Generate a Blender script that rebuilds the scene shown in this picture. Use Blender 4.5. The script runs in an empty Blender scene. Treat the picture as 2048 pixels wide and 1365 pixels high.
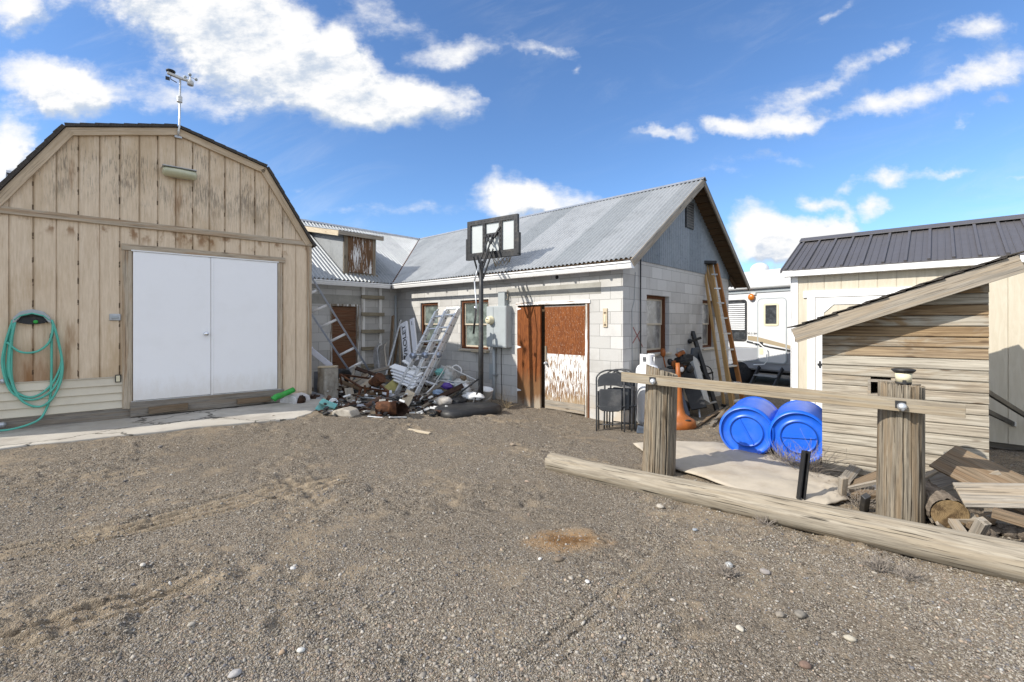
import bpy, bmesh, math, random
import numpy as np
from mathutils import Vector, Matrix, noise as mnoise
random.seed(7)
R = math.radians
C = bpy.context.scene.collection

# ---------------------------------------------------------------- camera, sun, exposure
CAMH = 1.6; FPX = 910.0; HX, HY = 1024.0, 648.0
cam_d = bpy.data.cameras.new("camera"); cam = bpy.data.objects.new("camera", cam_d); C.objects.link(cam)
cam.location = (0, 0, CAMH); cam.rotation_euler = (R(90), 0, 0)
cam_d.sensor_width = 36.0; cam_d.lens = FPX / 2048 * 36.0
cam_d.shift_y = (HY - 682.5) / 2048
cam_d.clip_start = 0.05; cam_d.clip_end = 3000
bpy.context.scene.camera = cam
SUN_PHI, SUN_EL = 23.5, 36.3          # direction the light travels (deg from +X towards +Y), elevation
sun_d = bpy.data.lights.new("sun", 'SUN'); sun = bpy.data.objects.new("sun", sun_d); C.objects.link(sun)
sun_d.energy = 4.1; sun_d.angle = R(0.5); sun_d.color = (1.0, 0.945, 0.86)
ldir = Vector((math.cos(R(SUN_PHI)) * math.cos(R(SUN_EL)), math.sin(R(SUN_PHI)) * math.cos(R(SUN_EL)), -math.sin(R(SUN_EL))))
sun.rotation_euler = ldir.to_track_quat('-Z', 'Y').to_euler()
vs = bpy.context.scene.view_settings
vs.view_transform = 'Standard'; vs.look = 'None'; vs.exposure = 0.5; vs.gamma = 1.0; vs.use_curve_mapping = False
bpy.context.scene.display_settings.display_device = 'sRGB'

# ---------------------------------------------------------------- node helper
def S(r, g, b):
    f = lambda c: (c / 255 / 12.92) if c / 255 <= 0.04045 else ((c / 255 + 0.055) / 1.055) ** 2.4
    return (f(r), f(g), f(b), 1)

class NT:
    def __init__(s, name, tree=None):
        if tree is None:
            s.m = bpy.data.materials.new(name); s.m.use_nodes = True; s.t = s.m.node_tree
            s.b = s.t.nodes["Principled BSDF"]
        else:
            s.t = tree
    def n(s, typ, **k):
        nd = s.t.nodes.new(typ)
        for a, v in k.items(): setattr(nd, a, v)
        return nd
    def put(s, inp, v):
        if hasattr(v, 'is_linked') or isinstance(v, bpy.types.NodeSocket): s.t.links.new(v, inp)
        else: inp.default_value = v
    def co(s, scale=(1, 1, 1), kind='Object', rand=0.0):
        tc = s.n('ShaderNodeTexCoord'); o = tc.outputs[kind]
        if rand:
            oi = s.n('ShaderNodeObjectInfo'); v = s.n('ShaderNodeVectorMath', operation='ADD')
            sc = s.math('MULTIPLY', oi.outputs['Random'], rand)
            s.t.links.new(o, v.inputs[0]); s.t.links.new(sc, v.inputs[1]); o = v.outputs[0]
        return s.scale(o, scale)
    def scale(s, v, scale, loc=(0, 0, 0)):
        mp = s.n('ShaderNodeMapping'); s.t.links.new(v, mp.inputs[0])
        mp.inputs['Scale'].default_value = scale; mp.inputs['Location'].default_value = loc
        return mp.outputs[0]
    def xyz(s, v):
        sp = s.n('ShaderNodeSeparateXYZ'); s.t.links.new(v, sp.inputs[0]); return sp.outputs
    def noise(s, v, scale=5, detail=4, rough=.55, dist=0, out='Fac'):
        nd = s.n('ShaderNodeTexNoise'); s.t.links.new(v, nd.inputs['Vector'])
        nd.inputs['Scale'].default_value = scale; nd.inputs['Detail'].default_value = detail
        nd.inputs['Roughness'].default_value = rough; nd.inputs['Distortion'].default_value = dist
        return nd.outputs[out]
    def vor(s, v, scale=5, feature='F1', out='Distance', rnd=1):
        nd = s.n('ShaderNodeTexVoronoi', feature=feature); s.t.links.new(v, nd.inputs['Vector'])
        nd.inputs['Scale'].default_value = scale; nd.inputs['Randomness'].default_value = rnd
        return nd.outputs[out]
    def white(s, v, dim='1D', out='Value'):
        nd = s.n('ShaderNodeTexWhiteNoise', noise_dimensions=dim)
        s.t.links.new(v, nd.inputs['W' if dim == '1D' else 'Vector']); return nd.outputs[out]
    def ramp(s, f, stops, interp='LINEAR'):
        nd = s.n('ShaderNodeValToRGB'); s.put(nd.inputs[0], f); cr = nd.color_ramp; cr.interpolation = interp
        while len(cr.elements) < len(stops): cr.elements.new(.5)
        for e, (p, c) in zip(cr.elements, stops):
            e.position = p; e.color = c if hasattr(c, '__len__') else (c, c, c, 1)
        return nd.outputs[0]
    def mix(s, f, a, b, mode='MIX'):
        nd = s.n('ShaderNodeMix', data_type='RGBA', blend_type=mode); nd.clamp_factor = True
        s.put(nd.inputs[0], f); s.put(nd.inputs[6], a); s.put(nd.inputs[7], b); return nd.outputs[2]
    def math(s, op, a, b=0.0, c=0.0, clamp=False):
        nd = s.n('ShaderNodeMath', operation=op); nd.use_clamp = clamp
        s.put(nd.inputs[0], a); s.put(nd.inputs[1], b); s.put(nd.inputs[2], c); return nd.outputs[0]
    def sstep(s, v, lo, hi):
        nd = s.n('ShaderNodeMapRange', interpolation_type='SMOOTHSTEP'); s.put(nd.inputs[0], v)
        nd.inputs[1].default_value = lo; nd.inputs[2].default_value = hi; return nd.outputs[0]
    def bump(s, h, strength=.3, dist=.01, prev=None):
        nd = s.n('ShaderNodeBump'); s.put(nd.inputs['Height'], h)
        nd.inputs['Strength'].default_value = strength; nd.inputs['Distance'].default_value = dist
        if prev is not None: s.t.links.new(prev, nd.inputs['Normal'])
        return nd.outputs[0]
    def out(s, col, rough=.7, metal=0.0, normal=None, spec=.35, **k):
        s.put(s.b.inputs['Base Color'], col); s.put(s.b.inputs['Roughness'], rough); s.put(s.b.inputs['Metallic'], metal)
        s.b.inputs['Specular IOR Level'].default_value = spec
        if normal is not None: s.t.links.new(normal, s.b.inputs['Normal'])
        for a, v in k.items(): s.put(s.b.inputs[a.replace('_', ' ')], v)
        return s.m

# ---------------------------------------------------------------- sky (Nishita + clouds placed by direction)
def make_world():
    w = bpy.data.worlds.new("World"); bpy.context.scene.world = w; w.use_nodes = True
    t = w.node_tree; t.nodes.clear(); s = NT('', t)
    sky = s.n('ShaderNodeTexSky', sky_type='NISHITA'); sky.sun_disc = False
    sky.sun_elevation = R(SUN_EL); sky.sun_rotation = R(270 - SUN_PHI)
    sky.altitude = 700; sky.air_density = 1.0; sky.dust_density = 0.6; sky.ozone_density = 2.2
    tc = s.n('ShaderNodeTexCoord'); d = tc.outputs['Generated']
    x, y, z = s.xyz(d)
    yy = s.math('MAXIMUM', y, 0.02)
    cb = s.n('ShaderNodeCombineXYZ'); s.t.links.new(s.math('DIVIDE', x, yy), cb.inputs[0]); s.t.links.new(s.math('DIVIDE', z, yy), cb.inputs[1])
    # clouds: centre, half axes (in units of 1/910 of the forward distance), tilt, weight
    CL = [(330, -30, 240, 80, -8, 1.0), (455, 55, 235, 100, -14, 1.2), (600, 130, 205, 92, -18, 1.2), (770, 188, 180, 55, -8, .95), (680, 95, 60, 50, -20, .6), (860, 190, 95, 34, 0, .55),
          (560, 215, 330, 40, -3, .5), (260, 165, 220, 45, -6, .45),
          (40, 15, 110, 55, 5, 1.1), (85, 165, 130, 62, -14, 1.1), (140, 195, 70, 50, -20, .7), (15, 290, 80, 75, -10, 1.0), (0, 350, 70, 60, 0, .6),
          (935, 105, 110, 30, 5, .75), (1090, 112, 70, 16, -8, .55), (1140, 142, 22, 10, 0, .5), (800, 45, 160, 50, -30, .3), (720, 20, 70, 40, -30, .4),
          (1010, 395, 75, 48, 0, 1.0), (1090, 402, 100, 36, -4, .95), (780, 425, 260, 22, 3, .3), (600, 375, 60, 25, 0, .2),
          (1515, 465, 75, 60, 0, 1.15), (1600, 485, 95, 52, 0, 1.05), (1650, 470, 60, 45, 0, .9), (1560, 520, 150, 30, 0, .55),
          (1640, 395, 46, 20, 5, .85), (1683, 415, 24, 30, 0, .7), (1752, 414, 50, 36, 0, 1.0), (1690, 362, 34, 18, 8, .55),
          (1786, 343, 62, 24, 4, .9), (1905, 336, 60, 14, 4, .7), (2040, 360, 50, 10, 0, .4), (2040, 425, 40, 14, 0, .5),
          (2005, 138, 110, 46, 14, .78), (1850, 190, 112, 38, 14, .82), (1740, 210, 60, 30, 0, .5), (1960, 60, 90, 34, 12, .75), (1985, 210, 30, 16, 0, .5), (1930, 238, 40, 14, 5, .4),
          (1550, 256, 85, 26, 8, .75), (1650, 240, 80, 20, 8, .45), (1445, 246, 46, 26, -8, .75), (1345, 272, 50, 18, -20, .6), (1290, 262, 50, 12, -3, .35), (1480, 250, 200, 30, 4, .35),
          (1710, 140, 100, 30, 30, .42), (1620, 195, 110, 24, 24, .38), (1560, 200, 130, 40, 10, .25), (1780, 105, 50, 16, 35, .45), (1660, 25, 50, 18, 40, .4), (1530, 320, 130, 16, 5, .3), (1450, 352, 110, 20, 0, .25)]
    g = bpy.data.node_groups.new("cloud_density", 'ShaderNodeTree')
    g.interface.new_socket("Vector", in_out='INPUT', socket_type='NodeSocketVector')
    g.interface.new_socket("Density", in_out='OUTPUT', socket_type='NodeSocketFloat')
    q = NT('', g); gi = q.n('NodeGroupInput'); go = q.n('NodeGroupOutput'); v0 = gi.outputs[0]
    warp = q.n('ShaderNodeVectorMath', operation='MULTIPLY_ADD')
    nz = q.noise(v0, 6.5, 5, .6, out='Color')
    sub = q.n('ShaderNodeVectorMath', operation='SUBTRACT'); q.t.links.new(nz, sub.inputs[0]); sub.inputs[1].default_value = (.5, .5, .5)
    q.t.links.new(sub.outputs[0], warp.inputs[0]); warp.inputs[1].default_value = (.20, .12, 0); q.t.links.new(v0, warp.inputs[2])
    acc = None
    for (cx, cy, rx, ry, a, wt) in CL:
        mp = q.n('ShaderNodeMapping', vector_type='TEXTURE'); q.t.links.new(warp.outputs[0], mp.inputs[0])
        mp.inputs['Location'].default_value = ((cx - HX) / FPX, (HY - cy) / FPX, 0)
        mp.inputs['Rotation'].default_value = (0, 0, R(a)); mp.inputs['Scale'].default_value = (rx * 1.28 / FPX, ry * 1.28 / FPX, 1)
        gr = q.n('ShaderNodeTexGradient', gradient_type='SPHERICAL'); q.t.links.new(mp.outputs[0], gr.inputs[0])
        acc = q.math('MULTIPLY', gr.outputs['Fac'], wt) if acc is None else q.math('MULTIPLY_ADD', gr.outputs['Fac'], wt, acc)
    fb = q.noise(q.scale(v0, (1, 1.5, 1)), 9, 9, .62)
    fb2 = q.noise(q.scale(v0, (1, 1.9, 1)), 30, 6, .65)
    acc = q.math('MINIMUM', acc, 1.0)
    dens = q.math('ADD', q.math('MULTIPLY', acc, 1.25), q.math('MULTIPLY', q.math('SUBTRACT', fb, .5), 1.25))
    dens = q.math('ADD', dens, q.math('MULTIPLY', q.math('SUBTRACT', fb2, .5), .62))
    dens = q.math('MULTIPLY', dens, q.sstep(acc, .02, .22))
    q.t.links.new(dens, go.inputs[0])
    def dgrp(v):
        nd = s.n('ShaderNodeGroup'); nd.node_tree = g; s.t.links.new(v, nd.inputs[0]); return nd.outputs[0]
    den = dgrp(cb.outputs[0])
    off = s.n('ShaderNodeVectorMath', operation='ADD'); s.t.links.new(cb.outputs[0], off.inputs[0]); off.inputs[1].default_value = (-.03, .045, 0)
    den2 = dgrp(off.outputs[0])
    cov = s.math('POWER', s.sstep(den, .08, 1.14), 1.1)
    # the rest of the sky, unseen: broken cloud added to raise the ambient light
    back = s.sstep(s.noise(s.scale(d, (1, 1, 2.2)), 2.6, 7, .6), .36, .62)
    bm = s.sstep(y, .42, .30)
    cov = s.math('MAXIMUM', cov, s.math('MULTIPLY', back, bm))
    rv = s.n('ShaderNodeVectorRotate', rotation_type='Z_AXIS'); s.t.links.new(cb.outputs[0], rv.inputs['Vector']); rv.inputs['Angle'].default_value = R(-18)
    wisp = s.noise(s.scale(rv.outputs[0], (1.6, 6.5, 1)), 1.6, 9, .66, .9); area = s.sstep(s.noise(cb.outputs[0], 1.3, 3, .5), .40, .62)
    thin = s.math('MULTIPLY', s.math('MULTIPLY', s.sstep(wisp, .46, .82), area), .24)
    cov = s.math('MAXIMUM', cov, s.math('MULTIPLY', thin, s.sstep(y, .3, .45)))
    cov = s.math('MULTIPLY', cov, s.sstep(z, -.01, .05))
    lit = s.sstep(s.math('SUBTRACT', den, den2), -.42, .16)
    ccol = s.mix(lit, (.60, .68, .80, 1), (1.0, 1.0, 1.0, 1))
    bs = s.n('ShaderNodeBackground'); s.t.links.new(sky.outputs[0], bs.inputs[0]); bs.inputs[1].default_value = 0.130
    tint = s.n('ShaderNodeMix', data_type='RGBA', blend_type='MULTIPLY'); tint.inputs[0].default_value = 1
    s.t.links.new(sky.outputs[0], tint.inputs[6]); tint.inputs[7].default_value = (.74, .94, 1.15, 1); s.t.links.new(tint.outputs[2], bs.inputs[0])
    bc = s.n('ShaderNodeBackground'); s.t.links.new(ccol, bc.inputs[0]); s.t.links.new(s.math('MULTIPLY_ADD', bm, .45, .72), bc.inputs[1])   # unseen clouds brightened to lift the ambient light
    mx = s.n('ShaderNodeMixShader'); s.t.links.new(cov, mx.inputs[0]); s.t.links.new(bs.outputs[0], mx.inputs[1]); s.t.links.new(bc.outputs[0], mx.inputs[2])
    ow = s.n('ShaderNodeOutputWorld'); s.t.links.new(mx.outputs[0], ow.inputs[0])
make_world()

# ---------------------------------------------------------------- mesh helpers
def frame_of(p, q, up=(0, 0, 1)):
    p, q = Vector(p), Vector(q); x = (q - p).normalized(); u = Vector(up)
    if abs(x.dot(u)) > .98: u = Vector((0, 1, 0)) if abs(x.y) < .9 else Vector((1, 0, 0))
    y = u.cross(x).normalized(); z = x.cross(y).normalized()
    return x, y, z

class MB:
    def __init__(s): s.v = []; s.f = []; s.sm = []; s.mi = {}
    def paint(s, other, i):
        """take in another builder's faces under material slot i"""
        n = len(s.f); s.add(other.v, other.f); s.sm[n:] = other.sm
        for k in range(n, len(s.f)): s.mi[k] = i
        return s
    def add(s, vs, fs, smooth=False, M=None):
        b = len(s.v)
        s.v += [tuple(M @ Vector(p)) if M is not None else tuple(p) for p in vs]
        s.f += [tuple(i + b for i in f) for f in fs]; s.sm += [smooth] * len(fs); return s
    def box(s, x0, x1, y0, y1, z0, z1, M=None):
        v = [(x, y, z) for x in (x0, x1) for y in (y0, y1) for z in (z0, z1)]
        return s.add(v, [(0, 1, 3, 2), (4, 6, 7, 5), (0, 4, 5, 1), (2, 3, 7, 6), (0, 2, 6, 4), (1, 5, 7, 3)], M=M)
    def beam(s, p, q, w, h, up=(0, 0, 1)):
        p, q = Vector(p), Vector(q); x, y, z = frame_of(p, q, up)
        v = [a + y * i * w / 2 + z * j * h / 2 for a in (p, q) for i in (-1, 1) for j in (-1, 1)]
        return s.add(v, [(0, 1, 3, 2), (4, 6, 7, 5), (0, 4, 5, 1), (2, 3, 7, 6), (0, 2, 6, 4), (1, 5, 7, 3)])
    def tube(s, pts, r, n=8, closed=False, caps=True):
        pts = [Vector(p) for p in pts]; N = len(pts); rr = r if hasattr(r, '__len__') else [r] * N
        vs = []; prev = None
        for i, p in enumerate(pts):
            a = pts[(i - 1) % N] if (closed or i > 0) else p; b = pts[(i + 1) % N] if (closed or i < N - 1) else p
            t = (b - a).normalized()
            if prev is None:
                u = Vector((0, 0, 1)) if abs(t.z) < .9 else Vector((1, 0, 0)); y = u.cross(t).normalized()
            else: y = (prev - t * prev.dot(t)).normalized()
            prev = y; z = t.cross(y)
            vs += [p + (y * math.cos(2 * math.pi * k / n) + z * math.sin(2 * math.pi * k / n)) * rr[i] for k in range(n)]
        fs = []
        for i in range(N if closed else N - 1):
            j = (i + 1) % N
            fs += [(i * n + k, i * n + (k + 1) % n, j * n + (k + 1) % n, j * n + k) for k in range(n)]
        s.add(vs, fs, True)
        if caps and not closed:
            b = len(s.v) - N * n; s.f += [tuple(b + k for k in range(n))[::-1], tuple(b + (N - 1) * n + k for k in range(n))]; s.sm += [False, False]
        return s
    def lathe(s, prof, n=24, M=None, smooth=True, rfun=None, caps=True):
        vs = []; fs = []
        for i, (r, z) in enumerate(prof):
            for k in range(n):
                a = 2 * math.pi * k / n; q = r * (rfun(a, z, i) if rfun else 1); vs.append((q * math.cos(a), q * math.sin(a), z))
        for i in range(len(prof) - 1):
            fs += [(i * n + k, i * n + (k + 1) % n, (i + 1) * n + (k + 1) % n, (i + 1) * n + k) for k in range(n)]
        s.add(vs, fs, smooth, M)
        b = len(s.v) - len(vs)
        if caps and prof[0][0] > 1e-5: s.f.append(tuple(b + k for k in range(n))[::-1]); s.sm.append(False)
        if caps and prof[-1][0] > 1e-5: s.f.append(tuple(b + (len(prof) - 1) * n + k for k in range(n))); s.sm.append(False)
        return s
    def prism(s, poly, d0, d1, ax='y', M=None):
        def pt(a, b, d): return (a, d, b) if ax == 'y' else ((d, a, b) if ax == 'x' else (a, b, d))
        n = len(poly); v = [pt(a, b, d0) for a, b in poly] + [pt(a, b, d1) for a, b in poly]
        f = [tuple(range(n))[::-1], tuple(range(n, 2 * n))] + [(i, (i + 1) % n, n + (i + 1) % n, n + i) for i in range(n)]
        return s.add(v, f, M=M)
    def blob(s, c, rad, n=14, m=9, amp=.12, freq=2.0, seed=0, smooth=True, M=None):
        vs = []; fs = []
        for i in range(m + 1):
            th = math.pi * i / m
            for k in range(n):
                a = 2 * math.pi * k / n; d = Vector((math.sin(th) * math.cos(a), math.sin(th) * math.sin(a), math.cos(th)))
                q = 1 + amp * mnoise.noise(d * freq + Vector((seed * 7.3, seed * 3.1, seed)))
                vs.append((c[0] + d.x * rad[0] * q, c[1] + d.y * rad[1] * q, c[2] + d.z * rad[2] * q))
        for i in range(m): fs += [(i * n + k, i * n + (k + 1) % n, (i + 1) * n + (k + 1) % n, (i + 1) * n + k) for k in range(n)]
        return s.add(vs, fs, smooth, M)
    def build(s, name, mat, parent=None, bevel=0, M=None, label=None, cat=None, group=None, kind=None, solid=0):
        me = bpy.data.meshes.new(name); me.from_pydata(s.v, [], s.f); me.update()
        me.polygons.foreach_set("use_smooth", s.sm); 
        bm = bmesh.new(); bm.from_mesh(me); bmesh.ops.recalc_face_normals(bm, faces=bm.faces); bm.to_mesh(me); bm.free()
        for mt in (mat if isinstance(mat, (list, tuple)) else [mat]): me.materials.append(mt)
        for k, i in s.mi.items(): me.polygons[k].material_index = i
        o = bpy.data.objects.new(name, me); C.objects.link(o)
        if parent is not None: o.parent = parent
        if M is not None: o.matrix_local = M
        if solid:
            md = o.modifiers.new("Solidify", 'SOLIDIFY'); md.thickness = solid; md.offset = 0
        if bevel:
            md = o.modifiers.new("Bevel", 'BEVEL'); md.width = bevel; md.segments = 2; md.limit_method = 'ANGLE'; md.angle_limit = R(50)
        return tag(o, label, cat, group, kind)

def tag(o, label=None, cat=None, group=None, kind=None):
    if label: o['label'] = label
    if cat: o['category'] = cat
    if group: o['group'] = group
    if kind: o['kind'] = kind
    return o

def thing(name, label, cat, loc=(0, 0, 0), rotz=0, group=None, M=None):
    o = bpy.data.objects.new(name, None); C.objects.link(o); o.empty_display_size = .1
    if M is not None: o.matrix_world = M
    else: o.location = loc; o.rotation_euler = (0, 0, rotz)
    return tag(o, label, cat, group)

def plank_M(p, q, up=(0, 0, 1)):
    x, y, z = frame_of(p, q, up); p = Vector(p)
    return Matrix(((x.x, y.x, z.x, p.x), (x.y, y.y, z.y, p.y), (x.z, y.z, z.z, p.z), (0, 0, 0, 1)))
def plank(name, p, q, w, h, mat, parent=None, up=(0, 0, 1), bevel=.003, rough=0.0, **k):
    """a board from p to q, grain along its own X; w across, h along up"""
    L = (Vector(q) - Vector(p)).length; n = max(2, int(L / .12)) if rough else 2; m = MB(); vs = []
    for i in range(n):
        x = L * i / (n - 1)
        for (a, b) in ((-1, -1), (1, -1), (1, 1), (-1, 1)):
            j = Vector((0, a * w / 2, b * h / 2))
            if rough: j += mnoise.noise_vector(Vector((x * 3 + a * 5, b * 7, L * 9))) * rough
            vs.append((x, j.y, j.z))
    fs = [(0, 3, 2, 1), tuple((n - 1) * 4 + i for i in range(4))]
    for i in range(n - 1): fs += [(i * 4 + c, i * 4 + (c + 1) % 4, (i + 1) * 4 + (c + 1) % 4, (i + 1) * 4 + c) for c in range(4)]
    m.add(vs, fs)
    return m.build(name, mat, parent, bevel=bevel, M=plank_M(p, q, up), **k)

def link_copy(o, parent=None):
    c = o.copy(); C.objects.link(c)
    if parent is not None: c.parent = parent
    for ch in list(o.children): link_copy(ch, c)
    return c

class Fr:
    """an upright local frame; q() gives the local point where the view ray through a photo pixel meets one of its planes"""
    def __init__(s, x, y, z, deg):
        s.M = Matrix.Translation((x, y, z)) @ Matrix.Rotation(R(deg), 4, 'Z'); s.I = s.M.inverted()
        s.c = s.I @ Vector((0, 0, CAMH))
    def ray(s, px, py): return s.I.to_3x3() @ Vector(((px - HX) / FPX, 1, (HY - py) / FPX))
    def q(s, px, py, ax=1, val=0.0):
        d = s.ray(px, py); k = (val - s.c[ax]) / d[ax]; return s.c + d * k
    def w(s, x, y, z): return s.M @ Vector((x, y, z))

def P(px, py, Z): return Vector(((px - HX) / FPX * Z, Z, CAMH + (HY - py) / FPX * Z))

# ---------------------------------------------------------------- ground height
EDGE = [(0, 897), (100, 888), (200, 879), (300, 869), (400, 857), (500, 847), (580, 839), (622, 830)]
EDGE = [((a - 1024) / 910 * (910 * 1.30 / (b - 648)), 910 * 1.30 / (b - 648), .302) for a, b in EDGE]
CTRL = EDGE + [(-6.2, 5.3, .27), (-5.0, 5.6, .26), (-4.0, 6.4, .27), (-3.2, 7.2, .26), (-2.6, 8.0, .20), (-2.2, 8.9, .16), (-2.0, 9.8, .14), (-3.0, 10.8, .14), (-1.0, 9.0, .10), (-1.0, 7.2, .13), (0.0, 9.0, .06), (.5, 8.4, .04), (1.3, 7.5, -.01), (1.78, 7.1, -.03),
        (2.6, 8.0, -.03), (4.2, 9.6, -.03), (5.5, 11, -.08), (7, 12, -.17), (5.5, 9, -.05), (3.0, 6.0, .05), (4.2, 6.9, .04), (2.5, 5.0, .09), (3.2, 4.4, .10), (4.3, 3.7, .10), (2.0, 4.6, .10), (3.0, 3.3, .11),
        (.4, 4.8, .11), (1.5, 3.4, .12), (0, 3, .12), (0, 1, .10), (-3, 3, .15), (-6, 3, .2), (-9, 5, .28), (-3, 1, .12), (3, 1, .12), (-1, 5, .13), (-3, 5, .18), (6, 3.5, .08), (8, 3, .06), (5.8, 5.2, .08),
        (-12, 12, .2), (0, 14, .1), (10, 15, -.2), (14, 6, 0), (-14, 0, .2), (0, -6, .1), (12, -4, 0)]
_cx = np.array([c[0] for c in CTRL]); _cy = np.array([c[1] for c in CTRL]); _cz = np.array([c[2] for c in CTRL])
def base_z(x, y):
    x = np.asarray(x, float); y = np.asarray(y, float); sh = x.shape; x = x.ravel(); y = y.ravel()
    num = np.zeros_like(x); den = np.zeros_like(x)
    for a, b, c in zip(_cx, _cy, _cz):
        w = 1.0 / ((x - a) ** 2 + (y - b) ** 2 + .12) ** 1.8; num += w * c; den += w
    return (num / den).reshape(sh)
def _hash(ix, iy, s):
    h = (ix.astype(np.int64) * 374761393 + iy.astype(np.int64) * 668265263 + s * 974634777) & 0xffffffff
    h = ((h ^ (h >> 13)) * 1274126177) & 0xffffffff; h = h ^ (h >> 16); return h / 4294967295.0
def vnoise(x, y, s=0):
    ix = np.floor(x); iy = np.floor(y); fx = x - ix; fy = y - iy; fx = fx * fx * (3 - 2 * fx); fy = fy * fy * (3 - 2 * fy)
    a = _hash(ix, iy, s); b = _hash(ix + 1, iy, s); c = _hash(ix, iy + 1, s); d = _hash(ix + 1, iy + 1, s)
    return (a * (1 - fx) + b * fx) * (1 - fy) + (c * (1 - fx) + d * fx) * fy
def fbm(x, y, s=0, o=4):
    t = 0; a = .5
    for i in range(o): t = t + a * vnoise(x * 2 ** i, y * 2 ** i, s + i); a *= .5
    return t
def G(px, py):
    z = .1
    for _ in range(12):
        Z = FPX * (CAMH - z) / (py - HY); X = (px - HX) / FPX * Z; z = float(base_z(np.array([X]), np.array([Z]))[0])
    return Vector((X, Z, z))
def gz(x, y): return float(base_z(np.array([x]), np.array([y]))[0])
TRACKS = [((250, 1062), (690, 960), .34, 4.4, 1.0, 0), ((-120, 1128), (300, 1050), .36, 4, .55, 5), ((0, 1290), (470, 1135), .30, 3.5, .9, 1), ((1120, 1290), (1340, 1105), .18, 3, .28, 2), ((-200, 1010), (300, 940), .3, 4, .3, 3)]
TR = [(G(*a), G(*b), w, n, k, s) for a, b, w, n, k, s in TRACKS]
STAIN = G(1135, 1085)
def track_mask(x, y):
    t = np.zeros_like(x)
    for a, b, w, n, k, s in TR:
        d = (b - a).to_2d(); L = d.length; d = d / L
        u = (x - a.x) * d.x + (y - a.y) * d.y; v = -(x - a.x) * d.y + (y - a.y) * d.x + (fbm(u * .8, u * 0, 60 + s, 2) - .4) * .12
        msk = np.exp(-(v / (w * .62)) ** 4) * np.clip((u + .6) / .5, 0, 1) * np.clip((L + .5 - u) / .8, 0, 1)
        t = np.maximum(t, (.45 + .55 * k) * msk * (.45 + .75 * vnoise(u * 1.4, v * 5, 90 + s)) * (.75 + .25 * np.cos(2 * np.pi * v * n / w / 1.2 - 2.1)))
    return t
def ground_z(x, y, fine=True):
    z = base_z(x, y)
    z = z + (fbm(x * .9, y * .9, 3, 4) - .47) * .05 + (fbm(x * 5, y * 5, 11, 3) - .44) * .028
    rip = np.clip((fbm(x * 1.3, y * 1.3, 41, 2) - .36) * 6, 0, 1)
    z = z + rip * (fbm(x * 9 + 3, y * 13, 17, 3) - .44) * .085
    for a, b, w, n, k, s in TR:
        d = (b - a).to_2d(); L = d.length; d = d / L
        u = (x - a.x) * d.x + (y - a.y) * d.y; v = -(x - a.x) * d.y + (y - a.y) * d.x + (fbm(u * .8, u * 0, 60 + s, 2) - .4) * .12
        msk = np.exp(-(v / (w * .55)) ** 4) * np.clip((u + .6) / .5, 0, 1) * np.clip((L + .3 - u) / .6, 0, 1) * (.35 + .95 * vnoise(u * 2.2, v * 6, 70 + s))
        z = z - msk * k * (.008 + .042 * np.clip((np.cos(2 * np.pi * v * n / w / 1.2 + 1.0) - .25) * 2.6, 0, 1) * (.25 + .95 * vnoise(u * 5, v * 9, 77)) - .030 * np.clip(np.cos(2 * np.pi * v * n / w / 1.2 - 1.6), 0, 1) * (vnoise(u * 26, v * 9, 83) - .4) - .012 * (vnoise(u * 11, v * 14, 80) - .5))
        z = z + k * .020 * np.exp(-((np.abs(v) - w * .66) / .05) ** 2) * np.clip((L - u) / .6, 0, 1) * np.clip((u + .6) / .5, 0, 1)
    z = z + .02 * np.exp(-(((x - STAIN.x) / .3) ** 2 + ((y - STAIN.y) / .22) ** 2))
    return z
# ---------------------------------------------------------------- materials
def m_plain(name, col, rough=.6, metal=0.0, var=.12, bump=.05, sc=14, spec=.4, dirt=None, dirt_amt=.35):
    s = NT(name); v = s.co(rand=9)
    n = s.noise(v, sc, 5, .6); c = s.mix(s.math('MULTIPLY', s.sstep(n, .35, .7), var * 2.2), col, tuple(x * .55 for x in col[:3]) + (1,))
    if dirt is not None:
        d = s.sstep(s.noise(v, sc * .35, 7, .68), .5, .68); c = s.mix(s.math('MULTIPLY', d, dirt_amt), c, dirt)
    return s.out(c, s.math('ADD', rough, s.math('MULTIPLY', s.math('SUBTRACT', n, .5), .25)), metal, s.bump(n, bump, .01), spec)

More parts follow.
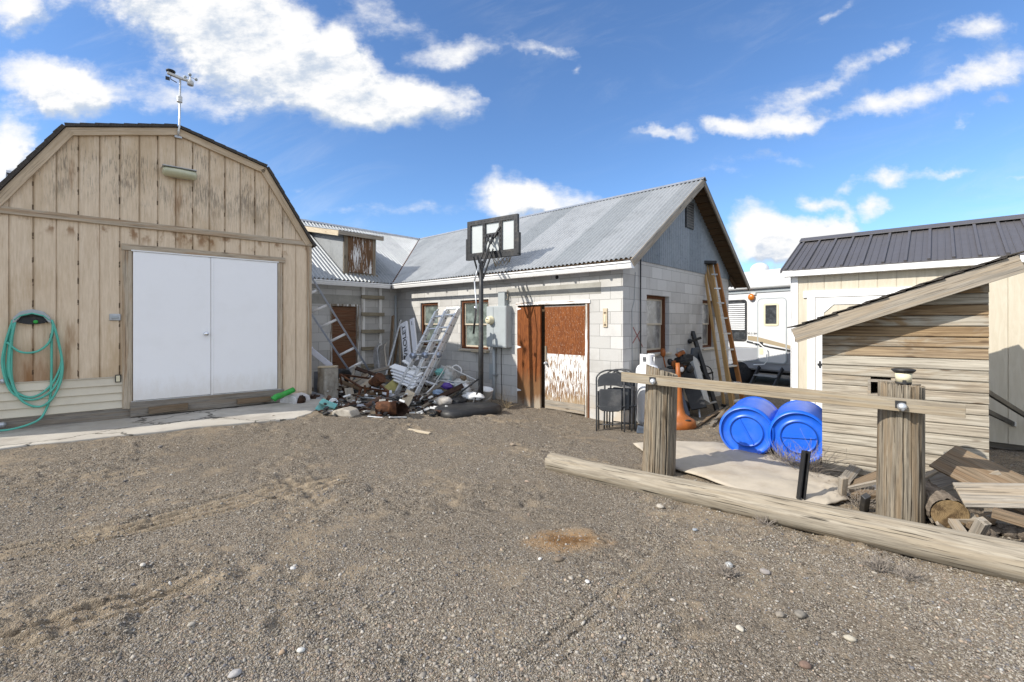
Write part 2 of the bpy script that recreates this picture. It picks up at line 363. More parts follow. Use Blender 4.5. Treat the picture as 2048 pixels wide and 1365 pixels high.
def m_wood(name, a, b, dark, ax='X', grain=1.0, crack=.5, warm=None, warm_amt=0.5, rough=.85, paint=None, paint_lo=.5, white_rand=8):
    """weathered board: long grain, splits, optional warm areas and flaking paint"""
    s = NT(name); L, Tn = 3.4, 84 * grain
    sc = {'X': (L, Tn, Tn), 'Y': (Tn, L, Tn), 'Z': (Tn, Tn, L)}[ax]
    v = s.co(rand=white_rand)
    vg = s.scale(v, sc)
    big = s.noise(s.scale(v, tuple(x * .18 for x in sc)), 1.6, 4, .6, .6)
    g = s.noise(vg, 1.0, 7, .64, .7); g2 = s.noise(s.scale(vg, (2.3, 2.3, 2.3)), 1.0, 4, .6)
    c = s.mix(s.sstep(g, .32, .68), a, b)
    if warm is not None: c = s.mix(s.math('MULTIPLY', s.sstep(big, .44, .64), warm_amt), c, warm)
    lines = s.sstep(g2, .60, .70); c = s.mix(s.math('MULTIPLY', lines, .55), c, dark)
    kn = s.vor(s.scale(v, {'X': (2.2, 7, 7), 'Y': (7, 2.2, 7), 'Z': (7, 7, 2.2)}[ax]), 1.0)
    c = s.mix(s.math('MULTIPLY', s.sstep(kn, .15, .05), .75), c, dark)
    sp = s.sstep(s.noise(s.scale(v, tuple(x * 1.3 if x > 10 else x * .6 for x in sc)), 1.0, 3, .5, .2), .61, .66)
    c = s.mix(s.math('MULTIPLY', sp, crack), c, tuple(x * .35 for x in dark[:3]) + (1,))
    h = s.math('SUBTRACT', s.math('MULTIPLY', g, .5), s.math('MULTIPLY', sp, .8))
    if paint is not None:
        pm = s.noise(s.scale(v, tuple(x * .22 for x in sc)), 1.0, 6, .7); pf = s.sstep(s.math('ADD', s.math('MULTIPLY', pm, .7), s.math('MULTIPLY', g, .3)), paint_lo, paint_lo + .05)
        c = s.mix(pf, c, paint); h = s.math('ADD', h, pf)
    return s.out(c, rough, 0, s.bump(h, .55, .006), .2)

def lin(r, g, b): return (r, g, b, 1)
WHITE = m_plain("white_paint", lin(.78, .78, .77), .5, var=.04, dirt=lin(.45, .42, .36), dirt_amt=.15)
def m_whitedoor():
    s = NT("white_door_paint"); v = s.co(); x, y, z = s.xyz(v); n = s.noise(v, 3.5, 6, .62); f = s.noise(s.scale(v, (14, 14, 5)), 1, 6, .7)
    c = s.mix(s.math('MULTIPLY', s.sstep(n, .45, .75), .10), (.86, .86, .865, 1), (.66, .64, .60, 1))
    low = s.math('MULTIPLY', s.sstep(s.math('ADD', z, s.math('MULTIPLY', s.math('SUBTRACT', f, .5), .5)), .62, .2), .38); c = s.mix(low, c, (.56, .49, .39, 1))
    sp = s.math('MULTIPLY', s.sstep(s.noise(v, 42, 4, .7), .66, .72), s.sstep(z, 1.0, .3)); c = s.mix(s.math('MULTIPLY', sp, .5), c, (.36, .30, .23, 1))
    return s.out(c, .42, 0, s.bump(n, .12, .02), .4)
WHITE_DOOR = m_whitedoor()
ALU = m_plain("aluminium", lin(.66, .67, .67), .38, .4, var=.15, sc=20, dirt=lin(.25, .24, .22), dirt_amt=.3)
STEEL = m_plain("galvanised_steel", lin(.48, .50, .52), .45, .6, var=.3, sc=9, dirt=lin(.22, .2, .17), dirt_amt=.3)
BLACK = m_plain("black_plastic", lin(.018, .018, .019), .5, var=.2, dirt=lin(.12, .11, .09), dirt_amt=.3)
DARKM = m_plain("dark_grey_metal", lin(.035, .036, .038), .45, .2, var=.25, dirt=lin(.16, .14, .11), dirt_amt=.35)
GREYM = m_plain("grey_enamel", lin(.36, .39, .40), .45, 0, var=.08, sc=5, dirt=lin(.2, .19, .17), dirt_amt=.2)
CHAIRM = m_plain("chair_grey_metal", lin(.055, .057, .06), .4, .1, var=.25, sc=8, dirt=lin(.2, .19, .18), dirt_amt=.4)
RUST = m_plain("rusty_steel", lin(.10, .040, .018), .9, .1, var=.6, bump=.3, sc=16, dirt=lin(.20, .085, .03), dirt_amt=.8)
RUSTD = m_plain("dark_rusty_steel", lin(.045, .022, .013), .9, .1, var=.6, bump=.3, sc=16, dirt=lin(.13, .05, .02), dirt_amt=.7)
BLUED = m_plain('shaded_blue_groove', lin(.005, .06, .36), .5, var=.2)  # darker blue that paints shade into the barrel head's grooves
BLUE = m_plain("blue_plastic", lin(.009, .118, .68), .38, var=.06, bump=.02, sc=4, spec=.5, dirt=lin(.12, .22, .50), dirt_amt=.4)
TEAL = m_plain("teal_enamel", lin(.16, .45, .42), .5, var=.2, dirt=lin(.25, .2, .12), dirt_amt=.4)
GREENP = m_plain("green_plastic", lin(.03, .33, .05), .4, var=.15, dirt=lin(.2, .2, .1), dirt_amt=.25)
HOSEM = m_plain("green_hose_rubber", lin(.10, .44, .34), .45, var=.15, sc=6, bump=.02)
ORANGE = m_plain("orange_enamel", lin(.34, .10, .018), .5, var=.3, sc=7, dirt=lin(.12, .07, .03), dirt_amt=.6)
CREAM = m_plain("cream_plastic", lin(.66, .60, .42), .5, var=.08)
PLW = m_plain("pale_plastic", lin(.62, .62, .60), .45, var=.12, dirt=lin(.35, .31, .25), dirt_amt=.4)
TANW = m_plain("beige_trim", lin(.52, .46, .36), .6, var=.1)
GLASS_DARK = None
def m_glass(name, col, rough=.08):
    s = NT(name); n = s.noise(s.co(rand=5), 5, 6, .65)
    c = s.mix(s.sstep(n, .4, .7), col, tuple(min(1, x * 2.2 + .02) for x in col[:3]) + (1,))
    return s.out(c, s.math('ADD', rough, s.math('MULTIPLY', n, .15)), 0, None, .8)
PANE = m_glass("dirty_window_glass", lin(.10, .12, .11), .12)
PANE_G = m_glass("gable_window_glass", lin(.16, .16, .155), .12)
PANE_D = m_glass("dark_glass", lin(.03, .032, .034), .1)
FROST = m_plain("translucent_panel", lin(.52, .55, .54), .25, var=.06, sc=5, spec=.6)

GREYW = m_wood("grey_weathered_wood", lin(.20, .18, .15), lin(.35, .31, .255), lin(.10, .085, .065), warm=lin(.36, .27, .17), warm_amt=.45)
GREYW_Z = m_wood("grey_weathered_post", lin(.12, .102, .078), lin(.27, .233, .178), lin(.035, .028, .02), 'Z', 1.0, .9, warm=lin(.20, .14, .08), warm_amt=.6)
RAILW = m_wood("tan_weathered_rail", lin(.22, .187, .142), lin(.34, .295, .225), lin(.14, .11, .08), warm=lin(.30, .23, .14), warm_amt=.6, crack=.4)
LOGW = m_wood("pale_weathered_log", lin(.20, .172, .132), lin(.345, .305, .24), lin(.06, .05, .037), grain=.7, warm=lin(.30, .245, .17), warm_amt=.5, crack=.9)
BROWNW = m_wood("brown_board", lin(.13, .098, .065), lin(.225, .172, .118), lin(.05, .036, .025), warm=lin(.19, .115, .06), warm_amt=.5)
NEWW = m_wood("fresh_board", lin(.46, .385, .275), lin(.57, .485, .355), lin(.30, .2, .11), crack=.2)
GREYBD = m_wood("dark_weathered_board", lin(.17, .155, .135), lin(.28, .25, .21), lin(.06, .05, .042), warm=lin(.22, .16, .10), warm_amt=.5)
LADW = m_wood("fibreglass_ladder_tan", lin(.40, .25, .105), lin(.48, .31, .14), lin(.28, .17, .08), grain=.5, crack=0, rough=.55)
LADI = m_wood("fibreglass_ladder_brown", lin(.27, .115, .035), lin(.34, .15, .05), lin(.16, .08, .03), grain=.5, crack=0, rough=.55)
PEELW = m_wood("peeling_white_wood", lin(.17, .13, .09), lin(.28, .23, .17), lin(.06, .045, .03), paint=lin(.62, .61, .57), paint_lo=.60)
PEELZ = m_wood("peeling_white_trim", lin(.17, .13, .09), lin(.28, .23, .17), lin(.06, .045, .03), 'Z', paint=lin(.70, .69, .66), paint_lo=.49)
PEELX = m_wood("peeling_header", lin(.2, .12, .07), lin(.3, .21, .14), lin(.06, .045, .03), paint=lin(.76, .75, .73), paint_lo=.44)
PEELDOOR = m_wood('flaking_loft_door', lin(.10, .055, .028), lin(.19, .105, .055), lin(.04, .022, .012), 'Z', .32, .5, paint=lin(.66, .65, .62), paint_lo=.50)
PEELRED = m_wood('flaking_red_brown_door', lin(.11, .055, .03), lin(.20, .11, .065), lin(.04, .024, .015), 'X', .7, .8, warm=lin(.17, .07, .035), warm_amt=.6, paint=lin(.58, .56, .52), paint_lo=.63)
BROWNFR = m_wood("brown_window_frame", lin(.095, .036, .018), lin(.15, .062, .03), lin(.05, .02, .01), 'Z', crack=.3, paint=lin(.6, .58, .52), paint_lo=.62)
EAVEW = m_wood("dark_eave_timber", lin(.075, .05, .03), lin(.13, .09, .055), lin(.03, .02, .012), warm=lin(.12, .06, .025), warm_amt=.5)
ENDG = None

def m_endgrain(name, a, b, dark):
    s = NT(name); v = s.co(); x, y, z = s.xyz(v)
    r = s.math('SQRT', s.math('ADD', s.math('MULTIPLY', y, y), s.math('MULTIPLY', z, z)))
    r = s.math('ADD', r, s.math('MULTIPLY', s.noise(v, 14, 5), .03))
    w = s.math('SINE', s.math('MULTIPLY', r, 640)); c = s.mix(s.math('MULTIPLY', s.sstep(w, -.6, .8), .55), a, b)
    c = s.mix(s.math('MULTIPLY', s.sstep(s.noise(v, 13, 6, .7), .42, .62), .85), c, dark)
    return s.out(c, .9, 0, s.bump(w, .2, .004), .15)
ENDG = m_endgrain("log_end_grain", lin(.22, .15, .075), lin(.36, .26, .14), lin(.07, .045, .025))
def m_bark():
    s = NT("bark"); v = s.co(); n = s.noise(s.scale(v, (9, 24, 24)), 1, 7, .7); c = s.ramp(n, [(.3, lin(.07, .055, .045)), (.5, lin(.2, .165, .13)), (.7, lin(.34, .28, .22))])
    return s.out(c, .95, 0, s.bump(n, 1.0, .03), .1)
BARK = m_bark()

def m_siding():
    """tan grooved barn siding: stains, mildew under the roof, nail rust, splash-back near the bottom (x along wall, z up)"""
    s = NT("tan_grooved_siding"); v = s.co(); x, y, z = s.xyz(v)
    fine = s.noise(s.scale(v, (22, 22, 22)), 1.0, 5, .6)
    gr = s.noise(s.scale(v, (60, 60, 5)), 1.0, 6, .65, .3)
    big = s.noise(s.scale(v, (1.5, 1.5, .7)), 1.0, 6, .6)
    c = s.mix(s.sstep(gr, .3, .7), lin(.60, .475, .335), lin(.72, .59, .44))
    c = s.mix(s.math('MULTIPLY', s.sstep(big, .48, .68), .55), c, lin(.40, .27, .14))
    pan = s.white(s.math('FLOOR', s.math('DIVIDE', x, .2032))); c = s.mix(s.math('MULTIPLY', pan, .22), c, lin(.66, .52, .36))
    # mildew on the gable
    st = s.noise(s.scale(v, (75, 75, 7)), 1.0, 7, .75); blot = s.noise(s.scale(v, (2.0, 2.0, 1.2)), 1.0, 4, .6)
    up = s.sstep(z, 2.55, 3.35); md = s.math('MULTIPLY', s.sstep(s.math('ADD', s.math('MULTIPLY', st, .6), s.math('MULTIPLY', blot, .5)), .535, .66), s.math('ADD', s.math('MULTIPLY', up, .62), .05))
    c = s.mix(md, c, lin(.085, .078, .07))
    # brown runs
    run = s.math('MULTIPLY', s.sstep(s.noise(s.scale(v, (4.5, 4.5, .55)), 1.0, 5, .65), .56, .72), .75)
    c = s.mix(run, c, lin(.25, .125, .045))
    hz = s.math('MULTIPLY', s.sstep(x, .85, .6), s.math('MULTIPLY', s.sstep(x, .14, .26), s.sstep(z, 1.18, .62)))
    hn = s.math('ADD', s.math('MULTIPLY', s.noise(s.scale(v, (9, 9, 2.2)), 1, 6, .7), .8), .22)
    c = s.mix(s.math('MULTIPLY', hz, hn), c, lin(.22, .095, .03))
    ws = s.math('MULTIPLY', s.sstep(s.math('ABSOLUTE', s.math('SUBTRACT', z, 2.55)), .16, .02), s.sstep(s.noise(s.scale(v, (5, 5, 3)), 1, 4, .6), .5, .62)); c = s.mix(s.math('MULTIPLY', ws, .75), c, lin(.2, .09, .03))
    # nails with rust dashes in every second groove
    fx = s.math('ABSOLUTE', s.math('SUBTRACT', s.math('FRACT', s.math('ADD', s.math('DIVIDE', x, .4064), .52)), .5))
    dash = s.math('LESS_THAN', s.math('FRACT', s.math('ADD', s.math('DIVIDE', z, .29), s.math('MULTIPLY', blot, 1.6))), .26)
    nail = s.math('MULTIPLY', s.math('MULTIPLY', s.sstep(fx, .028, .012), dash), s.sstep(fine, .34, .5)); c = s.mix(s.math('MULTIPLY', nail, .85), c, lin(.05, .03, .02))
    fy = s.math('ABSOLUTE', s.math('SUBTRACT', s.math('FRACT', s.math('ADD', s.math('DIVIDE', x, .2032), .5)), .5))
    c = s.mix(s.math('MULTIPLY', s.sstep(fy, .10, .02), s.math('MULTIPLY', s.sstep(big, .35, .6), .45)), c, lin(.22, .14, .07))
    return s.out(c, .9, 0, s.bump(gr, .35, .006), .15)
SIDING = m_siding()
TRIMW = m_wood("tan_weathered_trim", lin(.46, .36, .25), lin(.58, .46, .32), lin(.2, .14, .09), grain=.8, warm=lin(.40, .28, .16), warm_amt=.5, crack=.3)
TRIMG = m_wood("grey_tan_trim", lin(.36, .30, .22), lin(.50, .42, .32), lin(.14, .11, .08), grain=.8, warm=lin(.33, .2, .10), warm_amt=.6, crack=.5)
TRIMGZ = m_wood("grey_tan_trim_upright", lin(.34, .27, .18), lin(.50, .41, .30), lin(.12, .08, .05), 'Z', .8, .6, warm=lin(.24, .12, .05), warm_amt=.7)

def m_block():
    s = NT("painted_concrete_block"); v = s.co(); x, y, z = s.xyz(v)
    cb = s.n('ShaderNodeCombineXYZ'); s.t.links.new(x, cb.inputs[0]); s.t.links.new(z, cb.inputs[1])
    nz = s.noise(v, 3, 3); 
    br = s.n('ShaderNodeTexBrick', offset=.5, squash=1); s.t.links.new(cb.outputs[0], br.inputs['Vector'])
    br.inputs['Scale'].default_value = 1; br.inputs['Mortar Size'].default_value = .0045; br.inputs['Mortar Smooth'].default_value = .6
    br.inputs['Brick Width'].default_value = .4064; br.inputs['Row Height'].default_value = .2032; br.inputs['Bias'].default_value = 0
    br.inputs['Color1'].default_value = lin(.44, .43, .41); br.inputs['Color2'].default_value = lin(.56, .55, .525); br.inputs['Mortar'].default_value = lin(.24, .235, .22)
    pores = s.noise(v, 70, 5, .7); big = s.noise(s.scale(v, (1, 1, 1.3)), 1.4, 6, .62)
    c = s.mix(s.math('MULTIPLY', s.sstep(pores, .52, .68), .28), br.outputs[0], lin(.24, .235, .22))
    c = s.mix(s.math('MULTIPLY', s.sstep(big, .48, .68), .38), c, lin(.30, .285, .26))
    low = s.math('MULTIPLY', s.sstep(z, .55, .05), s.sstep(s.noise(v, 3.5, 5, .6), .35, .6)); c = s.mix(s.math('MULTIPLY', low, .55), c, lin(.47, .37, .25))
    drip = s.sstep(s.noise(s.scale(v, (9, 9, .7)), 1, 5, .6), .6, .72); c = s.mix(s.math('MULTIPLY', drip, .3), c, lin(.30, .28, .25))
    h = s.math('SUBTRACT', s.math('MULTIPLY', pores, .35), br.outputs['Fac'])
    return s.out(c, .92, 0, s.bump(h, .55, .008), .2)
BLOCK = m_block()
def m_concrete(name, a, b, dark, sc=1.0, cracks=False):
    s = NT(name); v = s.co(); n = s.noise(v, 2.2 * sc, 8, .65); f = s.noise(v, 60, 4, .7)
    c = s.ramp(n, [(.3, dark), (.48, a), (.68, b)]); c = s.mix(s.math('MULTIPLY', s.sstep(f, .5, .7), .3), c, dark)
    if cracks:
        wv = s.n('ShaderNodeVectorMath', operation='MULTIPLY_ADD'); s.t.links.new(s.noise(v, 3.5, 5, .6, out='Color'), wv.inputs[0]); wv.inputs[1].default_value = (.35, .35, .35); s.t.links.new(v, wv.inputs[2])
        ck = s.sstep(s.vor(wv.outputs[0], .62, 'DISTANCE_TO_EDGE'), .012, .004); c = s.mix(s.math('MULTIPLY', ck, .85), c, (.06, .055, .045, 1)); c = s.mix(s.math('MULTIPLY', s.sstep(s.noise(v, 1.1, 7, .7), .52, .66), .5), c, (.27, .235, .185, 1))
    return s.out(c, .9, 0, s.bump(s.math('ADD', n, s.math('MULTIPLY', f, .3)), .35, .01), .2)
CONC = m_concrete("weathered_concrete", lin(.40, .37, .32), lin(.50, .47, .41), lin(.30, .27, .23), 1.0, True)
CONCD = m_concrete("dark_lintel_concrete", lin(.32, .31, .28), lin(.40, .39, .35), lin(.24, .23, .20))
OLDCONC = m_concrete("old_stained_concrete", lin(.34, .31, .26), lin(.46, .42, .36), lin(.17, .14, .11), 2.5)

def m_roof(name, base, hi, ax=1, w=.66, off=0.0, streak=(3, 3, .5)):
    s = NT(name); v = s.co(); c3 = s.xyz(v)
    i = s.white(s.math('FLOOR', s.math('DIVIDE', s.math('ADD', c3[ax], off), w))); n = s.noise(v, 2.2, 6, .65); f = s.noise(v, 30, 4, .6)
    c = s.mix(s.math('MULTIPLY', i, .85), base, hi); c = s.mix(s.math('MULTIPLY', s.sstep(n, .45, .7), .35), c, tuple(x * .6 for x in base[:3]) + (1,))
    sp = s.vor(v, 26, out='Color'); c = s.mix(.06, c, s.mix(1.0, sp, lin(.5, .5, .5), 'SATURATION'))
    return s.out(c, s.math('ADD', .42, s.math('MULTIPLY', f, .2)), .35, None, .4)
ROOFM = m_roof("corrugated_roof_metal", lin(.27, .288, .296), lin(.43, .44, .445), 1)
ROOFW = m_roof("wing_roof_metal", lin(.30, .315, .32), lin(.42, .43, .435), 0)
CLADM = m_roof("corrugated_gable_cladding", lin(.13, .155, .18), lin(.20, .225, .25), 0, .66)
SHEDROOF = m_plain("charcoal_roof_metal", lin(.115, .108, .11), .42, .2, var=.1, sc=3, bump=.02)

def m_shingle(name):
    s = NT(name); v = s.co(); n = s.noise(v, 90, 4, .7); b = s.noise(v, 3, 5)
    c = s.mix(s.sstep(n, .35, .7), lin(.035, .032, .03), lin(.11, .10, .09)); c = s.mix(s.math('MULTIPLY', b, .4), c, lin(.08, .065, .05))
    return s.out(c, .95, 0, s.bump(n, .6, .006), .1)
SHINGLE = m_shingle("asphalt_shingle")

def m_door(name, kind):
    s = NT(name); v = s.co(); x, y, z = s.xyz(v)
    warp = s.noise(s.scale(v, (3.2, 3.2, 1.1)), 1.0, 3, .5, out='Fac')
    rings = s.math('SINE', s.math('ADD', s.math('MULTIPLY', warp, 70), s.math('MULTIPLY', x, 60)))
    g = s.noise(s.scale(v, (70, 70, 6)), 1, 6, .65)
    c = s.mix(s.math('MULTIPLY_ADD', s.sstep(rings, -.9, .9), .45, s.math('MULTIPLY', s.noise(s.scale(v, (3, 3, 1.4)), 1, 5, .6), .6)), lin(.125, .037, .011), lin(.235, .076, .019)); c = s.mix(s.math('MULTIPLY', s.sstep(g, .45, .7), .6), c, lin(.07, .02, .006))
    lowz = s.math('ADD', z, s.math('MULTIPLY', s.math('SUBTRACT', s.noise(s.scale(v, (9, 9, 2)), 1, 5), .5), .5))
    if kind == 'left':
        c = s.mix(s.math('MULTIPLY', s.sstep(lowz, .8, .35), .75), c, lin(.16, .095, .045)); c = s.mix(s.sstep(lowz, .3, .08), c, lin(.30, .25, .19))
    else:
        sp = s.sstep(s.noise(s.scale(v, (48, 48, 26)), 1, 5, .7), .55, .66); c = s.mix(s.math('MULTIPLY', sp, .55), c, lin(.52, .40, .30))
        fl = s.noise(s.scale(v, (44, 44, 5)), 1, 6, .68); pm = s.sstep(s.math('ADD', fl, s.math('MULTIPLY', s.sstep(z, .2, .9), .08)), .535, .575)
        pm = s.math('MULTIPLY', pm, s.sstep(z, 1.085, 1.075)); c = s.mix(s.sstep(z, 1.085, 1.075), c, s.mix(s.sstep(g, .4, .6), lin(.12, .06, .03), lin(.30, .20, .12))); c = s.mix(pm, c, lin(.72, .72, .71))
        c = s.mix(s.math('MULTIPLY', s.sstep(lowz, .42, .2), .6), c, lin(.36, .27, .16))
        c = s.mix(s.math('MULTIPLY', s.sstep(z, 1.93, 1.95), .85), c, lin(.34, .34, .32))
    return s.out(c, .8, 0, s.bump(s.math('ADD', g, s.math('MULTIPLY', rings, .2)), .4, .005), .25)
DOOR_L = m_door("orange_plywood", 'left'); DOOR_R = m_door("flaking_plywood", 'right')

def m_clap():
    """weathered lapped boards, row by row from honey to silver (z up, x along)"""
    s = NT("weathered_lap_boards"); v = s.co(); x, y, z = s.xyz(v)
    row = s.white(s.math('FLOOR', s.math('DIVIDE', z, .0935))); rv = s.n('ShaderNodeCombineXYZ'); s.t.links.new(x, rv.inputs[0]); s.t.links.new(z, rv.inputs[2]); s.t.links.new(s.math('MULTIPLY', row, 30), rv.inputs[1])
    vv = rv.outputs[0]
    g = s.noise(s.scale(vv, (2.0, 1, 60)), 1, 7, .62, .5); big = s.noise(s.scale(vv, (2.2, 1, 6)), 1, 5, .62, .9)
    c = s.mix(s.sstep(g, .3, .68), lin(.22, .195, .155), lin(.46, .42, .345))
    honey = s.math('MULTIPLY', s.sstep(s.math('ADD', s.math('MULTIPLY', row, .34), s.math('MULTIPLY', big, .85)), .50, .70), s.math('ADD', s.math('MULTIPLY', s.sstep(z, .7, 1.5), .75), .18))
    c = s.mix(s.math('MULTIPLY', honey, .95), c, s.mix(s.sstep(g, .35, .65), lin(.125, .072, .032), lin(.30, .20, .10)))
    g2 = s.noise(s.scale(vv, (3.5, 1, 130)), 1, 5, .6); c = s.mix(s.math('MULTIPLY', s.sstep(g2, .55, .68), .62), c, lin(.10, .078, .056))
    kn = s.vor(s.scale(vv, (3.2, 1, 10)), 1); c = s.mix(s.math('MULTIPLY', s.sstep(kn, .18, .06), .8), c, lin(.10, .065, .04))
    lower = s.math('MULTIPLY', s.sstep(z, .22, .05), .5); c = s.mix(lower, c, lin(.22, .18, .14))
    return s.out(c, .88, 0, s.bump(g, .5, .006), .2)
CLAP = m_clap()
def m_panel(name, a, b):
    s = NT(name); v = s.co(); n = s.noise(s.scale(v, (26, 26, 3)), 1, 5, .6, .8); c = s.mix(s.sstep(n, .35, .65), a, b)
    return s.out(c, .7, 0, s.bump(n, .35, .004), .25)
BEIGE = m_panel("beige_panel_siding", lin(.50, .45, .35), lin(.55, .50, .40))
RVW = m_plain("camper_white", lin(.64, .64, .63), .35, var=.05, sc=3, bump=.01)
RVG = m_plain("camper_grey", lin(.30, .31, .33), .4, var=.06, sc=3, bump=.01)
RVT = m_plain("camper_tan_stripe", lin(.36, .29, .19), .4, var=.05, bump=.01)
VINYL = m_plain("cream_vinyl", lin(.62, .56, .44), .55, var=.05, sc=4, dirt=lin(.4, .33, .24), dirt_amt=.25)
TARP = m_plain("beige_canvas", lin(.44, .385, .305), .9, var=.12, sc=7, bump=.15, dirt=lin(.28, .21, .14), dirt_amt=.4)
BAG = m_plain("clear_plastic_bag", lin(.42, .42, .40), .22, var=.35, sc=11, spec=.7, dirt=lin(.12, .30, .36), dirt_amt=.6)
BAGW = m_plain("white_plastic_bag", lin(.70, .70, .69), .4, var=.15, sc=10)
PURPLE = m_plain("purple_plastic", lin(.12, .06, .32), .5, var=.3)
BLUEG = m_plain("pale_blue_plastic", lin(.22, .30, .42), .45, var=.3)
YEL = m_plain("olive_panel", lin(.34, .30, .10), .7, var=.25, dirt=lin(.2, .17, .1))
STRAW = m_plain("dry_straw", lin(.36, .28, .17), .9, var=.3, bump=0)
TWIG = m_plain("dry_twigs", lin(.30, .26, .22), .9, var=.3, bump=0)
SIGN = m_plain("tailgate_white", lin(.66, .67, .70), .35, var=.04, sc=3, bump=.01)
TYRE = m_plain("tyre_rubber", lin(.014, .014, .015), .7, var=.3, dirt=lin(.09, .08, .07), dirt_amt=.5)
CHROME = m_plain("chrome", lin(.75, .76, .78), .12, .95, var=.05, bump=0)
AMBER = m_plain("amber_lens", lin(.50, .15, .01), .25, var=.1, spec=.6)
ROCK = m_concrete("pale_rock", lin(.42, .38, .33), lin(.54, .50, .45), lin(.28, .25, .21), 5)

def m_ground():
    s = NT("gravel_and_dirt"); geo = s.n('ShaderNodeNewGeometry'); v = geo.outputs['Position']
    flat = s.scale(v, (1, 1, 1)); wv = s.n('ShaderNodeVectorMath', operation='MULTIPLY_ADD')
    s.t.links.new(s.noise(flat, 40, 2, out='Color'), wv.inputs[0]); wv.inputs[1].default_value = (.012, .012, .012); s.t.links.new(flat, wv.inputs[2]); w = wv.outputs[0]
    c1 = s.vor(w, 85, out='Color'); d1 = s.vor(w, 85); c2 = s.vor(w, 190, out='Color'); d2 = s.vor(w, 190)
    r1 = s.xyz(c1)[0]; r2 = s.xyz(c2)[1]; r3 = s.xyz(c1)[2]
    stops = [(0, lin(.08, .068, .056)), (.2, lin(.15, .127, .10)), (.42, lin(.22, .186, .145)), (.6, lin(.27, .218, .16)), (.78, lin(.31, .27, .215)), (.95, lin(.40, .36, .30)), (1, lin(.48, .45, .40))]
    g1 = s.ramp(r1, stops); g2 = s.ramp(r2, stops)
    sel = s.sstep(r3, .38, .42); col = s.mix(sel, g1, g2)
    low = s.noise(v, .9, 6, .62); mid = s.noise(v, 4.5, 6, .66)
    dirt = s.sstep(s.math('ADD', s.math('MULTIPLY', low, .6), s.math('MULTIPLY', mid, .5)), .555, .655)
    px, py, pz = s.xyz(v)
    rightd = s.math('MULTIPLY', s.sstep(px, .9, 2.6), s.sstep(s.noise(v, 3, 6, .7), .40, .62)); dirt = s.math('MAXIMUM', dirt, s.math('MULTIPLY', rightd, .8))
    dcol = s.mix(s.sstep(s.noise(v, 26, 6, .7), .35, .65), lin(.21, .163, .11), lin(.32, .258, .178))
    col = s.mix(s.math('MULTIPLY', dirt, .75), col, dcol)
    ta = s.n('ShaderNodeAttribute'); ta.attribute_name = 'track'; tf = s.math('MULTIPLY', s.sstep(s.math('ADD', ta.outputs['Fac'], s.math('MULTIPLY', s.math('SUBTRACT', mid, .5), .5)), .25, .6), .8); col = s.mix(tf, col, s.mix(s.sstep(s.noise(v, 26, 6, .7), .35, .65), lin(.27, .21, .145), lin(.40, .33, .235)))
    tone = s.noise(v, .45, 4, .6); col = s.mix(s.math('MULTIPLY', s.sstep(tone, .4, .62), .30), col, lin(.17, .145, .115))
    # rusty spill
    ox = s.math('SUBTRACT', px, STAIN.x); oy = s.math('SUBTRACT', py, STAIN.y)
    rr = s.math('SQRT', s.math('ADD', s.math('MULTIPLY', s.math('MULTIPLY', ox, ox), 1.0), s.math('MULTIPLY', s.math('MULTIPLY', oy, oy), 2.6)))
    rr = s.math('ADD', rr, s.math('MULTIPLY', s.math('SUBTRACT', s.noise(v, 9, 7, .8), .5), .5))
    halo = s.math('MULTIPLY', s.sstep(rr, .36, .18), .75); col = s.mix(halo, col, lin(.36, .235, .125)); core = s.math('MULTIPLY', s.sstep(rr, .22, .05), .85); col = s.mix(core, col, lin(.17, .085, .03))
    h1 = s.math('SUBTRACT', 1.0, s.math('MINIMUM', s.math('MULTIPLY', d1, 1.25), 1.0)); h2 = s.math('SUBTRACT', 1.0, s.math('MINIMUM', s.math('MULTIPLY', d2, 1.2), 1.0))
    hh = s.math('ADD', s.math('MULTIPLY', h1, s.math('SUBTRACT', 1.0, sel)), s.math('MULTIPLY', h2, .5)); hh = s.math('MULTIPLY', hh, s.math('SUBTRACT', 1.0, s.math('MULTIPLY', dirt, .7)))
    hh = s.math('ADD', hh, s.math('MULTIPLY', s.noise(v, 60, 5, .7), .5))
    col = s.mix(1.0, col, lin(.94, .925, .905), 'MULTIPLY')
    return s.out(col, .95, 0, s.bump(hh, 1.0, .014), .12)
GROUNDM = m_ground()
def m_pebble():
    s = NT("pebbles"); a = s.n('ShaderNodeAttribute'); a.attribute_name = 'col'; v = s.co()
    n = s.noise(v, 120, 3, .6); c = s.mix(s.math('MULTIPLY', n, .35), a.outputs['Color'], lin(.16, .14, .12))
    return s.out(c, .85, 0, s.bump(n, .25, .003), .25)
PEBM = m_pebble()
# ---------------------------------------------------------------- frames of the buildings
BF = Fr(-6.24, 5.38, .30, 41.0)         # barn shed: x along its front (left to right), y to its back
KF = Fr(1.783, 7.31, -.03, 46.94)       # block building: x along the gable wall, y along the front wall to the inner corner
GF = Fr(4.29, 6.96, .05, -43.06)        # beige shed
DF = Fr(3.03, 4.445, .08, -34.5)        # lap-board well house
VF = Fr(7.33, 12.8, -.22, -60.0)        # camper

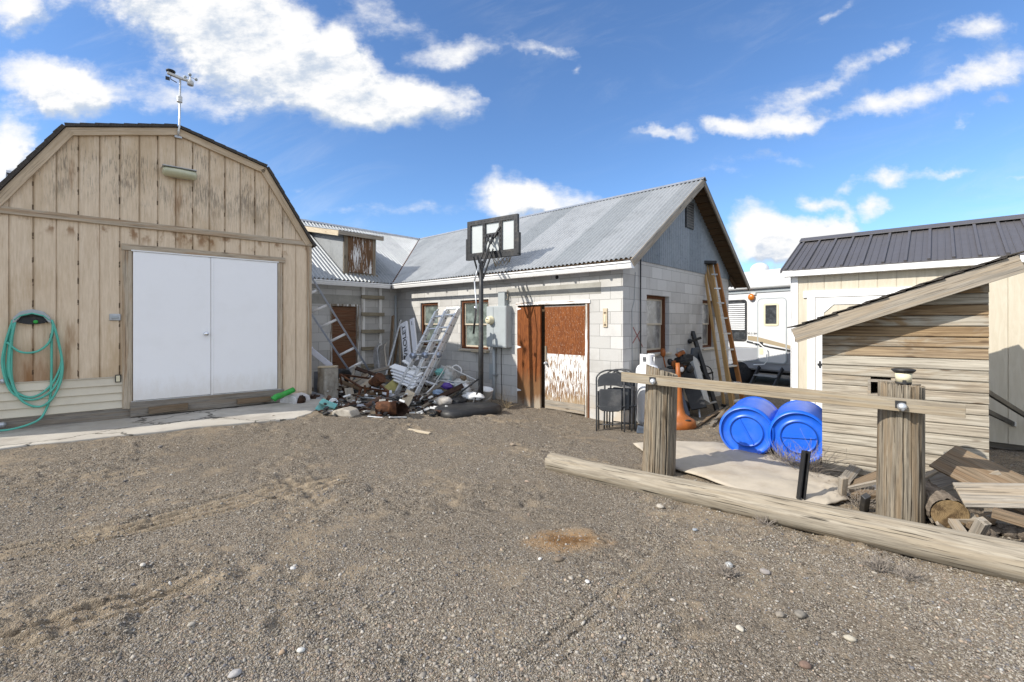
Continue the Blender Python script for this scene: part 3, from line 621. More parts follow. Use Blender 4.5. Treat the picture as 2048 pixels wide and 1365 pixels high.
# ---------------------------------------------------------------- ground
def make_ground():
    def line(a0, a1, fine0, fine1, d):
        core = list(np.arange(fine0, fine1 + d / 2, d)); o = []; x = fine1; st = d
        while x < a1: st *= 1.28; x += st; o.append(min(x, a1))
        i = []; x = fine0; st = d
        while x > a0: st *= 1.28; x -= st; i.append(max(x, a0))
        return np.array(i[::-1] + core + o)
    xs = line(-400, 400, -5.4, 5.0, .013); ys = line(-300, 700, 1.75, 7.4, .013)
    X, Y = np.meshgrid(xs, ys); Z = ground_z(X, Y); far = np.clip((np.hypot(X, Y - 5) - 12) / 30, 0, 1); Z = Z * (1 - far)
    nx, ny = len(xs), len(ys); co = np.stack([X.ravel(), Y.ravel(), Z.ravel()], 1).astype(np.float32)
    j, i = np.meshgrid(np.arange(ny - 1), np.arange(nx - 1), indexing='ij'); a = (j * nx + i).ravel()
    q = np.stack([a, a + 1, a + nx + 1, a + nx], 1).astype(np.int32)
    me = bpy.data.meshes.new("ground"); me.vertices.add(len(co)); me.vertices.foreach_set("co", co.ravel())
    me.loops.add(q.size); me.loops.foreach_set("vertex_index", q.ravel()); me.polygons.add(len(q))
    me.polygons.foreach_set("loop_start", np.arange(0, q.size, 4, dtype=np.int32)); me.polygons.foreach_set("use_smooth", np.ones(len(q), bool))
    me.update(); me.validate(); me.materials.append(GROUNDM)
    at = me.attributes.new('track', 'FLOAT', 'POINT'); at.data.foreach_set('value', track_mask(X.ravel(), Y.ravel()).astype(np.float32))
    o = bpy.data.objects.new("ground", me); C.objects.link(o); tag(o, 'brown gravel and dirt yard with tyre tracks', None, None, 'structure')
make_ground()

def slab():
    pts = [(-60, 905), (60, 889), (150, 881), (240, 871), (330, 862), (400, 853), (470, 847), (540, 841), (590, 836), (622, 826), (640, 812), (655, 800)]
    poly = []
    for i, (a, b) in enumerate(pts):
        z = .315; Z = FPX * (CAMH - z) / (b - HY); poly.append(((a - HX) / FPX * Z, Z))
    bk = [BF.w(4.0, .3, 0), BF.w(-1.2, .3, 0)]
    m = MB(); m.prism([p[:2] for p in poly] + [(b.x, b.y) for b in bk], .0, .315, 'z')
    o = m.build("concrete_apron", CONC, bevel=.012); tag(o, 'cracked concrete apron in front of the tan barn shed', None, None, 'structure')
    # cracks as real shallow slots would vanish at this size: they are dark lines in the concrete colour
slab()

def in_poly(x, y, fr, x0, x1, y0, y1):
    ox, oy = fr.M.translation.x, fr.M.translation.y; a = math.atan2(fr.M[1][0], fr.M[0][0]); c, s = math.cos(a), math.sin(a)
    u = (x - ox) * c + (y - oy) * s; v = -(x - ox) * s + (y - oy) * c
    return (u > x0) & (u < x1) & (v > y0) & (v < y1)

def make_pebbles(N=75000):
    rng = np.random.default_rng(5)
    u = rng.random(N * 2); y0, y1 = 1.75, 9.2; p = 1.35
    Y = (y0 ** -p + u * (y1 ** -p - y0 ** -p)) ** (-1 / p); X = (rng.random(N * 2) * 2 - 1) * 1.2 * Y
    ok = ~(in_poly(X, Y, BF, -3, 3.7, -1.25, 6) | in_poly(X, Y, KF, -.02, 6, -.02, 8) | in_poly(X, Y, DF, 0, 1.2, 0, 2) | in_poly(X, Y, GF, 0, 5, 0, 3))
    patch = fbm(X * .8, Y * .8, 91, 3); ok &= rng.random(N * 2) < np.clip((patch - .25) * 3, .25, 1)
    X = X[ok][:N]; Y = Y[ok][:N]; n = len(X)
    r = np.exp(rng.normal(math.log(.0036), .42, n)); big = rng.random(n) < .010; r[big] = rng.uniform(.008, .013, big.sum()); r = np.clip(r, .003, .018) * np.clip(.72 + Y * .085, .85, 1.5)
    Z = ground_z(X, Y) + r * .12
    t = (1 + 5 ** .5) / 2
    bv = np.array([(-1, t, 0), (1, t, 0), (-1, -t, 0), (1, -t, 0), (0, -1, t), (0, 1, t), (0, -1, -t), (0, 1, -t), (t, 0, -1), (t, 0, 1), (-t, 0, -1), (-t, 0, 1)]); bv /= np.linalg.norm(bv[0])
    bf = np.array([(0, 11, 5), (0, 5, 1), (0, 1, 7), (0, 7, 10), (0, 10, 11), (1, 5, 9), (5, 11, 4), (11, 10, 2), (10, 7, 6), (7, 1, 8), (3, 9, 4), (3, 4, 2), (3, 2, 6), (3, 6, 8), (3, 8, 9), (4, 9, 5), (2, 4, 11), (6, 2, 10), (8, 6, 7), (9, 8, 1)])
    V = bv[None] * (1 + rng.normal(0, .13, (n, 12, 1))); sc = np.stack([rng.uniform(.8, 1.5, n), rng.uniform(.7, 1.1, n), rng.uniform(.45, .85, n)], 1) * r[:, None]
    V = V * sc[:, None]; a = rng.uniform(0, 6.283, n); ca, sa = np.cos(a)[:, None], np.sin(a)[:, None]
    W = np.stack([V[..., 0] * ca - V[..., 1] * sa, V[..., 0] * sa + V[..., 1] * ca, V[..., 2]], -1); tl = rng.normal(0, .25, (n, 1)); W[..., 2] += W[..., 0] * tl
    W += np.stack([X, Y, Z], 1)[:, None]
    F = (bf[None] + (np.arange(n) * 12)[:, None, None]).reshape(-1, 3).astype(np.int32)
    pal = np.array([(.33, .29, .235), (.27, .24, .20), (.20, .18, .155), (.40, .36, .30), (.44, .41, .36), (.33, .25, .19), (.14, .14, .15), (.30, .27, .20), (.42, .33, .24), (.50, .48, .44)])
    ci = rng.choice(len(pal), n, p=[.2, .2, .15, .13, .06, .06, .06, .08, .04, .02]); col = pal[ci] * rng.uniform(.68, 1.04, (n, 1)); col = np.repeat(np.concatenate([col, np.ones((n, 1))], 1), 12, 0)
    me = bpy.data.meshes.new("gravel"); me.vertices.add(n * 12); me.vertices.foreach_set("co", W.astype(np.float32).ravel())
    me.loops.add(F.size); me.loops.foreach_set("vertex_index", F.ravel()); me.polygons.add(len(F)); me.polygons.foreach_set("loop_start", np.arange(0, F.size, 3, dtype=np.int32))
    me.polygons.foreach_set("use_smooth", np.ones(len(F), bool)); me.update()
    at = me.attributes.new("col", 'FLOAT_COLOR', 'POINT'); at.data.foreach_set("color", col.astype(np.float32).ravel()); me.materials.append(PEBM)
    o = bpy.data.objects.new("gravel", me); C.objects.link(o); tag(o, 'loose pebbles and stone chips scattered over the yard', None, None, 'stuff')
make_pebbles()

# ---------------------------------------------------------------- barn shed
PROF = [(0.0, 2.68), (.69, 3.81), (1.845, 4.13), (3.0, 3.81), (3.69, 2.68)]
def prof(x):
    for (a, b), (c, d) in zip(PROF, PROF[1:]):
        if a <= x <= c: return b + (d - b) * (x - a) / (c - a)
    return PROF[0][1]
def barn():
    r = thing("barn_shed", "tan gambrel-roofed barn shed with grooved plank siding and white double doors", "shed", M=BF.M)
    D = 4.9; m = MB()
    m.prism([(0, .06)] + PROF + [(3.69, .06)], 0.0, D, 'y'); 
    xs = np.arange(0, 3.70, .2032)
    for a in xs:
        b = min(a + .2032 - .011, 3.69); brk = [p for p in PROF if a < p[0] < b]
        m.prism([(a, .16), (a, prof(a))] + brk + [(b, prof(b)), (b, .16)], -.010, .0)
    for k in range(24):
        m.box(3.69, 3.70, k * .2032, k * .2032 + .192, .12, 2.66); m.box(-.01, 0, k * .2032, k * .2032 + .192, .12, 2.66)
    m.build("wall", SIDING, r)
    # shingled roof: four slabs following the profile
    m = MB(); O = [(-.05, 2.61)] + [(x, z) for x, z in PROF] + [(3.74, 2.61)]
    for (a, b), (c, d) in zip(O, O[1:]):
        L = math.hypot(c - a, d - b); nx, nz = -(d - b) / L * .036, (c - a) / L * .036
        k = max(1, int(L / .14))
        for i in range(k):
            t0, t1 = i / k, (i + 1) / k; e = .007 if a < 1.8 else -.007
            p0 = (a + (c - a) * t0, b + (d - b) * t0); p1 = (a + (c - a) * t1, b + (d - b) * t1); up0 = 1.22 if c <= 1.9 else 1.0; up1 = 1.0 if c <= 1.9 else 1.22
            m.prism([p0, p1, (p1[0] + nx * up1, p1[1] + nz * up1), (p0[0] + nx * up0, p0[1] + nz * up0)], -.075 - .008 * ((i * 7) % 3) / 2, D + .07)
    m.build("roof", SHINGLE, r)
    for (a, b), (c, d) in zip(O[1:5], O[2:6]):
        L = math.hypot(c - a, d - b); ux, uz = (c - a) / L, (d - b) / L; nx, nz = uz * .055, -ux * .055
        p, q = (a + nx, -.030, b + nz), (c + nx, -.030, d + nz)
        plank("rake_board", p, q, .04, .10, TRIMW, r, up=(-nx, 0, -nz), bevel=.004)
    plank("band_board", (-.02, -.026, 2.665), (3.71, -.026, 2.665), .032, .085, TRIMG, r, bevel=.004)
    plank("corner_board", (3.665, -.021, .10), (3.665, -.021, 2.62), .075, .02, TRIMGZ if False else TRIMG, r, up=(0, 1, 0))
    # cream vinyl skirting, lower left
    m = MB(); zt, zb = BF.q(200, 757).z, BF.q(200, 820).z; x1 = BF.q(255, 700).x; h = (zt - zb) / 4
    for i in range(4):
        z0 = zb + h * i; m.prism([(-.014, z0 + h), (-.036, z0 + .006), (-.030, z0), (-.012, z0)], -.05, x1, 'x')
    m.build("skirting", VINYL, r)
    m = MB(); m.box(x1, x1 + .018, -.040, -.010, zb - .02, BF.q(255, 505).z); m.box(-.05, x1, -.028, -.014, zt, zt + .012); m.build("edge_strip", TANW, r)
    plank("skid", (-.1, -.006, (zb + .0) / 2), (1.33, -.006, zb / 2), .03, zb + .02, GREYBD, r, up=(0, 0, 1))
    # doors
    x0, xm, x2 = BF.q(266, 650).x, BF.q(421, 650).x, BF.q(553, 650).x; z0, z1 = BF.q(553, 777).z, BF.q(553, 527).z
    for a, b, k in ((x0, xm - .004, 0), (xm + .004, x2, 1)):
        m = MB(); m.box(a, b, -.052, -.018, z0, z1); 
        if k: m.box(a - .004, a + .022, -.062, -.052, z0 - .03, z1 - .004)
        d = m.build("door", WHITE_DOOR, r, bevel=.003)
        if k == 0:
            p = BF.q(411, 668); m = MB(); m.lathe([(.034, 0), (.034, .008), (.014, .012), (.012, .03), (.026, .036), (.031, .05), (.026, .062), (.008, .068), (0, .068)], 20, Matrix.Translation((p.x, -.052, p.z)) @ Matrix.Rotation(R(90), 4, 'X')); m.build("knob", CHROME, d)
    plank("door_header", (x0 - .12, -.03, z1 + .055), (x2 + .12, -.03, z1 + .055), .045, .085, TRIMG, r, rough=.002)
    plank("drip_strip", (x0 - .02, -.048, z1 + .012), (x2 + .02, -.048, z1 + .012), .03, .018, WHITE, r)
    plank("door_jamb", (x0 - .062, -.028, z0 - .10), (x0 - .062, -.028, z1 + .01), .10, .03, TRIMG, r, up=(0, 1, 0), rough=.003)
    plank("door_jamb", (x2 + .045, -.028, z0 - .05), (x2 + .045, -.028, z1 + .01), .07, .03, TRIMG, r, up=(0, 1, 0), rough=.003)
    m = MB(); m.box(x0 - .02, x2 + .06, -.064, -.02, z0 - .022, z0 - .006); m.build("threshold", ALU, r)
    plank("sill_board", (x0 - .03, -.05, (z0 - .02 + .015) / 2 + .01), (x2 + .10, -.05, (z0 - .02 + .015) / 2 + .01), .05, z0 - .04, GREYBD, r)
    return x0, x2, z0
BX0, BX2, BZ0 = barn()
def board_fence():
    r = thing("board_fence", "tan board fence carrying on to the left from the barn shed corner", "fence", M=BF.M)
    for k in range(9): plank("board", (-.10 - k * .155, .03, .0), (-.10 - k * .155, .03, 2.1 + .02 * math.sin(k * 2.1)), .148, .02, TRIMG, r, up=(0, 1, 0))
    for z in (.4, 1.8): plank("rail", (-1.42, .065, z), (-.02, .065, z), .04, .09, TRIMG, r)
    plank("post", (-1.40, .13, -.1), (-1.40, .13, 2.15), .09, .09, TRIMG, r, up=(0, 1, 0))
board_fence()

# ---------------------------------------------------------------- block building
PIT = .653; RZ = 4.47; HALF = 2.53; FL = 6.53; OV = .32; GO = .36
def rz(x): return RZ - PIT * abs(x - HALF)
def wall_mesh(L, H, holes, th=.2):
    xs = sorted({0, L} | {h[0] for h in holes} | {h[1] for h in holes}); zs = sorted({-.35, H} | {h[2] for h in holes} | {h[3] for h in holes}); m = MB()
    for a, b in zip(xs, xs[1:]):
        for c, d in zip(zs, zs[1:]):
            if any(h[0] - 1e-6 <= a and b <= h[1] + 1e-6 and h[2] - 1e-6 <= c and d <= h[3] + 1e-6 for h in holes): continue
            m.add([(a, 0, c), (b, 0, c), (b, 0, d), (a, 0, d)], [(0, 1, 2, 3)]); m.add([(a, th, c), (b, th, c), (b, th, d), (a, th, d)], [(3, 2, 1, 0)])
    for x0, x1, z0, z1 in holes:
        m.add([(x0, 0, z0), (x1, 0, z0), (x1, th, z0), (x0, th, z0)], [(0, 1, 2, 3)]); m.add([(x0, 0, z1), (x1, 0, z1), (x1, th, z1), (x0, th, z1)], [(3, 2, 1, 0)])
        m.add([(x0, 0, z0), (x0, 0, z1), (x0, th, z1), (x0, th, z0)], [(3, 2, 1, 0)]); m.add([(x1, 0, z0), (x1, 0, z1), (x1, th, z1), (x1, th, z0)], [(0, 1, 2, 3)])
    m.add([(0, 0, H), (L, 0, H), (L, th, H), (0, th, H)], [(0, 1, 2, 3)])
    return m
def window(parent, M, x0, x1, z0, z1, pane, setb=.07, bead=None, sill=True, fw=.055):
    """sash window in the wall's own frame M: frame > pane, sash, sill"""
    m = MB(); y0 = setb
    for a, b, c, d in ((x0, x0 + fw, z0, z1), (x1 - fw, x1, z0, z1), (x0 + fw, x1 - fw, z1 - fw, z1), (x0 + fw, x1 - fw, z0, z0 + fw * .8)): m.box(a, b, y0 - .04, y0 + .05, c, d)
    f = m.build("window", BROWNFR, parent, M=M, bevel=.003)
    zm = (z0 + z1) / 2 + .0; m = MB(); i = fw; t = .032
    for (u, v, yy) in ((zm - .012, z1 - fw, y0 + .0), (z0 + fw * .8, zm + .012, y0 + .022)):
        for a, b, c, d in ((x0 + i, x0 + i + t, u, v), (x1 - i - t, x1 - i, u, v), (x0 + i + t, x1 - i - t, v - t, v), (x0 + i + t, x1 - i - t, u, u + t)): m.box(a, b, yy, yy + .02, c, d)
    m.build("sash", bead or TANW, f, bevel=.002)
    m = MB()
    m.box(x0 + i + t, x1 - i - t, y0 + .008, y0 + .012, zm + t - .012, z1 - fw - t); m.box(x0 + i + t, x1 - i - t, y0 + .030, y0 + .034, z0 + fw * .8 + t, zm + .012 - t)
    m.build("pane", pane, f)
    if sill:
        m = MB(); m.prism([(-.04, z0 - .045), (-.04, z0 - .015), (y0 - .04, z0 + .004), (y0 - .04, z0 - .045)], x0 - .03, x1 + .03, 'x'); m.build("sill", TANW, f, bevel=.004)
    return f
def corr(cols, amp=.016, pitch=.085, per=8):
    """cols(t) -> (low point, high point, normal) ; list of t positions"""
    m = MB(); vs = []; fs = []
    for k, t in enumerate(cols[0]):
        a, b, n = cols[1](t); o = amp * math.sin(2 * math.pi * t / pitch); vs += [Vector(a) + Vector(n) * o, Vector(b) + Vector(n) * o]
        if k: fs.append((2 * k - 2, 2 * k, 2 * k + 1, 2 * k - 1))
    m.add(vs, fs, True); return m

def block_building():
    r = thing("block_building", "whitewashed concrete-block workshop with corrugated metal roof and orange plywood doors", "building", M=KF.M)
    WH = 2.80
    MF = Matrix.Translation((0, FL, 0)) @ Matrix.Rotation(R(-90), 4, 'Z')          # front wall, x runs from the inner corner to the near corner
    fx = lambda px, py=650: FL - KF.q(px, py, 0, 0).y; fz = lambda px, py: KF.q(px, py, 0, 0).z
    # openings in the front wall
    w1 = (fx(841), fx(876), fz(860, 692), fz(860, 606)); w2 = (fx(921), fx(977), fz(950, 699), fz(950, 600))
    dl, dr = fx(1034), fx(1179); dz0, dz1 = .02, fz(1110, 603)
    wall_mesh(FL, WH, [w1, w2, (dl, dr, -.35, dz1)]).build("front_wall", BLOCK, r, M=MF)
    for w in (w1, w2): window(r, MF, *w, PANE, .075)
    # lintels
    m = MB(); m.box(fx(1016), fx(1202), -.004, .06, fz(1180, 588.5), fz(1180, 566)); m.build("lintel", CONCD, r, M=MF)
    # doors in a peeling frame
    m = MB(); t = .06; m.box(dl, dl + .035, -.012, .06, -.1, dz1); m.build("door_frame", PEELZ, r, M=MF, bevel=.004)
    m = MB(); m.box(dr - .09, dr - .035, .0, .08, -.1, dz1 - .05); m.build("door_frame", PEELZ, r, M=MF, bevel=.004)
    m = MB(); m.box(dl, dr, .085, .11, -.3, dz1); m.build("door_backing", EAVEW, r, M=MF)  # added dark sheet keeps the gap between the doors dark
    m = MB(); m.box(dr - .035, dr, -.012, .07, -.12, dz1 - .05); m.build("door_jamb", BROWNFR, r, M=MF, bevel=.004)
    m = MB(); m.box(dl - .02, dr + .02, -.018, .05, dz1 - .055, dz1); m.build("door_header", PEELX, r, M=MF, bevel=.004)
    xm = fx(1085.5)
    m = MB(); m.box(0, xm - dl - .04, -.035, 0, .02, dz1 - .09)
    d1 = m.build("door", DOOR_L, r, M=MF @ Matrix.Translation((dl + .035, 0, 0)) @ Matrix.Rotation(R(-2.5), 4, 'Z'), bevel=.003); d1['label'] = "varnished orange plywood door"
    for z in (.35, 1.18, 1.92):
        m = MB(); m.prism([(0, z - .028), (.11, z - .006), (.11, z + .006), (0, z + .028)], -.041, -.034); m.build("hinge", WHITE, d1)
    m = MB(); m.box(0, dr - .09 - xm - .03, 0, .035, .06, dz1 - .075)
    d2 = m.build("door", DOOR_R, r, M=MF @ Matrix.Translation((xm + .02, .03, 0)), bevel=.003); d2['label'] = "plywood door with white paint flaking off its lower half"
    m = MB(); m.box(.02, .055, -.02, 0, .95, 1.22); m.build("latch", PEELZ, d2)
    m = MB(); m.lathe([(.03, 0), (.03, .01), (.012, .015), (.012, .035), (.026, .045), (.022, .065), (0, .068)], 14, Matrix.Translation((.05, 0, .9)) @ Matrix.Rotation(R(90), 4, 'X')); m.build("knob", STEEL, d2)
    plank("kick_board", (xm + .06, .02, .14), (dr - .12, .02, .14), .03, .16, GREYW, r, M=None) if False else None
    m = MB(); m.box(.02, dr - .09 - xm - .05, -.014, 0, .07, .23); m.build("kick_board", GREYW, d2)
    m = MB(); m.box(dl - .05, FL + .02, -.10, .0, -.35, .012); m.build("footing", CONC, r, M=MF, bevel=.02)
    # gable wall
    g1 = (KF.q(1293.5, 650).x, KF.q(1338.5, 650).x, KF.q(1300, 708).z, KF.q(1300, 590).z); g2 = (KF.q(1405, 650).x, KF.q(1430, 650).x, KF.q(1405, 697).z, KF.q(1405, 600).z)
    GH = 2.75; wall_mesh(2 * HALF, GH, [g1, g2]).build("gable_wall", BLOCK, r)
    for w in (g1, g2): window(r, Matrix.Identity(4), *w, PANE_G, .12)
    wall_mesh(2 * HALF, WH - .4, []).build("back_wall", BLOCK, r, M=Matrix.Translation((2 * HALF, 0, 0)) @ Matrix.Rotation(R(90), 4, 'Z'))
    # corrugated gable cladding, a sheet filling the triangle
    ts = np.arange(.0, 2 * HALF + .001, .085 / 8)
    def col(t):
        lo = GH - .05; hi = max(lo + .01, rz(t) - .03); return (t, -.014, lo), (t, -.014, hi), (0, -1, 0)
    corr((ts, col), .010).build("gable_cladding", CLADM, r)
    m = MB(); vx0, vx1 = KF.q(1369, 430).x, KF.q(1384, 430).x; vz0, vz1 = KF.q(1375, 457).z, KF.q(1375, 404).z
    m.box(vx0, vx1, -.04, -.012, vz0, vz1); v = m.build("gable_vent", BLACK, r)
    m = MB(); n = 10
    for k in range(n):
        z = vz0 + (vz1 - vz0) * (k + .5) / n; m.beam((vx0, -.046, z), (vx1, -.046, z), .004, .018, up=(0, -.6, .8))
    m.build("louvre", CHAIRM, v)
    # wing wall
    MW = Matrix.Translation((-6.5, FL, 0)); wx = lambda px, py=650: KF.q(px, py, 1, FL).x; wz = lambda px, py: KF.q(px, py, 1, FL).z
    wd = (wx(660) + 6.5, wx(718) + 6.5, wz(700, 738), wz(700, 609))
    wall_mesh(6.5, WH, [wd]).build("wing_wall", BLOCK, r, M=MW)
    m = MB(); m.box(wx(600) + 6.5, wx(722) + 6.5, -.004, .05, wz(700, 610), wz(700, 591)); m.build("lintel", CONCD, r, M=MW)
    d = MB(); d.box(wd[0] + .05, wd[1] - .05, .05, .08, wd[2], wd[3] - .05); dd = d.build("door", PEELRED, r, M=MW, bevel=.003); dd['label'] = "small plank door with peeling paint in the wing wall"
    m = MB()
    for x in (wd[0], wd[1] - .05): m.box(x, x + .05, -.01, .09, wd[2], wd[3])
    m.box(wd[0] + .05, wd[1] - .05, -.01, .09, wd[3] - .05, wd[3]); m.build("door_frame", PEELZ, r, M=MW, bevel=.003)
    # roofs: the main roof meets the wing roof along a valley
    YR = FL + HALF; nrm = Vector((-PIT, 0, 1)).normalized()
    ts = np.arange(-GO, YR + .001, .085 / 7)
    def main(t):
        x = max(-OV, min(t - FL, HALF - .01)); return (x, t, rz(x) + .02), (HALF, t, RZ + .02), nrm
    corr((ts, main)).build("roof", ROOFM, r)
    n2 = Vector((PIT, 0, 1)).normalized()
    corr((np.arange(-GO, YR + 2.4, .085 / 4), lambda t: ((2 * HALF + .45, t, rz(2 * HALF + .45) + .02), (HALF, t, RZ + .02), n2))).build("back_roof", ROOFM, r)
    n3 = Vector((0, -PIT, 1)).normalized()
    def wing(t):
        y = FL + max(-OV, min(t, HALF - .01)); return (t, y, RZ - PIT * (YR - y) + .02), (t, YR, RZ + .02), n3
    corr((np.arange(-6.8, HALF, .095 / 8), wing), .023, .095).build("wing_roof", ROOFW, r)
    n4 = Vector((0, PIT, 1)).normalized()
    corr((np.arange(-6.8, HALF, .085 / 4), lambda t: ((t, YR + 2.9, RZ - PIT * 2.9 + .02), (t, YR, RZ + .02), n4))).build("wing_back_roof", ROOFW, r)
    m = MB(); m.tube([(-.30, FL - .30, rz(-.30) + .032), (HALF, YR, RZ + .032)], .018, 6); m.build("valley_flashing", RUST, r)
    m = MB(); m.prism([(HALF - .10, RZ - .025), (HALF, RZ + .043), (HALF + .10, RZ - .025), (HALF, RZ + .03)], -GO - .01, YR, 'y'); m.build("ridge_cap", STEEL, r)
    m = MB(); m.prism([(YR - .10, RZ - .025), (YR, RZ + .043), (YR + .10, RZ - .025), (YR, RZ + .03)], -6.8, HALF, 'x'); m.build("ridge_cap", STEEL, r)
    # roof deck boards seen under the overhang, rafters, rake boards
    for sgn, x1 in ((-1, -OV), (1, 2 * HALF + .45)):
        p, q = (HALF, -GO + .02, RZ - .06), (x1, -GO + .02, rz(x1) - .06)
        plank("rake_board", p, q, .03, .13 if sgn < 0 else .10, GREYW if sgn < 0 else GREYBD, r, up=(0, 0, 1))
        nb = 18
        for k in range(nb):
            a, b = k / nb, (k + 1) / nb; X0, X1 = HALF + (x1 - HALF) * a, HALF + (x1 - HALF) * (b - .004)
            if sgn > 0 and k % 1 == 0:
                plank("soffit_board", ((X0 + X1) / 2, -GO + .04, rz((X0 + X1) / 2) - .012), ((X0 + X1) / 2, .0, rz((X0 + X1) / 2) - .012), abs(X1 - X0) * 1.18, .018, EAVEW, r, up=(sgn * PIT, 0, 1), bevel=0)
    m = MB(); m.prism([(HALF, RZ + .004), (-OV + .02, rz(-OV + .02) + .004), (-OV + .02, rz(-OV + .02) - .016), (HALF, RZ - .016)], -GO + .035, FL + 1.0, 'y'); m.build("roof_deck", EAVEW, r)
    for k in range(9):
        y = .3 + k * .71
        m = MB(); m.prism([(-OV + .06, rz(-OV + .06) - .02), (-OV + .06, rz(-OV + .06) - .11), (.05, rz(.05) - .13), (.05, rz(.05) - .02)], y, y + .04, 'y'); m.build("rafter_tail", EAVEW, r)
    plank("rafter_tail", (2 * HALF - .05, -.06, rz(2 * HALF) - .08), (2 * HALF + .32, -.06, rz(2 * HALF + .32) - .08), .04, .10, EAVEW, r)
    # gutters
    def gut(pts, name="gutter"):
        m = MB()
        for p, q, nx in pts:
            p, q, nx = Vector(p), Vector(q), Vector(nx); prof_ = [(0, 0), (.085, 0), (.105, .05), (.105, .075), (.125, .082), (.125, .105), (.117, .105), (.117, .09), (.09, .08), (.0, .012)]
            n = len(prof_); vs = [a + nx * u + Vector((0, 0, v)) for a in (p, q) for u, v in prof_]
            m.add(vs, [tuple(range(n)), tuple(range(n, 2 * n))[::-1]] + [(i, (i + 1) % n, n + (i + 1) % n, n + i) for i in range(n)])
        return m.build(name, WHITE, r)
    ez = rz(-OV) - .145
    gut([((-OV + .02, -GO, ez), (-OV + .02, FL - OV - .105, ez + .03), (-1, 0, 0))])
    gut([((-6.6, FL - OV + .02, ez + .03), (-OV - .105, FL - OV + .02, ez + .03), (0, -1, 0))])
    # loft dormer on the wing
    a, b = wx(690), wx(747); zb, zt = wz(720, 552), wz(720, 473); y0 = FL - .02
    cheek = MB(); ytop = YR - .35
    yb = lambda z: YR - (RZ - z) / PIT
    for x in (a - .05, b + .03): cheek.prism([(y0, zb), (y0, zt + .05), (yb(zt + .33), zt + .31), (yb(zb) + .05, zb)], x, x + .03, 'x')
    dm = MB(); 
    cheek.build("dormer_cheek", ROOFW, r)
    dd = MB(); dd.box(a + .05, b - .05, y0 - .035, y0, zb + .06, zt - .04); dd.build("loft_door", PEELDOOR, r, bevel=.003)['label'] = "peeling white loft door in the dormer"
    m = MB(); m.box(a - .05, a + .05, y0 - .03, y0 + .03, zb, zt); m.box(b - .05, b + .03, y0 - .03, y0 + .03, zb, zt); m.box(a - .05, b + .03, y0 - .03, y0 + .03, zt - .05, zt + .0); m.box(a - .05, b + .10, y0 - .028, y0 + .03, zb - .2, zb + .05); m.build("dormer_frame", GREYW_Z, r, bevel=.003)
    n5 = Vector((0, -.22, 1)).normalized(); yA, yB = y0 - .13, YR - .45; zA = zt + .015; zB = RZ - PIT * .45 + .035
    corr((np.arange(a - .22, b + .22, .085 / 7), lambda t: ((t, yA, zA + .03), (t, yB, zB + .03), n5))).build("dormer_roof", ROOFW, r)
    plank("dormer_fascia", (a - .22, yA + .02, zA - .02), (b + .20, yA + .02, zA - .02), .025, .10, GREYW, r)
    plank("dormer_rake_board", (a - .215, yA + .04, zA - .04), (a - .215, yB, zB - .05), .025, .12, NEWW, r)
    # interior floor/dark backing so that windows look into a dim room
    m = MB(); m.box(.3, 2 * HALF - .3, .3, FL, -.1, 0); m.build("floor", CONCD, r)
    m = MB(); m.tube([(KF.q(1278, 600).x, -.03, -.05), (KF.q(1278, 600).x, -.03, 2.74)], .012, 8); m.build("conduit", DARKM, r)
    m = MB(); p = KF.q(1114, 555, 0, 0); m.lathe([(.035, 0), (.035, .004), (0, .004)], 14, Matrix.Translation((-.001, p.y, p.z)) @ Matrix.Rotation(R(-90), 4, 'Y')); m.build("flue_hole", BLACK, r)
    # red painted cross on the gable wall
    m = MB()
    for (a1, b1, a2, b2) in ((1266, 655, 1285, 694), (1280, 662, 1265, 687)):
        p, q = KF.q(a1, b1), KF.q(a2, b2); m.beam((p.x, -.0025, p.z), (q.x, -.0025, q.z), .005, .022, up=(0, -1, 0)) if False else m.beam((p.x, -.002, p.z), (q.x, -.002, q.z), .003, .02, up=(q.z - p.z, 0, -(q.x - p.x)))
    m.build("painted_cross", m_plain("faded_red_paint", lin(.34, .12, .10), .9, var=.5, sc=40), r)
    m = MB(); p = KF.q(985, 744, 0, 0); m.box(-.012, .01, p.y - .09, p.y + .09, p.z - .16, p.z + .16); m.build("foundation_vent", GREYM, r, bevel=.004)
    return MF
MFRONT = block_building()

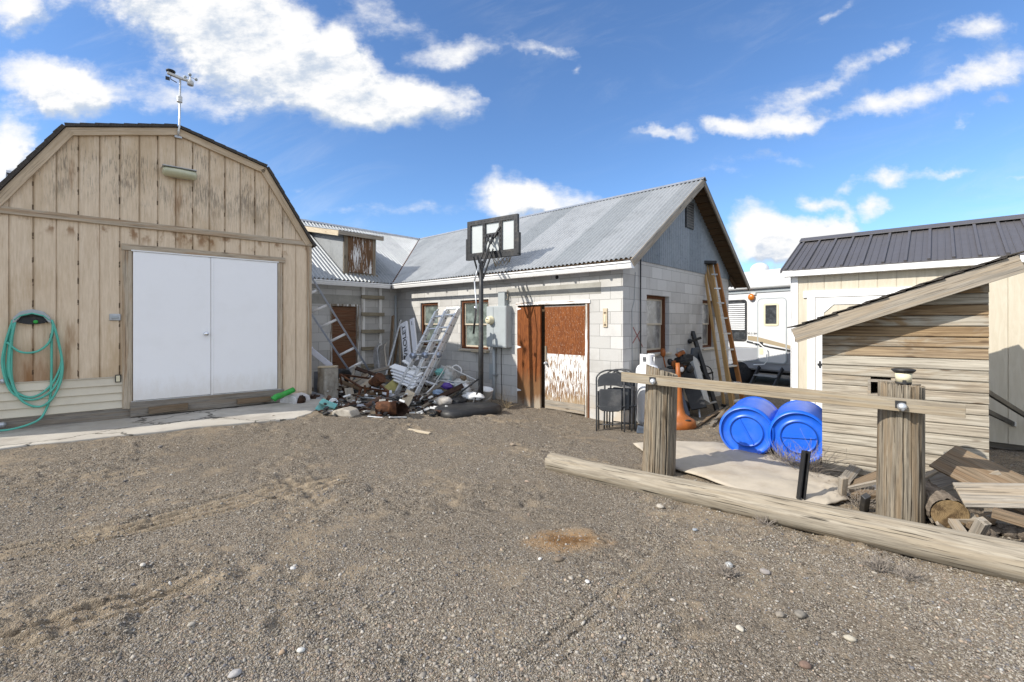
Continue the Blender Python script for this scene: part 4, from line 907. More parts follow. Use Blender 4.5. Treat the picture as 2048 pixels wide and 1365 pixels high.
# ---------------------------------------------------------------- beige shed
def beige_shed():
    r = thing("garden_shed", "beige panel shed with charcoal ribbed metal roof and white-trimmed doors, right of the camper", "shed", M=GF.M)
    L, D, H = 5.2, 2.6, 2.36; zb = .12; m = MB()
    m.prism([(0, zb), (0, H), (D / 2, H + .58), (D, H), (D, zb)], .0, L, 'x')
    for k in range(26):
        a = k * .2032; m.box(a + .004, min(a + .2, L), -.008, 0, zb, H - .02)
    m.build("wall", BEIGE, r)
    m = MB(); m.box(-.02, .075, -.022, -.009, zb, H - .08); m.box(-.022, -.001, -.022, .08, zb, H - .08); m.build("corner_trim", WHITE, r, bevel=.003)
    pit = .58 / (D / 2); ov = .14; nz = 1 / math.hypot(1, pit)
    m = MB(); ry = lambda y: H + .58 - pit * abs(y - D / 2) + .05
    for s_, y1 in ((-1, -ov), (1, D + ov)):
        m.prism([(y1, ry(y1)), (D / 2, ry(D / 2)), (D / 2, ry(D / 2) + .012), (y1, ry(y1) + .012)], -.12, L + .12, 'x')
        for k in range(24):
            x = -.06 + k * .2286
            for (w, h, dx) in ((.022, .03, 0), (.006, .008, .0762), (.006, .008, .1524)):
                m.beam((x + dx, y1 - .004, ry(y1) + .012 + h / 2 * .8), (x + dx, D / 2, ry(D / 2) + .012 + h / 2 * .8), w * 1.4, h, up=(0, s_ * pit, 1))
    m.build("roof", SHEDROOF, r)
    m = MB(); m.prism([(D / 2 - .15, ry(D / 2 - .15) + .045), (D / 2, ry(D / 2) + .05), (D / 2 + .15, ry(D / 2 + .15) + .045), (D / 2 + .15, ry(D / 2 + .15) + .055), (D / 2, ry(D / 2) + .062), (D / 2 - .15, ry(D / 2 - .15) + .055)], -.13, L + .13, 'x')
    m.box(-.135, -.118, -ov, D / 2, H, H) if False else None
    m.prism([(-ov - .01, ry(-ov) - .03), (D / 2, ry(D / 2) - .03), (D / 2, ry(D / 2) + .02), (-ov - .01, ry(-ov) + .02)], -.135, -.118, 'x'); m.build("roof_trim", SHEDROOF, r)
    m = MB(); m.box(-.11, L + .1, -ov + .002, -ov + .02, ry(-ov) - .085, ry(-ov) - .004); m.box(-.10, L, -ov + .02, 0, ry(-ov) - .085, ry(-ov) - .075); m.build("fascia", WHITE, r, bevel=.003)
    # door with arched inner trim
    x0 = GF.q(1618, 600).x; x1 = x0 + 1.75; zt = GF.q(1640, 583).z; m = MB()
    m.box(x0 - .07, x1 + .07, -.036, -.009, zt - .09, zt + .01); m.box(x0 - .02, x0 + .08, -.03, -.009, zb, zt - .09); m.box(x1 - .08, x1 + .02, -.03, -.009, zb, zt - .09); m.build("door_trim", WHITE, r, bevel=.003)
    m = MB(); m.box(x0 + .09, (x0 + x1) / 2 - .005, -.03, -.012, zb + .02, zt - .10)
    d = m.build("door", BEIGE, r); xr = (x0 + x1) / 2 - .005; t = .10; m = MB(); c = .12
    zt2 = zt - .10
    for poly in ([(x0 + .09, zb + .02), (x0 + .09 + t, zb + .02), (x0 + .09 + t, zt2), (x0 + .09, zt2)], [(xr - t, zb + .02), (xr, zb + .02), (xr, zt2), (xr - t, zt2)], [(x0 + .09 + t, zt2 - t), (xr - t, zt2 - t), (xr - t, zt2), (x0 + .09 + t, zt2)],
                 [(x0 + .09 + t, zt2 - t), (x0 + .09 + t, zt2 - t - c), (x0 + .09 + t + c, zt2 - t)], [(xr - t, zt2 - t), (xr - t - c, zt2 - t), (xr - t, zt2 - t - c)]): m.prism(poly, -.042, -.03)
    m.build("door_rail", WHITE, d)
    p = GF.q(1641, 729); m = MB(); m.box(p.x - .012, p.x + .012, -.052, -.03, p.z - .05, p.z + .05); m.box(p.x - .03, p.x + .03, -.056, -.05, p.z - .014, p.z + .014); m.build("hinge", DARKM, d)
    m = MB(); m.box(x1 - .87, x1 - .09, -.03, -.012, zb + .02, zt - .10); m.build("door", BEIGE, r)
    m = MB()
    for y in (.15, D - .25): m.box(0, L, y, y + .1, 0, zb)
    m.build("skid", GREYBD, r)
beige_shed()

# ---------------------------------------------------------------- lap-board well house
def well_house():
    r = thing("well_house", "small lean-to well house of weathered horizontal lap boards with a sloping shingled roof", "shed", M=DF.M)
    W, D = DF.q(1977, 800).x, 1.35; yo = -.21
    a, b = DF.q(1588, 672, 1, yo), DF.q(2044, 527, 1, yo); sl = (b.z - a.z) / (b.x - a.x)
    rl = lambda x: a.z + sl * (x - a.x) - .02
    hx0, hx1, hz0, hz1 = DF.q(1741, 775).x, DF.q(1782, 775).x, DF.q(1755, 788).z, DF.q(1755, 764).z
    m = MB(); h = .0935; z = -.0935
    while z < rl(W):
        segs = [(0.0, W)]
        if z + h > hz0 and z < hz1: segs = [(0.0, hx0), (hx1, W)]
        for s0, s1 in segs:
            zt = z + h
            j = .004 * mnoise.noise(Vector((z * 31, s0, 3)))
            if zt > rl(s0) + .02 and s0 == 0: 
                s0 = min(s1, max(s0, a.x + (zt - .02 - a.z) / sl))
            if s1 - s0 < .02: continue
            n = 6; L = s1 - s0
            m.prism([(-.014 + j, z + .004), (-.019 + j, z + .012), (-.012 + j, z + h - .006), (-.006, z + h), (0, z + h), (0, z + .004)], s0, s1 + .006 * mnoise.noise(Vector((z * 77, 1, 1))), 'x')
        z += h
    m.build("siding", CLAP, r)
    m = MB(); m.prism([(0.0, -.1), (0.0, rl(0) - .02), (W, rl(W) - .02), (W, -.1)], .75, D, 'y'); m.build("back_wall", GREYBD, r)
    m = MB(); m.box(0, .03, .0, D, -.1, rl(0) - .03); m.box(W - .03, W, .0, D, -.1, rl(W) - .06); m.build("side_wall", GREYBD, r)
    m = MB(); t = .022
    for bx in ((hx0 - t, hx0, hz0 - t, hz1 + t), (hx1, hx1 + t, hz0 - t, hz1 + t), (hx0, hx1, hz1, hz1 + t), (hx0, hx1, hz0 - t, hz0)): m.box(bx[0], bx[1], -.024, .10, bx[2], bx[3])
    m.build("vent_frame", GREYW, r)
    hgt = .14
    plank("rake_board", (a.x, yo, a.z), (b.x, yo, b.z), .04, hgt, GREYW, r, rough=.002)
    plank("rake_board", (a.x, D + .1, a.z), (b.x, D + .1, b.z), .04, hgt, GREYW, r)
    plank("eave_board", (a.x + .02, yo + .02, a.z + .0), (a.x + .02, D + .1, a.z + .0), .03, .12, GREYBD, r)
    plank("eave_board", (b.x - .02, yo + .02, b.z + .0), (b.x - .02, D + .1, b.z + .0), .03, .14, GREYBD, r)
    m = MB(); n = 13; Lx = b.x - a.x; u = Vector((1, 0, sl)).normalized(); up = Vector((-u.z, 0, u.x))
    for k in range(n):
        p = Vector((a.x - .03, 0, a.z - .03 * sl)) + up * (hgt / 2 + .006) + u * (k * (Lx + .06) / n / u.x); q = p + u * ((Lx + .06) / n / u.x + .03)
        m.prism([(p.x, p.z + .014), (q.x, q.z), (q.x, q.z + .009), (p.x, p.z + .023)], yo - .035 - .006 * (k % 3), D + .14, 'y')
    m.build("shingles", SHINGLE, r)
    m = MB(); p0 = Vector((a.x, 0, a.z)) + up * (hgt / 2 - .016); p1 = Vector((b.x, 0, b.z)) + up * (hgt / 2 - .016); m.prism([(p0.x, p0.z), (p1.x, p1.z), (p1.x, p1.z + .018), (p0.x, p0.z + .018)], yo + .022, D + .07, 'y'); m.build("roof_deck", GREYBD, r)
    m = MB()
    for y in (.02, .5, 1.0): m.beam((a.x + .06, y, a.z + .02), (b.x - .04, y, b.z + .02), .04, .09)
    m.build("rafter", GREYBD, r)
    return W
DW = well_house()

# ---------------------------------------------------------------- camper
def camper():
    r = thing("camper_trailer", "white camper trailer with tan stripe parked behind the workshop", "camper", M=VF.M)
    L0, L1, D, zt, zb = -5.5, 3.2, 2.4, VF.q(1540, 539).z, VF.q(1510, 741).z
    zs = VF.q(1510, 697).z
    m = MB(); m.prism([(0, zs), (0, zt - .06), (.08, zt), (D - .08, zt), (D, zt - .06), (D, zs)], L0, L1, 'x'); m.build("body", RVW, r, bevel=.02)
    m = MB(); m.prism([(.015, zs), (.0, zs - .02), (.02, zb + .05), (.07, zb), (D - .07, zb), (D - .02, zb + .05), (D, zs)], L0, L1, 'x'); m.build("skirt", RVG, r, bevel=.01)
    q = lambda px, py: VF.q(px, py)
    m = MB(); zl = (q(1510, 723).z); m.box(L0, L1, -.006, .03, zl - .008, zl + .008); m.build("skirt_seam", GREYM, r)
    za = q(1520, 577).z; m = MB(); m.tube([(L0 + .4, -.07, za + .05), (L1 - .3, -.07, za + .05)], .075, 14); aw = m.build("awning", RVW, r)
    m = MB(); m.box(L0 + .4, L1 - .3, -.03, -.001, za - .12, za - .03); m.build("awning_rail", GREYM, r)
    def rrect(x0, x1, z0, z1, rad, n=5):
        pts = []
        for cx, cz, a0 in ((x1 - rad, z0 + rad, -90), (x1 - rad, z1 - rad, 0), (x0 + rad, z1 - rad, 90), (x0 + rad, z0 + rad, 180)):
            for i in range(n + 1): a = R(a0 + 90 * i / n); pts.append((cx + rad * math.cos(a), cz + rad * math.sin(a)))
        return pts
    def frame(m, x0, x1, z0, z1, rad, w, y0, y1):
        o = rrect(x0, x1, z0, z1, rad); i = rrect(x0 + w, x1 - w, z0 + w, z1 - w, max(.01, rad - w)); n = len(o)
        vs = [(a, y, b) for y in (y0, y1) for a, b in o + i]; fs = []
        for k in range(n):
            j = (k + 1) % n; fs += [(k, j, n + j, n + k), (2 * n + k, 3 * n + k, 3 * n + j, 2 * n + j), (k, 2 * n + k, 2 * n + j, j), (n + k, n + j, 3 * n + j, 3 * n + k)]
        m.add(vs, fs)
    dx0, dx1, dz0, dz1 = q(1515, 650).x, q(1574, 650).x, q(1516, 725).z, q(1545, 596).z
    m = MB(); frame(m, dx0, dx1, dz0, dz1, .12, .03, -.014, 0); m.build("door_frame", GREYM, r)
    m = MB(); m.prism(rrect(dx0 + .03, dx1 - .03, dz0 + .03, dz1 - .03, .09), -.010, -.0); d = m.build("door", RVW, r)
    wx0, wx1, wz0, wz1 = q(1530, 630).x, q(1556, 630).x, q(1545, 650).z, q(1545, 609).z
    m = MB(); m.prism(rrect(wx0 + .02, wx1 - .02, wz0 + .02, wz1 - .02, .02), -.020, -.01); pn = m.build("door_window", PANE_D, d)
    m = MB(); frame(m, wx0 - .03, wx1 + .03, wz0 - .03, wz1 + .03, .06, .055, -.026, -.008); m.build("window_frame", CREAM, d)
    p = q(1523, 689); m = MB(); m.box(p.x - .05, p.x + .05, -.03, -.011, p.z - .07, p.z + .07); m.build("lock", BLACK, d, bevel=.008)
    p = q(1523, 703); m = MB(); m.box(p.x - .055, p.x + .055, -.016, -.011, p.z - .09, p.z + .08); m.build("lock_plate", CREAM, d)
    # side window with blinds
    x0, x1, z0, z1 = q(1440, 650).x, q(1494, 650).x, q(1494, 683).z, q(1480, 600).z
    m = MB(); frame(m, x0, x1, z0, z1, .10, .05, -.02, .0); w = m.build("window", DARKM, r)
    m = MB(); m.prism(rrect(x0 + .05, x1 - .05, z0 + .05, z1 - .05, .06), -.006, -.002); m.build("pane", PANE_D, w)
    m = MB(); k = 0; zz = z0 + .36
    while zz < z1 - .12: m.beam((x0 + .06, -.012, zz), (x1 - .06, -.012, zz), .004, .05, up=(0, .5, 1)); zz += .062
    m.build("blind", RVW, w)
    m = MB(); m.box(x0 + .05, x1 - .05, -.016, -.006, z0 + .28, z0 + .33); m.build("window_rail", DARKM, w)
    # stripe and model lettering
    m = MB(); A = [(q(1496, 672), q(1496, 680)), (q(1515, 674), q(1515, 683.5)), (q(1590, 694), q(1590, 700.5))]
    m.prism([(A[0][0].x, A[0][0].z), (A[1][0].x, A[1][0].z), (A[2][0].x, A[2][0].z), (A[2][1].x, A[2][1].z), (A[1][1].x, A[1][1].z), (A[0][1].x, A[0][1].z)], -.013, .0); m.build("stripe", RVT, r)
    A = [(q(1494, 682), q(1494, 685)), (q(1540, 693), q(1540, 696.5)), (q(1590, 702), q(1590, 706))]
    m = MB(); m.prism([(A[0][0].x, A[0][0].z), (A[1][0].x, A[1][0].z), (A[2][0].x, A[2][0].z), (A[2][1].x, A[2][1].z), (A[1][1].x, A[1][1].z), (A[0][1].x, A[0][1].z)], -.013, .0); m.build("stripe", DARKM, r)
    # entry handrail, steps, lamp
    a, b = q(1512, 686), q(1512, 729); m = MB(); y = -.09
    p = [q(1511, 686), q(1521, 686), q(1537, 700), q(1538, 722), q(1532, 729), q(1511, 730)]
    m.tube([(p[0].x, -.01, p[0].z)] + [(v.x, y, v.z) for v in p] + [(p[-1].x, -.01, p[-1].z)], .016, 8); m.build("grab_handle", WHITE, r)
    p = q(1505, 595); m = MB(); m.blob((p.x, -.06, p.z), (.10, .07, .10), 14, 8, 0); m.build("porch_lamp", AMBER, r)
    m = MB(); m.box(p.x - .03, p.x + .12, -.05, 0, p.z + .06, p.z + .13); m.build("lamp_base", PLW, r, bevel=.01)
    sx0, sx1 = q(1520, 740).x, q(1566, 740).x; st = MB(); zg = 0.02
    sr = MB()
    for x in (sx0, sx1): st.beam((x, -.02, zb + .12), (x, -.50, zg + .02), .04, .10, up=(0, 1, .6))
    s_ = st.build("steps", DARKM, r)
    for k in range(2): z = zb - .10 - k * .30; m = MB(); m.box(sx0, sx1, -.32 - k * .22, -.08 - k * .22, z - .02, z + .015); m.build("tread", STEEL, s_)
    for x in (q(1478, 750).x, q(1478, 750).x - 1.0):
        m = MB(); M = Matrix.Translation((x, .12, .36)) @ Matrix.Rotation(R(90), 4, 'X'); m.lathe([(.20, -.11), (.33, -.11), (.36, -.08), (.36, .08), (.33, .11), (.20, .11)], 28, M); w = m.build("wheel", TYRE, r)
        m = MB(); m.lathe([(.0, .04), (.06, .07), (.12, .05), (.20, .10), (.205, .0)], 20, M); m.build("rim", STEEL, w)
    m = MB(); m.box(L0, L1, .5, D, .35, zb + .1); m.build("chassis", BLACK, r)
    pc = P(1496, 532, 13.2); pl = VF.I @ pc; m = MB(); m.blob((pl.x, max(.35, pl.y), zt + .05), (.26, .26, .22), 18, 10, 0); m.build("roof_dome", RVW, r)
    # lettering
    tx = q(1498, 667); text_part("model_lettering", "30.5 BKS", DARKM, r, Matrix.Translation((tx.x - .06, -.004, tx.z - .03)) @ Matrix.Rotation(R(90), 4, 'X'), .075, .36)
    p = q(1504, 668.5); m = MB(); m.lathe([(.035, 0), (.035, .004), (0, .004)], 14, Matrix.Translation((p.x, -.002, p.z - .07)) @ Matrix.Rotation(R(90), 4, 'X')); m.build("badge", GREYM, r)

def text_part(name, body, mat, parent, M, size, width=None, ext=.002):
    cu = bpy.data.curves.new(name, 'FONT'); cu.body = body; cu.size = size; cu.extrude = ext; to = bpy.data.objects.new(name, cu); C.objects.link(to)
    dg = bpy.context.evaluated_depsgraph_get(); me = bpy.data.meshes.new_from_object(to.evaluated_get(dg)); bpy.data.objects.remove(to); bpy.data.curves.remove(cu)
    if width:
        xs = [v.co.x for v in me.vertices]; k = width / (max(xs) - min(xs))
        for v in me.vertices: v.co.x *= k
    me.name = name; me.materials.clear(); me.materials.append(mat); o = bpy.data.objects.new(name, me); C.objects.link(o); o.parent = parent; o.matrix_local = M
    return o
camper()
# ================================================================ things fixed to or leaning on the barn
def barn_things():
    q = lambda px, py, y=0.0: BF.q(px, py, 1, y)
    # wall lamp
    a = q(360, 346, -.12); r = thing("wall_lamp", "long yellowed wall lamp high on the gable of the tan barn shed", "lamp", M=BF.M @ Matrix.Translation((a.x, 0, a.z)))
    m = MB(); prof_ = [(-.195, -.05), (-.19, .055), (-.14, .075), (.15, .075), (.19, .05), (.195, -.045)]
    vs = []; L = [(-.20, .055, .045), (-.17, .095, .062), (0, .105, .066), (.17, .095, .062), (.20, .05, .045)]; n = 14
    for x, ry, rz_ in L: vs += [(x, -.11 + ry * 1.0 * math.cos(2 * math.pi * k / n), rz_ * math.sin(2 * math.pi * k / n) - .01) for k in range(n)]
    fs = [tuple(range(n))[::-1], tuple(range(4 * n, 5 * n))]
    for i in range(4): fs += [(i * n + k, i * n + (k + 1) % n, (i + 1) * n + (k + 1) % n, (i + 1) * n + k) for k in range(n)]
    m.add(vs, fs, True); m.build("lens", m_plain("yellowed_lens", lin(.50, .49, .33), .25, var=.1, spec=.6), r)
    m = MB(); m.box(-.205, .195, -.20, -.0, .045, .062); m.box(-.10, .10, -.06, 0, -.06, .05); m.build("housing", STEEL, r, bevel=.008)
    # weather station on a mast
    b = q(356, 270); r = thing("weather_station", "weather station with spinning cups on a thin mast at the barn ridge", "weather station", M=BF.M @ Matrix.Translation((b.x, 0, b.z)))
    hz = q(360, 158, -.06).z - b.z
    m = MB(); m.box(-.045, .045, -.045, -.034, -.06, .05); m.build("bracket", STEEL, r, bevel=.004)
    m = MB(); m.tube([(0, -.045, -.02), (.0, -.075, .03), (.01, -.075, .1), (.02, -.075, hz)], .013, 10); m.build("mast", ALU, r)
    m = MB(); m.lathe([(.026, 0), (.034, .004), (.034, .02), (.03, .024), (.034, .03), (.034, .05), (.03, .054), (.034, .06), (.034, .085), (.02, .09)], 16, Matrix.Translation((.012, -.075, hz * .56))); m.build("collar", PLW, r)
    H = Matrix.Translation((.02, -.075, hz)); m = MB(); m.beam(H @ Vector((-.15, 0, .03)), H @ Vector((.02, 0, .0)), .05, .035); m.beam(H @ Vector((.02, 0, .0)), H @ Vector((.14, 0, .0)), .045, .03); m.build("arm", PLW, r, bevel=.006)
    m = MB(); m.lathe([(.0, .02), (.03, .022), (.055, .012), (.058, .0), (.05, -.012)], 20, H @ Matrix.Translation((-.11, 0, .06))); m.build("rain_cap", BLACK, r)
    m = MB(); m.lathe([(.038, -.06), (.042, -.04), (.042, 0), (.03, .01), (.012, .02), (.010, .06)], 16, H @ Matrix.Translation((.12, 0, 0))); m.build("sensor_pod", PLW, r)
    m = MB()
    for k in range(3):
        a_ = R(20 + 120 * k); c = H @ Vector((.12 + .075 * math.cos(a_), .075 * math.sin(a_), .062)); m.tube([H @ Vector((.12, 0, .062)), c], .004, 6); m.blob(c, (.022, .022, .022), 10, 6, 0)
    m.build("anemometer_cups", GREYM, r)
    m = MB(); m.tube([H @ Vector((-.11, 0, .0)), H @ Vector((-.11, 0, -.05)), H @ Vector((-.04, -.0, -.075))], .006, 6); m.beam(H @ Vector((-.17, 0, -.05)), H @ Vector((-.12, 0, -.05)), .006, .05); m.build("wind_vane", DARKM, r)
    # hose hanger and hose
    c = q(66, 636); r = thing("hose_hanger", "grey plastic hose hanger screwed to the tan barn siding", "hose hanger", M=BF.M @ Matrix.Translation((c.x, 0, c.z)))
    m = MB(); pts = [(-.165, -.07), (-.16, .0), (-.10, .075), (0, .105), (.10, .075), (.16, 0), (.165, -.07)]
    arc = [(x, z) for x, z in pts]; inn = [(.14, -.055), (.09, .02), (0, .045), (-.09, .02), (-.14, -.055)]
    m.prism(arc + [(.0, -.085)][:0] + inn, -.085, -.012); m.build("rim", GREYM, r, bevel=.01)
    m = MB(); 
    ring = [(.135 * math.cos(2 * math.pi * k / 24), -.05, -.02 + .052 * math.sin(2 * math.pi * k / 24)) for k in range(24)]; m.tube(ring, .012, 6, True); m.box(-.13, .13, -.02, -.012, -.06, .03); m.build("tray", DARKM, r)
    m = MB(); m.lathe([(.02, 0), (.022, .03), (.012, .034), (.0, .034)], 14, Matrix.Translation((.03, -.05, -.05)) @ Matrix.Rotation(R(90), 4, 'X')); m.build("tap_cap", GREENP, r)
    r = thing("garden_hose", "turquoise green garden hose coiled on the grey hanger of the barn shed", "hose", M=BF.M @ Matrix.Translation((c.x, 0, c.z)))
    def P2(px, py, y): v = BF.q(px, py, 1, y); return Vector((v.x - c.x, y, v.z - c.z))
    loops = [[(28, 640), (14, 680), (8, 730), (22, 775), (60, 795), (98, 775), (122, 730), (118, 690), (108, 655), (102, 640)],
             [(26, 640), (10, 690), (5, 735), (24, 785), (66, 800), (105, 780), (124, 735), (116, 680), (104, 645)],
             [(30, 645), (20, 700), (20, 750), (40, 798), (76, 814), (104, 798), (122, 760), (124, 720), (112, 665), (103, 640)],
             [(24, 648), (18, 700), (16, 745), (25, 765)], [(26, 645), (23, 700), (24, 760), (42, 800), (70, 815)],
             [(14, 685), (40, 704), (72, 704), (96, 688), (104, 668), (106, 650)],
             [(103, 672), (103, 740), (101, 790), (94, 815), (80, 838), (50, 852), (10, 861), (-40, 863), (-90, 870)]]
    def smooth(pts, n=6):
        out = []; Pn = [pts[0]] + pts + [pts[-1]]
        for i in range(1, len(Pn) - 2):
            for k in range(n):
                t = k / n; a, b, c_, d = Pn[i - 1], Pn[i], Pn[i + 1], Pn[i + 2]
                out.append(.5 * ((2 * b) + (c_ - a) * t + (2 * a - 5 * b + 4 * c_ - d) * t * t + (3 * b - 3 * c_ + d - a) * t ** 3))
        return out + [pts[-1]]
    m = MB()
    for i, lp in enumerate(loops):
        y = -.05 - .012 * (i % 3); zoff = 0
        pts = [P2(px, py, y if py < 800 or i < 6 else y - .03) for px, py in lp]
        if i == 6: pts = [P2(px, py, -.05 if py < 830 else -.05 - (py - 830) * .006) for px, py in lp]
        m.tube(smooth(pts), .0125, 8)
    for k, dy in ((0, -.045), (1, -.06), (2, -.075)):      # over the top of the hanger
        m.tube([(-.15, dy, -.03), (-.10, dy, .05 - .012 * k), (0, dy, .085 - .014 * k), (.10, dy, .05 - .012 * k), (.15, dy, -.03)], .0125, 8)
    m.build("hose", HOSEM, r)
    p = P2(104, 672, -.06); m = MB(); m.tube([p + Vector((.0, 0, .03)), p - Vector((.008, 0, .03))], .018, 10); m.build("hose_joint", DARKM, r)
    p = P2(6, 762, -.06); m = MB(); m.tube([p + Vector((-.01, 0, .02)), p + Vector((0, 0, -.03))], .02, 10); m.build("brass_end", STEEL, r)
    # cover plate and socket
    p = q(230, 635); r = thing("switch_box", "small grey metal weatherproof switch box left of the white double doors", "switch box", M=BF.M @ Matrix.Translation((p.x, -.012, p.z)))
    m = MB(); m.box(-.058, .058, -.022, .01, -.045, .045); m.build("plate", STEEL, r, bevel=.008)
    m = MB(); m.box(-.035, .035, -.032, -.022, -.018, .018); m.build("cover", GREYM, r, bevel=.01)
    p = q(236, 757); r = thing("power_outlet", "small power outlet on the cream skirting left of the white doors", "outlet", M=BF.M @ Matrix.Translation((p.x, -.036, p.z)))
    m = MB(); m.box(-.03, .03, -.014, .02, -.05, .05); m.build("box", BLACK, r, bevel=.003)
    m = MB(); m.box(-.02, .02, -.02, -.014, -.04, .04); m.build("socket", CREAM, r, bevel=.004)
    p = q(3, 848); m = MB(); m.lathe([(.028, -.05), (.034, -.045), (.034, -.02), (.028, -.015), (.028, 0), (.034, .005), (.034, .03), (.028, .035), (.02, .05)], 16, BF.M @ Matrix.Translation((p.x, -.09, p.z)) @ Matrix.Rotation(R(90), 4, 'Y')); m.build("pipe_fitting", STEEL, label="ridged grey metal pipe fitting at the foot of the barn wall, left edge", cat="pipe fitting")
    # loose boards on the apron
    w = lambda px, py, z=.335: Vector(((px - HX) / FPX * (FPX * (CAMH - z) / (py - HY)), FPX * (CAMH - z) / (py - HY), z))
    bq = lambda px, py: BF.M @ BF.q(px, py, 1, -.105)
    plank("loose_board", bq(297, 822), bq(376, 812.5), .04, .095, BROWNW, label="longer brown board lying against the sill left under the white doors", cat="board", group="loose boards under the white doors")
    plank("loose_board", bq(474, 804), bq(541, 797.5), .04, .08, BROWNW, label="shorter brown board lying against the sill beside the green drain pipe", cat="board", group="loose boards under the white doors")
    # green drain pipe: flexible elbow
    m = MB(); A = [P(546, 800, 7.12), P(553, 794, 7.16), P(565, 790, 7.25), P(587, 780, 7.42)]
    A = smooth([Vector(v) for v in A], 6); m.tube(A, [.045 + .006 * (i % 2) * (1 if i < 11 else 0) for i in range(len(A))], 12); m.build("drain_pipe", GREENP, label="bright green plastic drain pipe at the right corner of the barn apron", cat="pipe")
    return smooth
smooth = barn_things()

# ================================================================ on the block building
def building_things():
    fr = lambda px, py, d=0.0: KF.q(px, py, 0, -d)
    # built-on wooden ladder on the wing wall
    r = thing("wall_ladder", "old wooden ladder with peeling white paint fixed to the wing wall below the loft door", "ladder", M=KF.M)
    q = lambda px, py: KF.q(px, py, 1, FL - .05)
    zt, zb = q(740, 571).z, .1
    for px in (726.5, 761): x = q(px, 650).x; plank("rail", (x, FL - .035, zb), (x, FL - .035, zt), .075, .06, PEELZ2, r, up=(0, 1, 0), rough=.003)
    x0, x1 = q(722, 650).x - .01, q(766, 650).x + .01
    for py in (595, 629, 663, 697, 731): z = q(744, py).z; plank("rung", (x0, FL - .09, z), (x1, FL - .09, z), .04, .085, GREYPEEL, r, rough=.003)
    # electric meter panel
    d = .17; a, b = fr(973, 612, d), fr(1012.5, 697, d); z0, z1 = fr(1012, 696, d).z, fr(1012, 612, d).z; y0, y1 = b.y, a.y; ys = fr(987, 650, d).y
    r = thing("electric_panel", "grey electric meter panel between the windows and the orange doors", "meter box", M=KF.M)
    m = MB(); m.box(-d, 0, y0, y1, z0, z1); m.build("cabinet", GREYM, r, bevel=.006)
    m = MB(); m.box(-d - .008, -d, y0 + .01, ys - .004, z0 + .02, z1 - .015); m.build("door", GREYM, r, bevel=.004)
    m = MB(); m.box(-d - .008, -d, ys + .004, y1 - .008, z0 + .02, z1 - .015); m.build("side_cover", GREYM, r, bevel=.004)
    p = fr(977.5, 641, d + .08); m = MB(); m.lathe([(.085, 0), (.09, .02), (.075, .03), (.075, .09), (.06, .115), (0, .12)], 24, Matrix.Translation((-d - .005, p.y, p.z)) @ Matrix.Rotation(R(-90), 4, 'Y')); m.build("meter", CREAM, r)
    m = MB(); m.box(-d - .128, -d - .122, p.y - .03, p.y + .03, p.z + .01, p.z + .022); m.build("meter_dial", DARKM, r)
    e, f = fr(996, 600, .1), fr(1009, 600, .1); m = MB(); m.box(-.10, 0, f.y, e.y, z1, fr(1003, 584, .1).z); m.build("riser", GREYM, r, bevel=.003)
    p = fr(988, 700, .06); m = MB(); m.tube([(-.06, p.y, z0 + .01), (-.06, p.y, -.02)], .032, 12); m.build("conduit", GREYM, r)
    m = MB(); zc = fr(988, 750, .06).z; m.box(-.095, -.0, p.y - .06, p.y + .045, zc - .012, zc + .012); m.build("strap", STEEL, r)
    m = MB(); y = fr(1003, 700, .01).y; m.tube([(-.012, y, z0), (-.012, y + .01, .9), (-.012, y - .01, .3), (-.012, y, .0)], .006, 6); m.build("cable", DARKM, r)
    p = fr(1013, 590, .05); m = MB(); m.tube([(-.03, p.y, p.z + .10), (-.06, p.y - .04, p.z - .02), (-.06, p.y - .05, p.z - .09), (-.06, p.y + .03, p.z - .10)], .010, 8); m.build("cable_hook", GREYW, r)
    # thermometer board
    a, b = fr(1207, 655), fr(1215.5, 617); r = thing("thermometer", "narrow wooden thermometer board on the block wall right of the orange doors", "thermometer", M=KF.M)
    m = MB(); m.box(-.02, 0, b.y, a.y, a.z, b.z); m.build("board", NEWW, r, bevel=.004)
    m = MB(); yc = (a.y + b.y) / 2; m.box(-.026, -.02, yc - .012, yc + .012, a.z + .09, b.z - .11); m.build("scale", CREAM, r)
    m = MB(); m.box(-.026, -.02, yc - .022, yc + .022, b.z - .085, b.z - .06); m.box(-.03, -.02, yc - .015, yc + .015, a.z + .03, a.z + .06); m.build("bracket", BROWNW, r)
    # short shelf board below the second window
    a, b = fr(944, 702, .06), fr(975, 699, .06); plank("window_ledge", KF.M @ Vector((-.05, a.y, a.z)), KF.M @ Vector((-.05, b.y, a.z)), .09, .05, NEWW, label="short pale timber ledge below the window beside the meter panel", cat="ledge")
    # wires down the gable wall
    m = MB(); xs = [KF.q(1270, 520).x, KF.q(1268, 600).x, KF.q(1263, 650).x, KF.q(1264, 700).x]; zs = [KF.q(1270, 545).z, KF.q(1268, 600).z, KF.q(1263, 620).z, .3]
    m.tube([(xs[i], -.010, zs[i]) for i in range(4)], .005, 6); m.build("wall_wire", GREYM, M=KF.M, label="thin loose wire hanging down the block wall near the red cross", cat="wire")
PEELZ2 = m_wood("peeling_ladder_rail", lin(.17, .13, .09), lin(.28, .23, .17), lin(.06, .045, .03), 'X', paint=lin(.74, .73, .70), paint_lo=.40)
GREYPEEL = m_wood("lichen_grey_rung", lin(.20, .17, .12), lin(.33, .29, .21), lin(.07, .055, .04), paint=lin(.66, .65, .60), paint_lo=.56)
building_things()

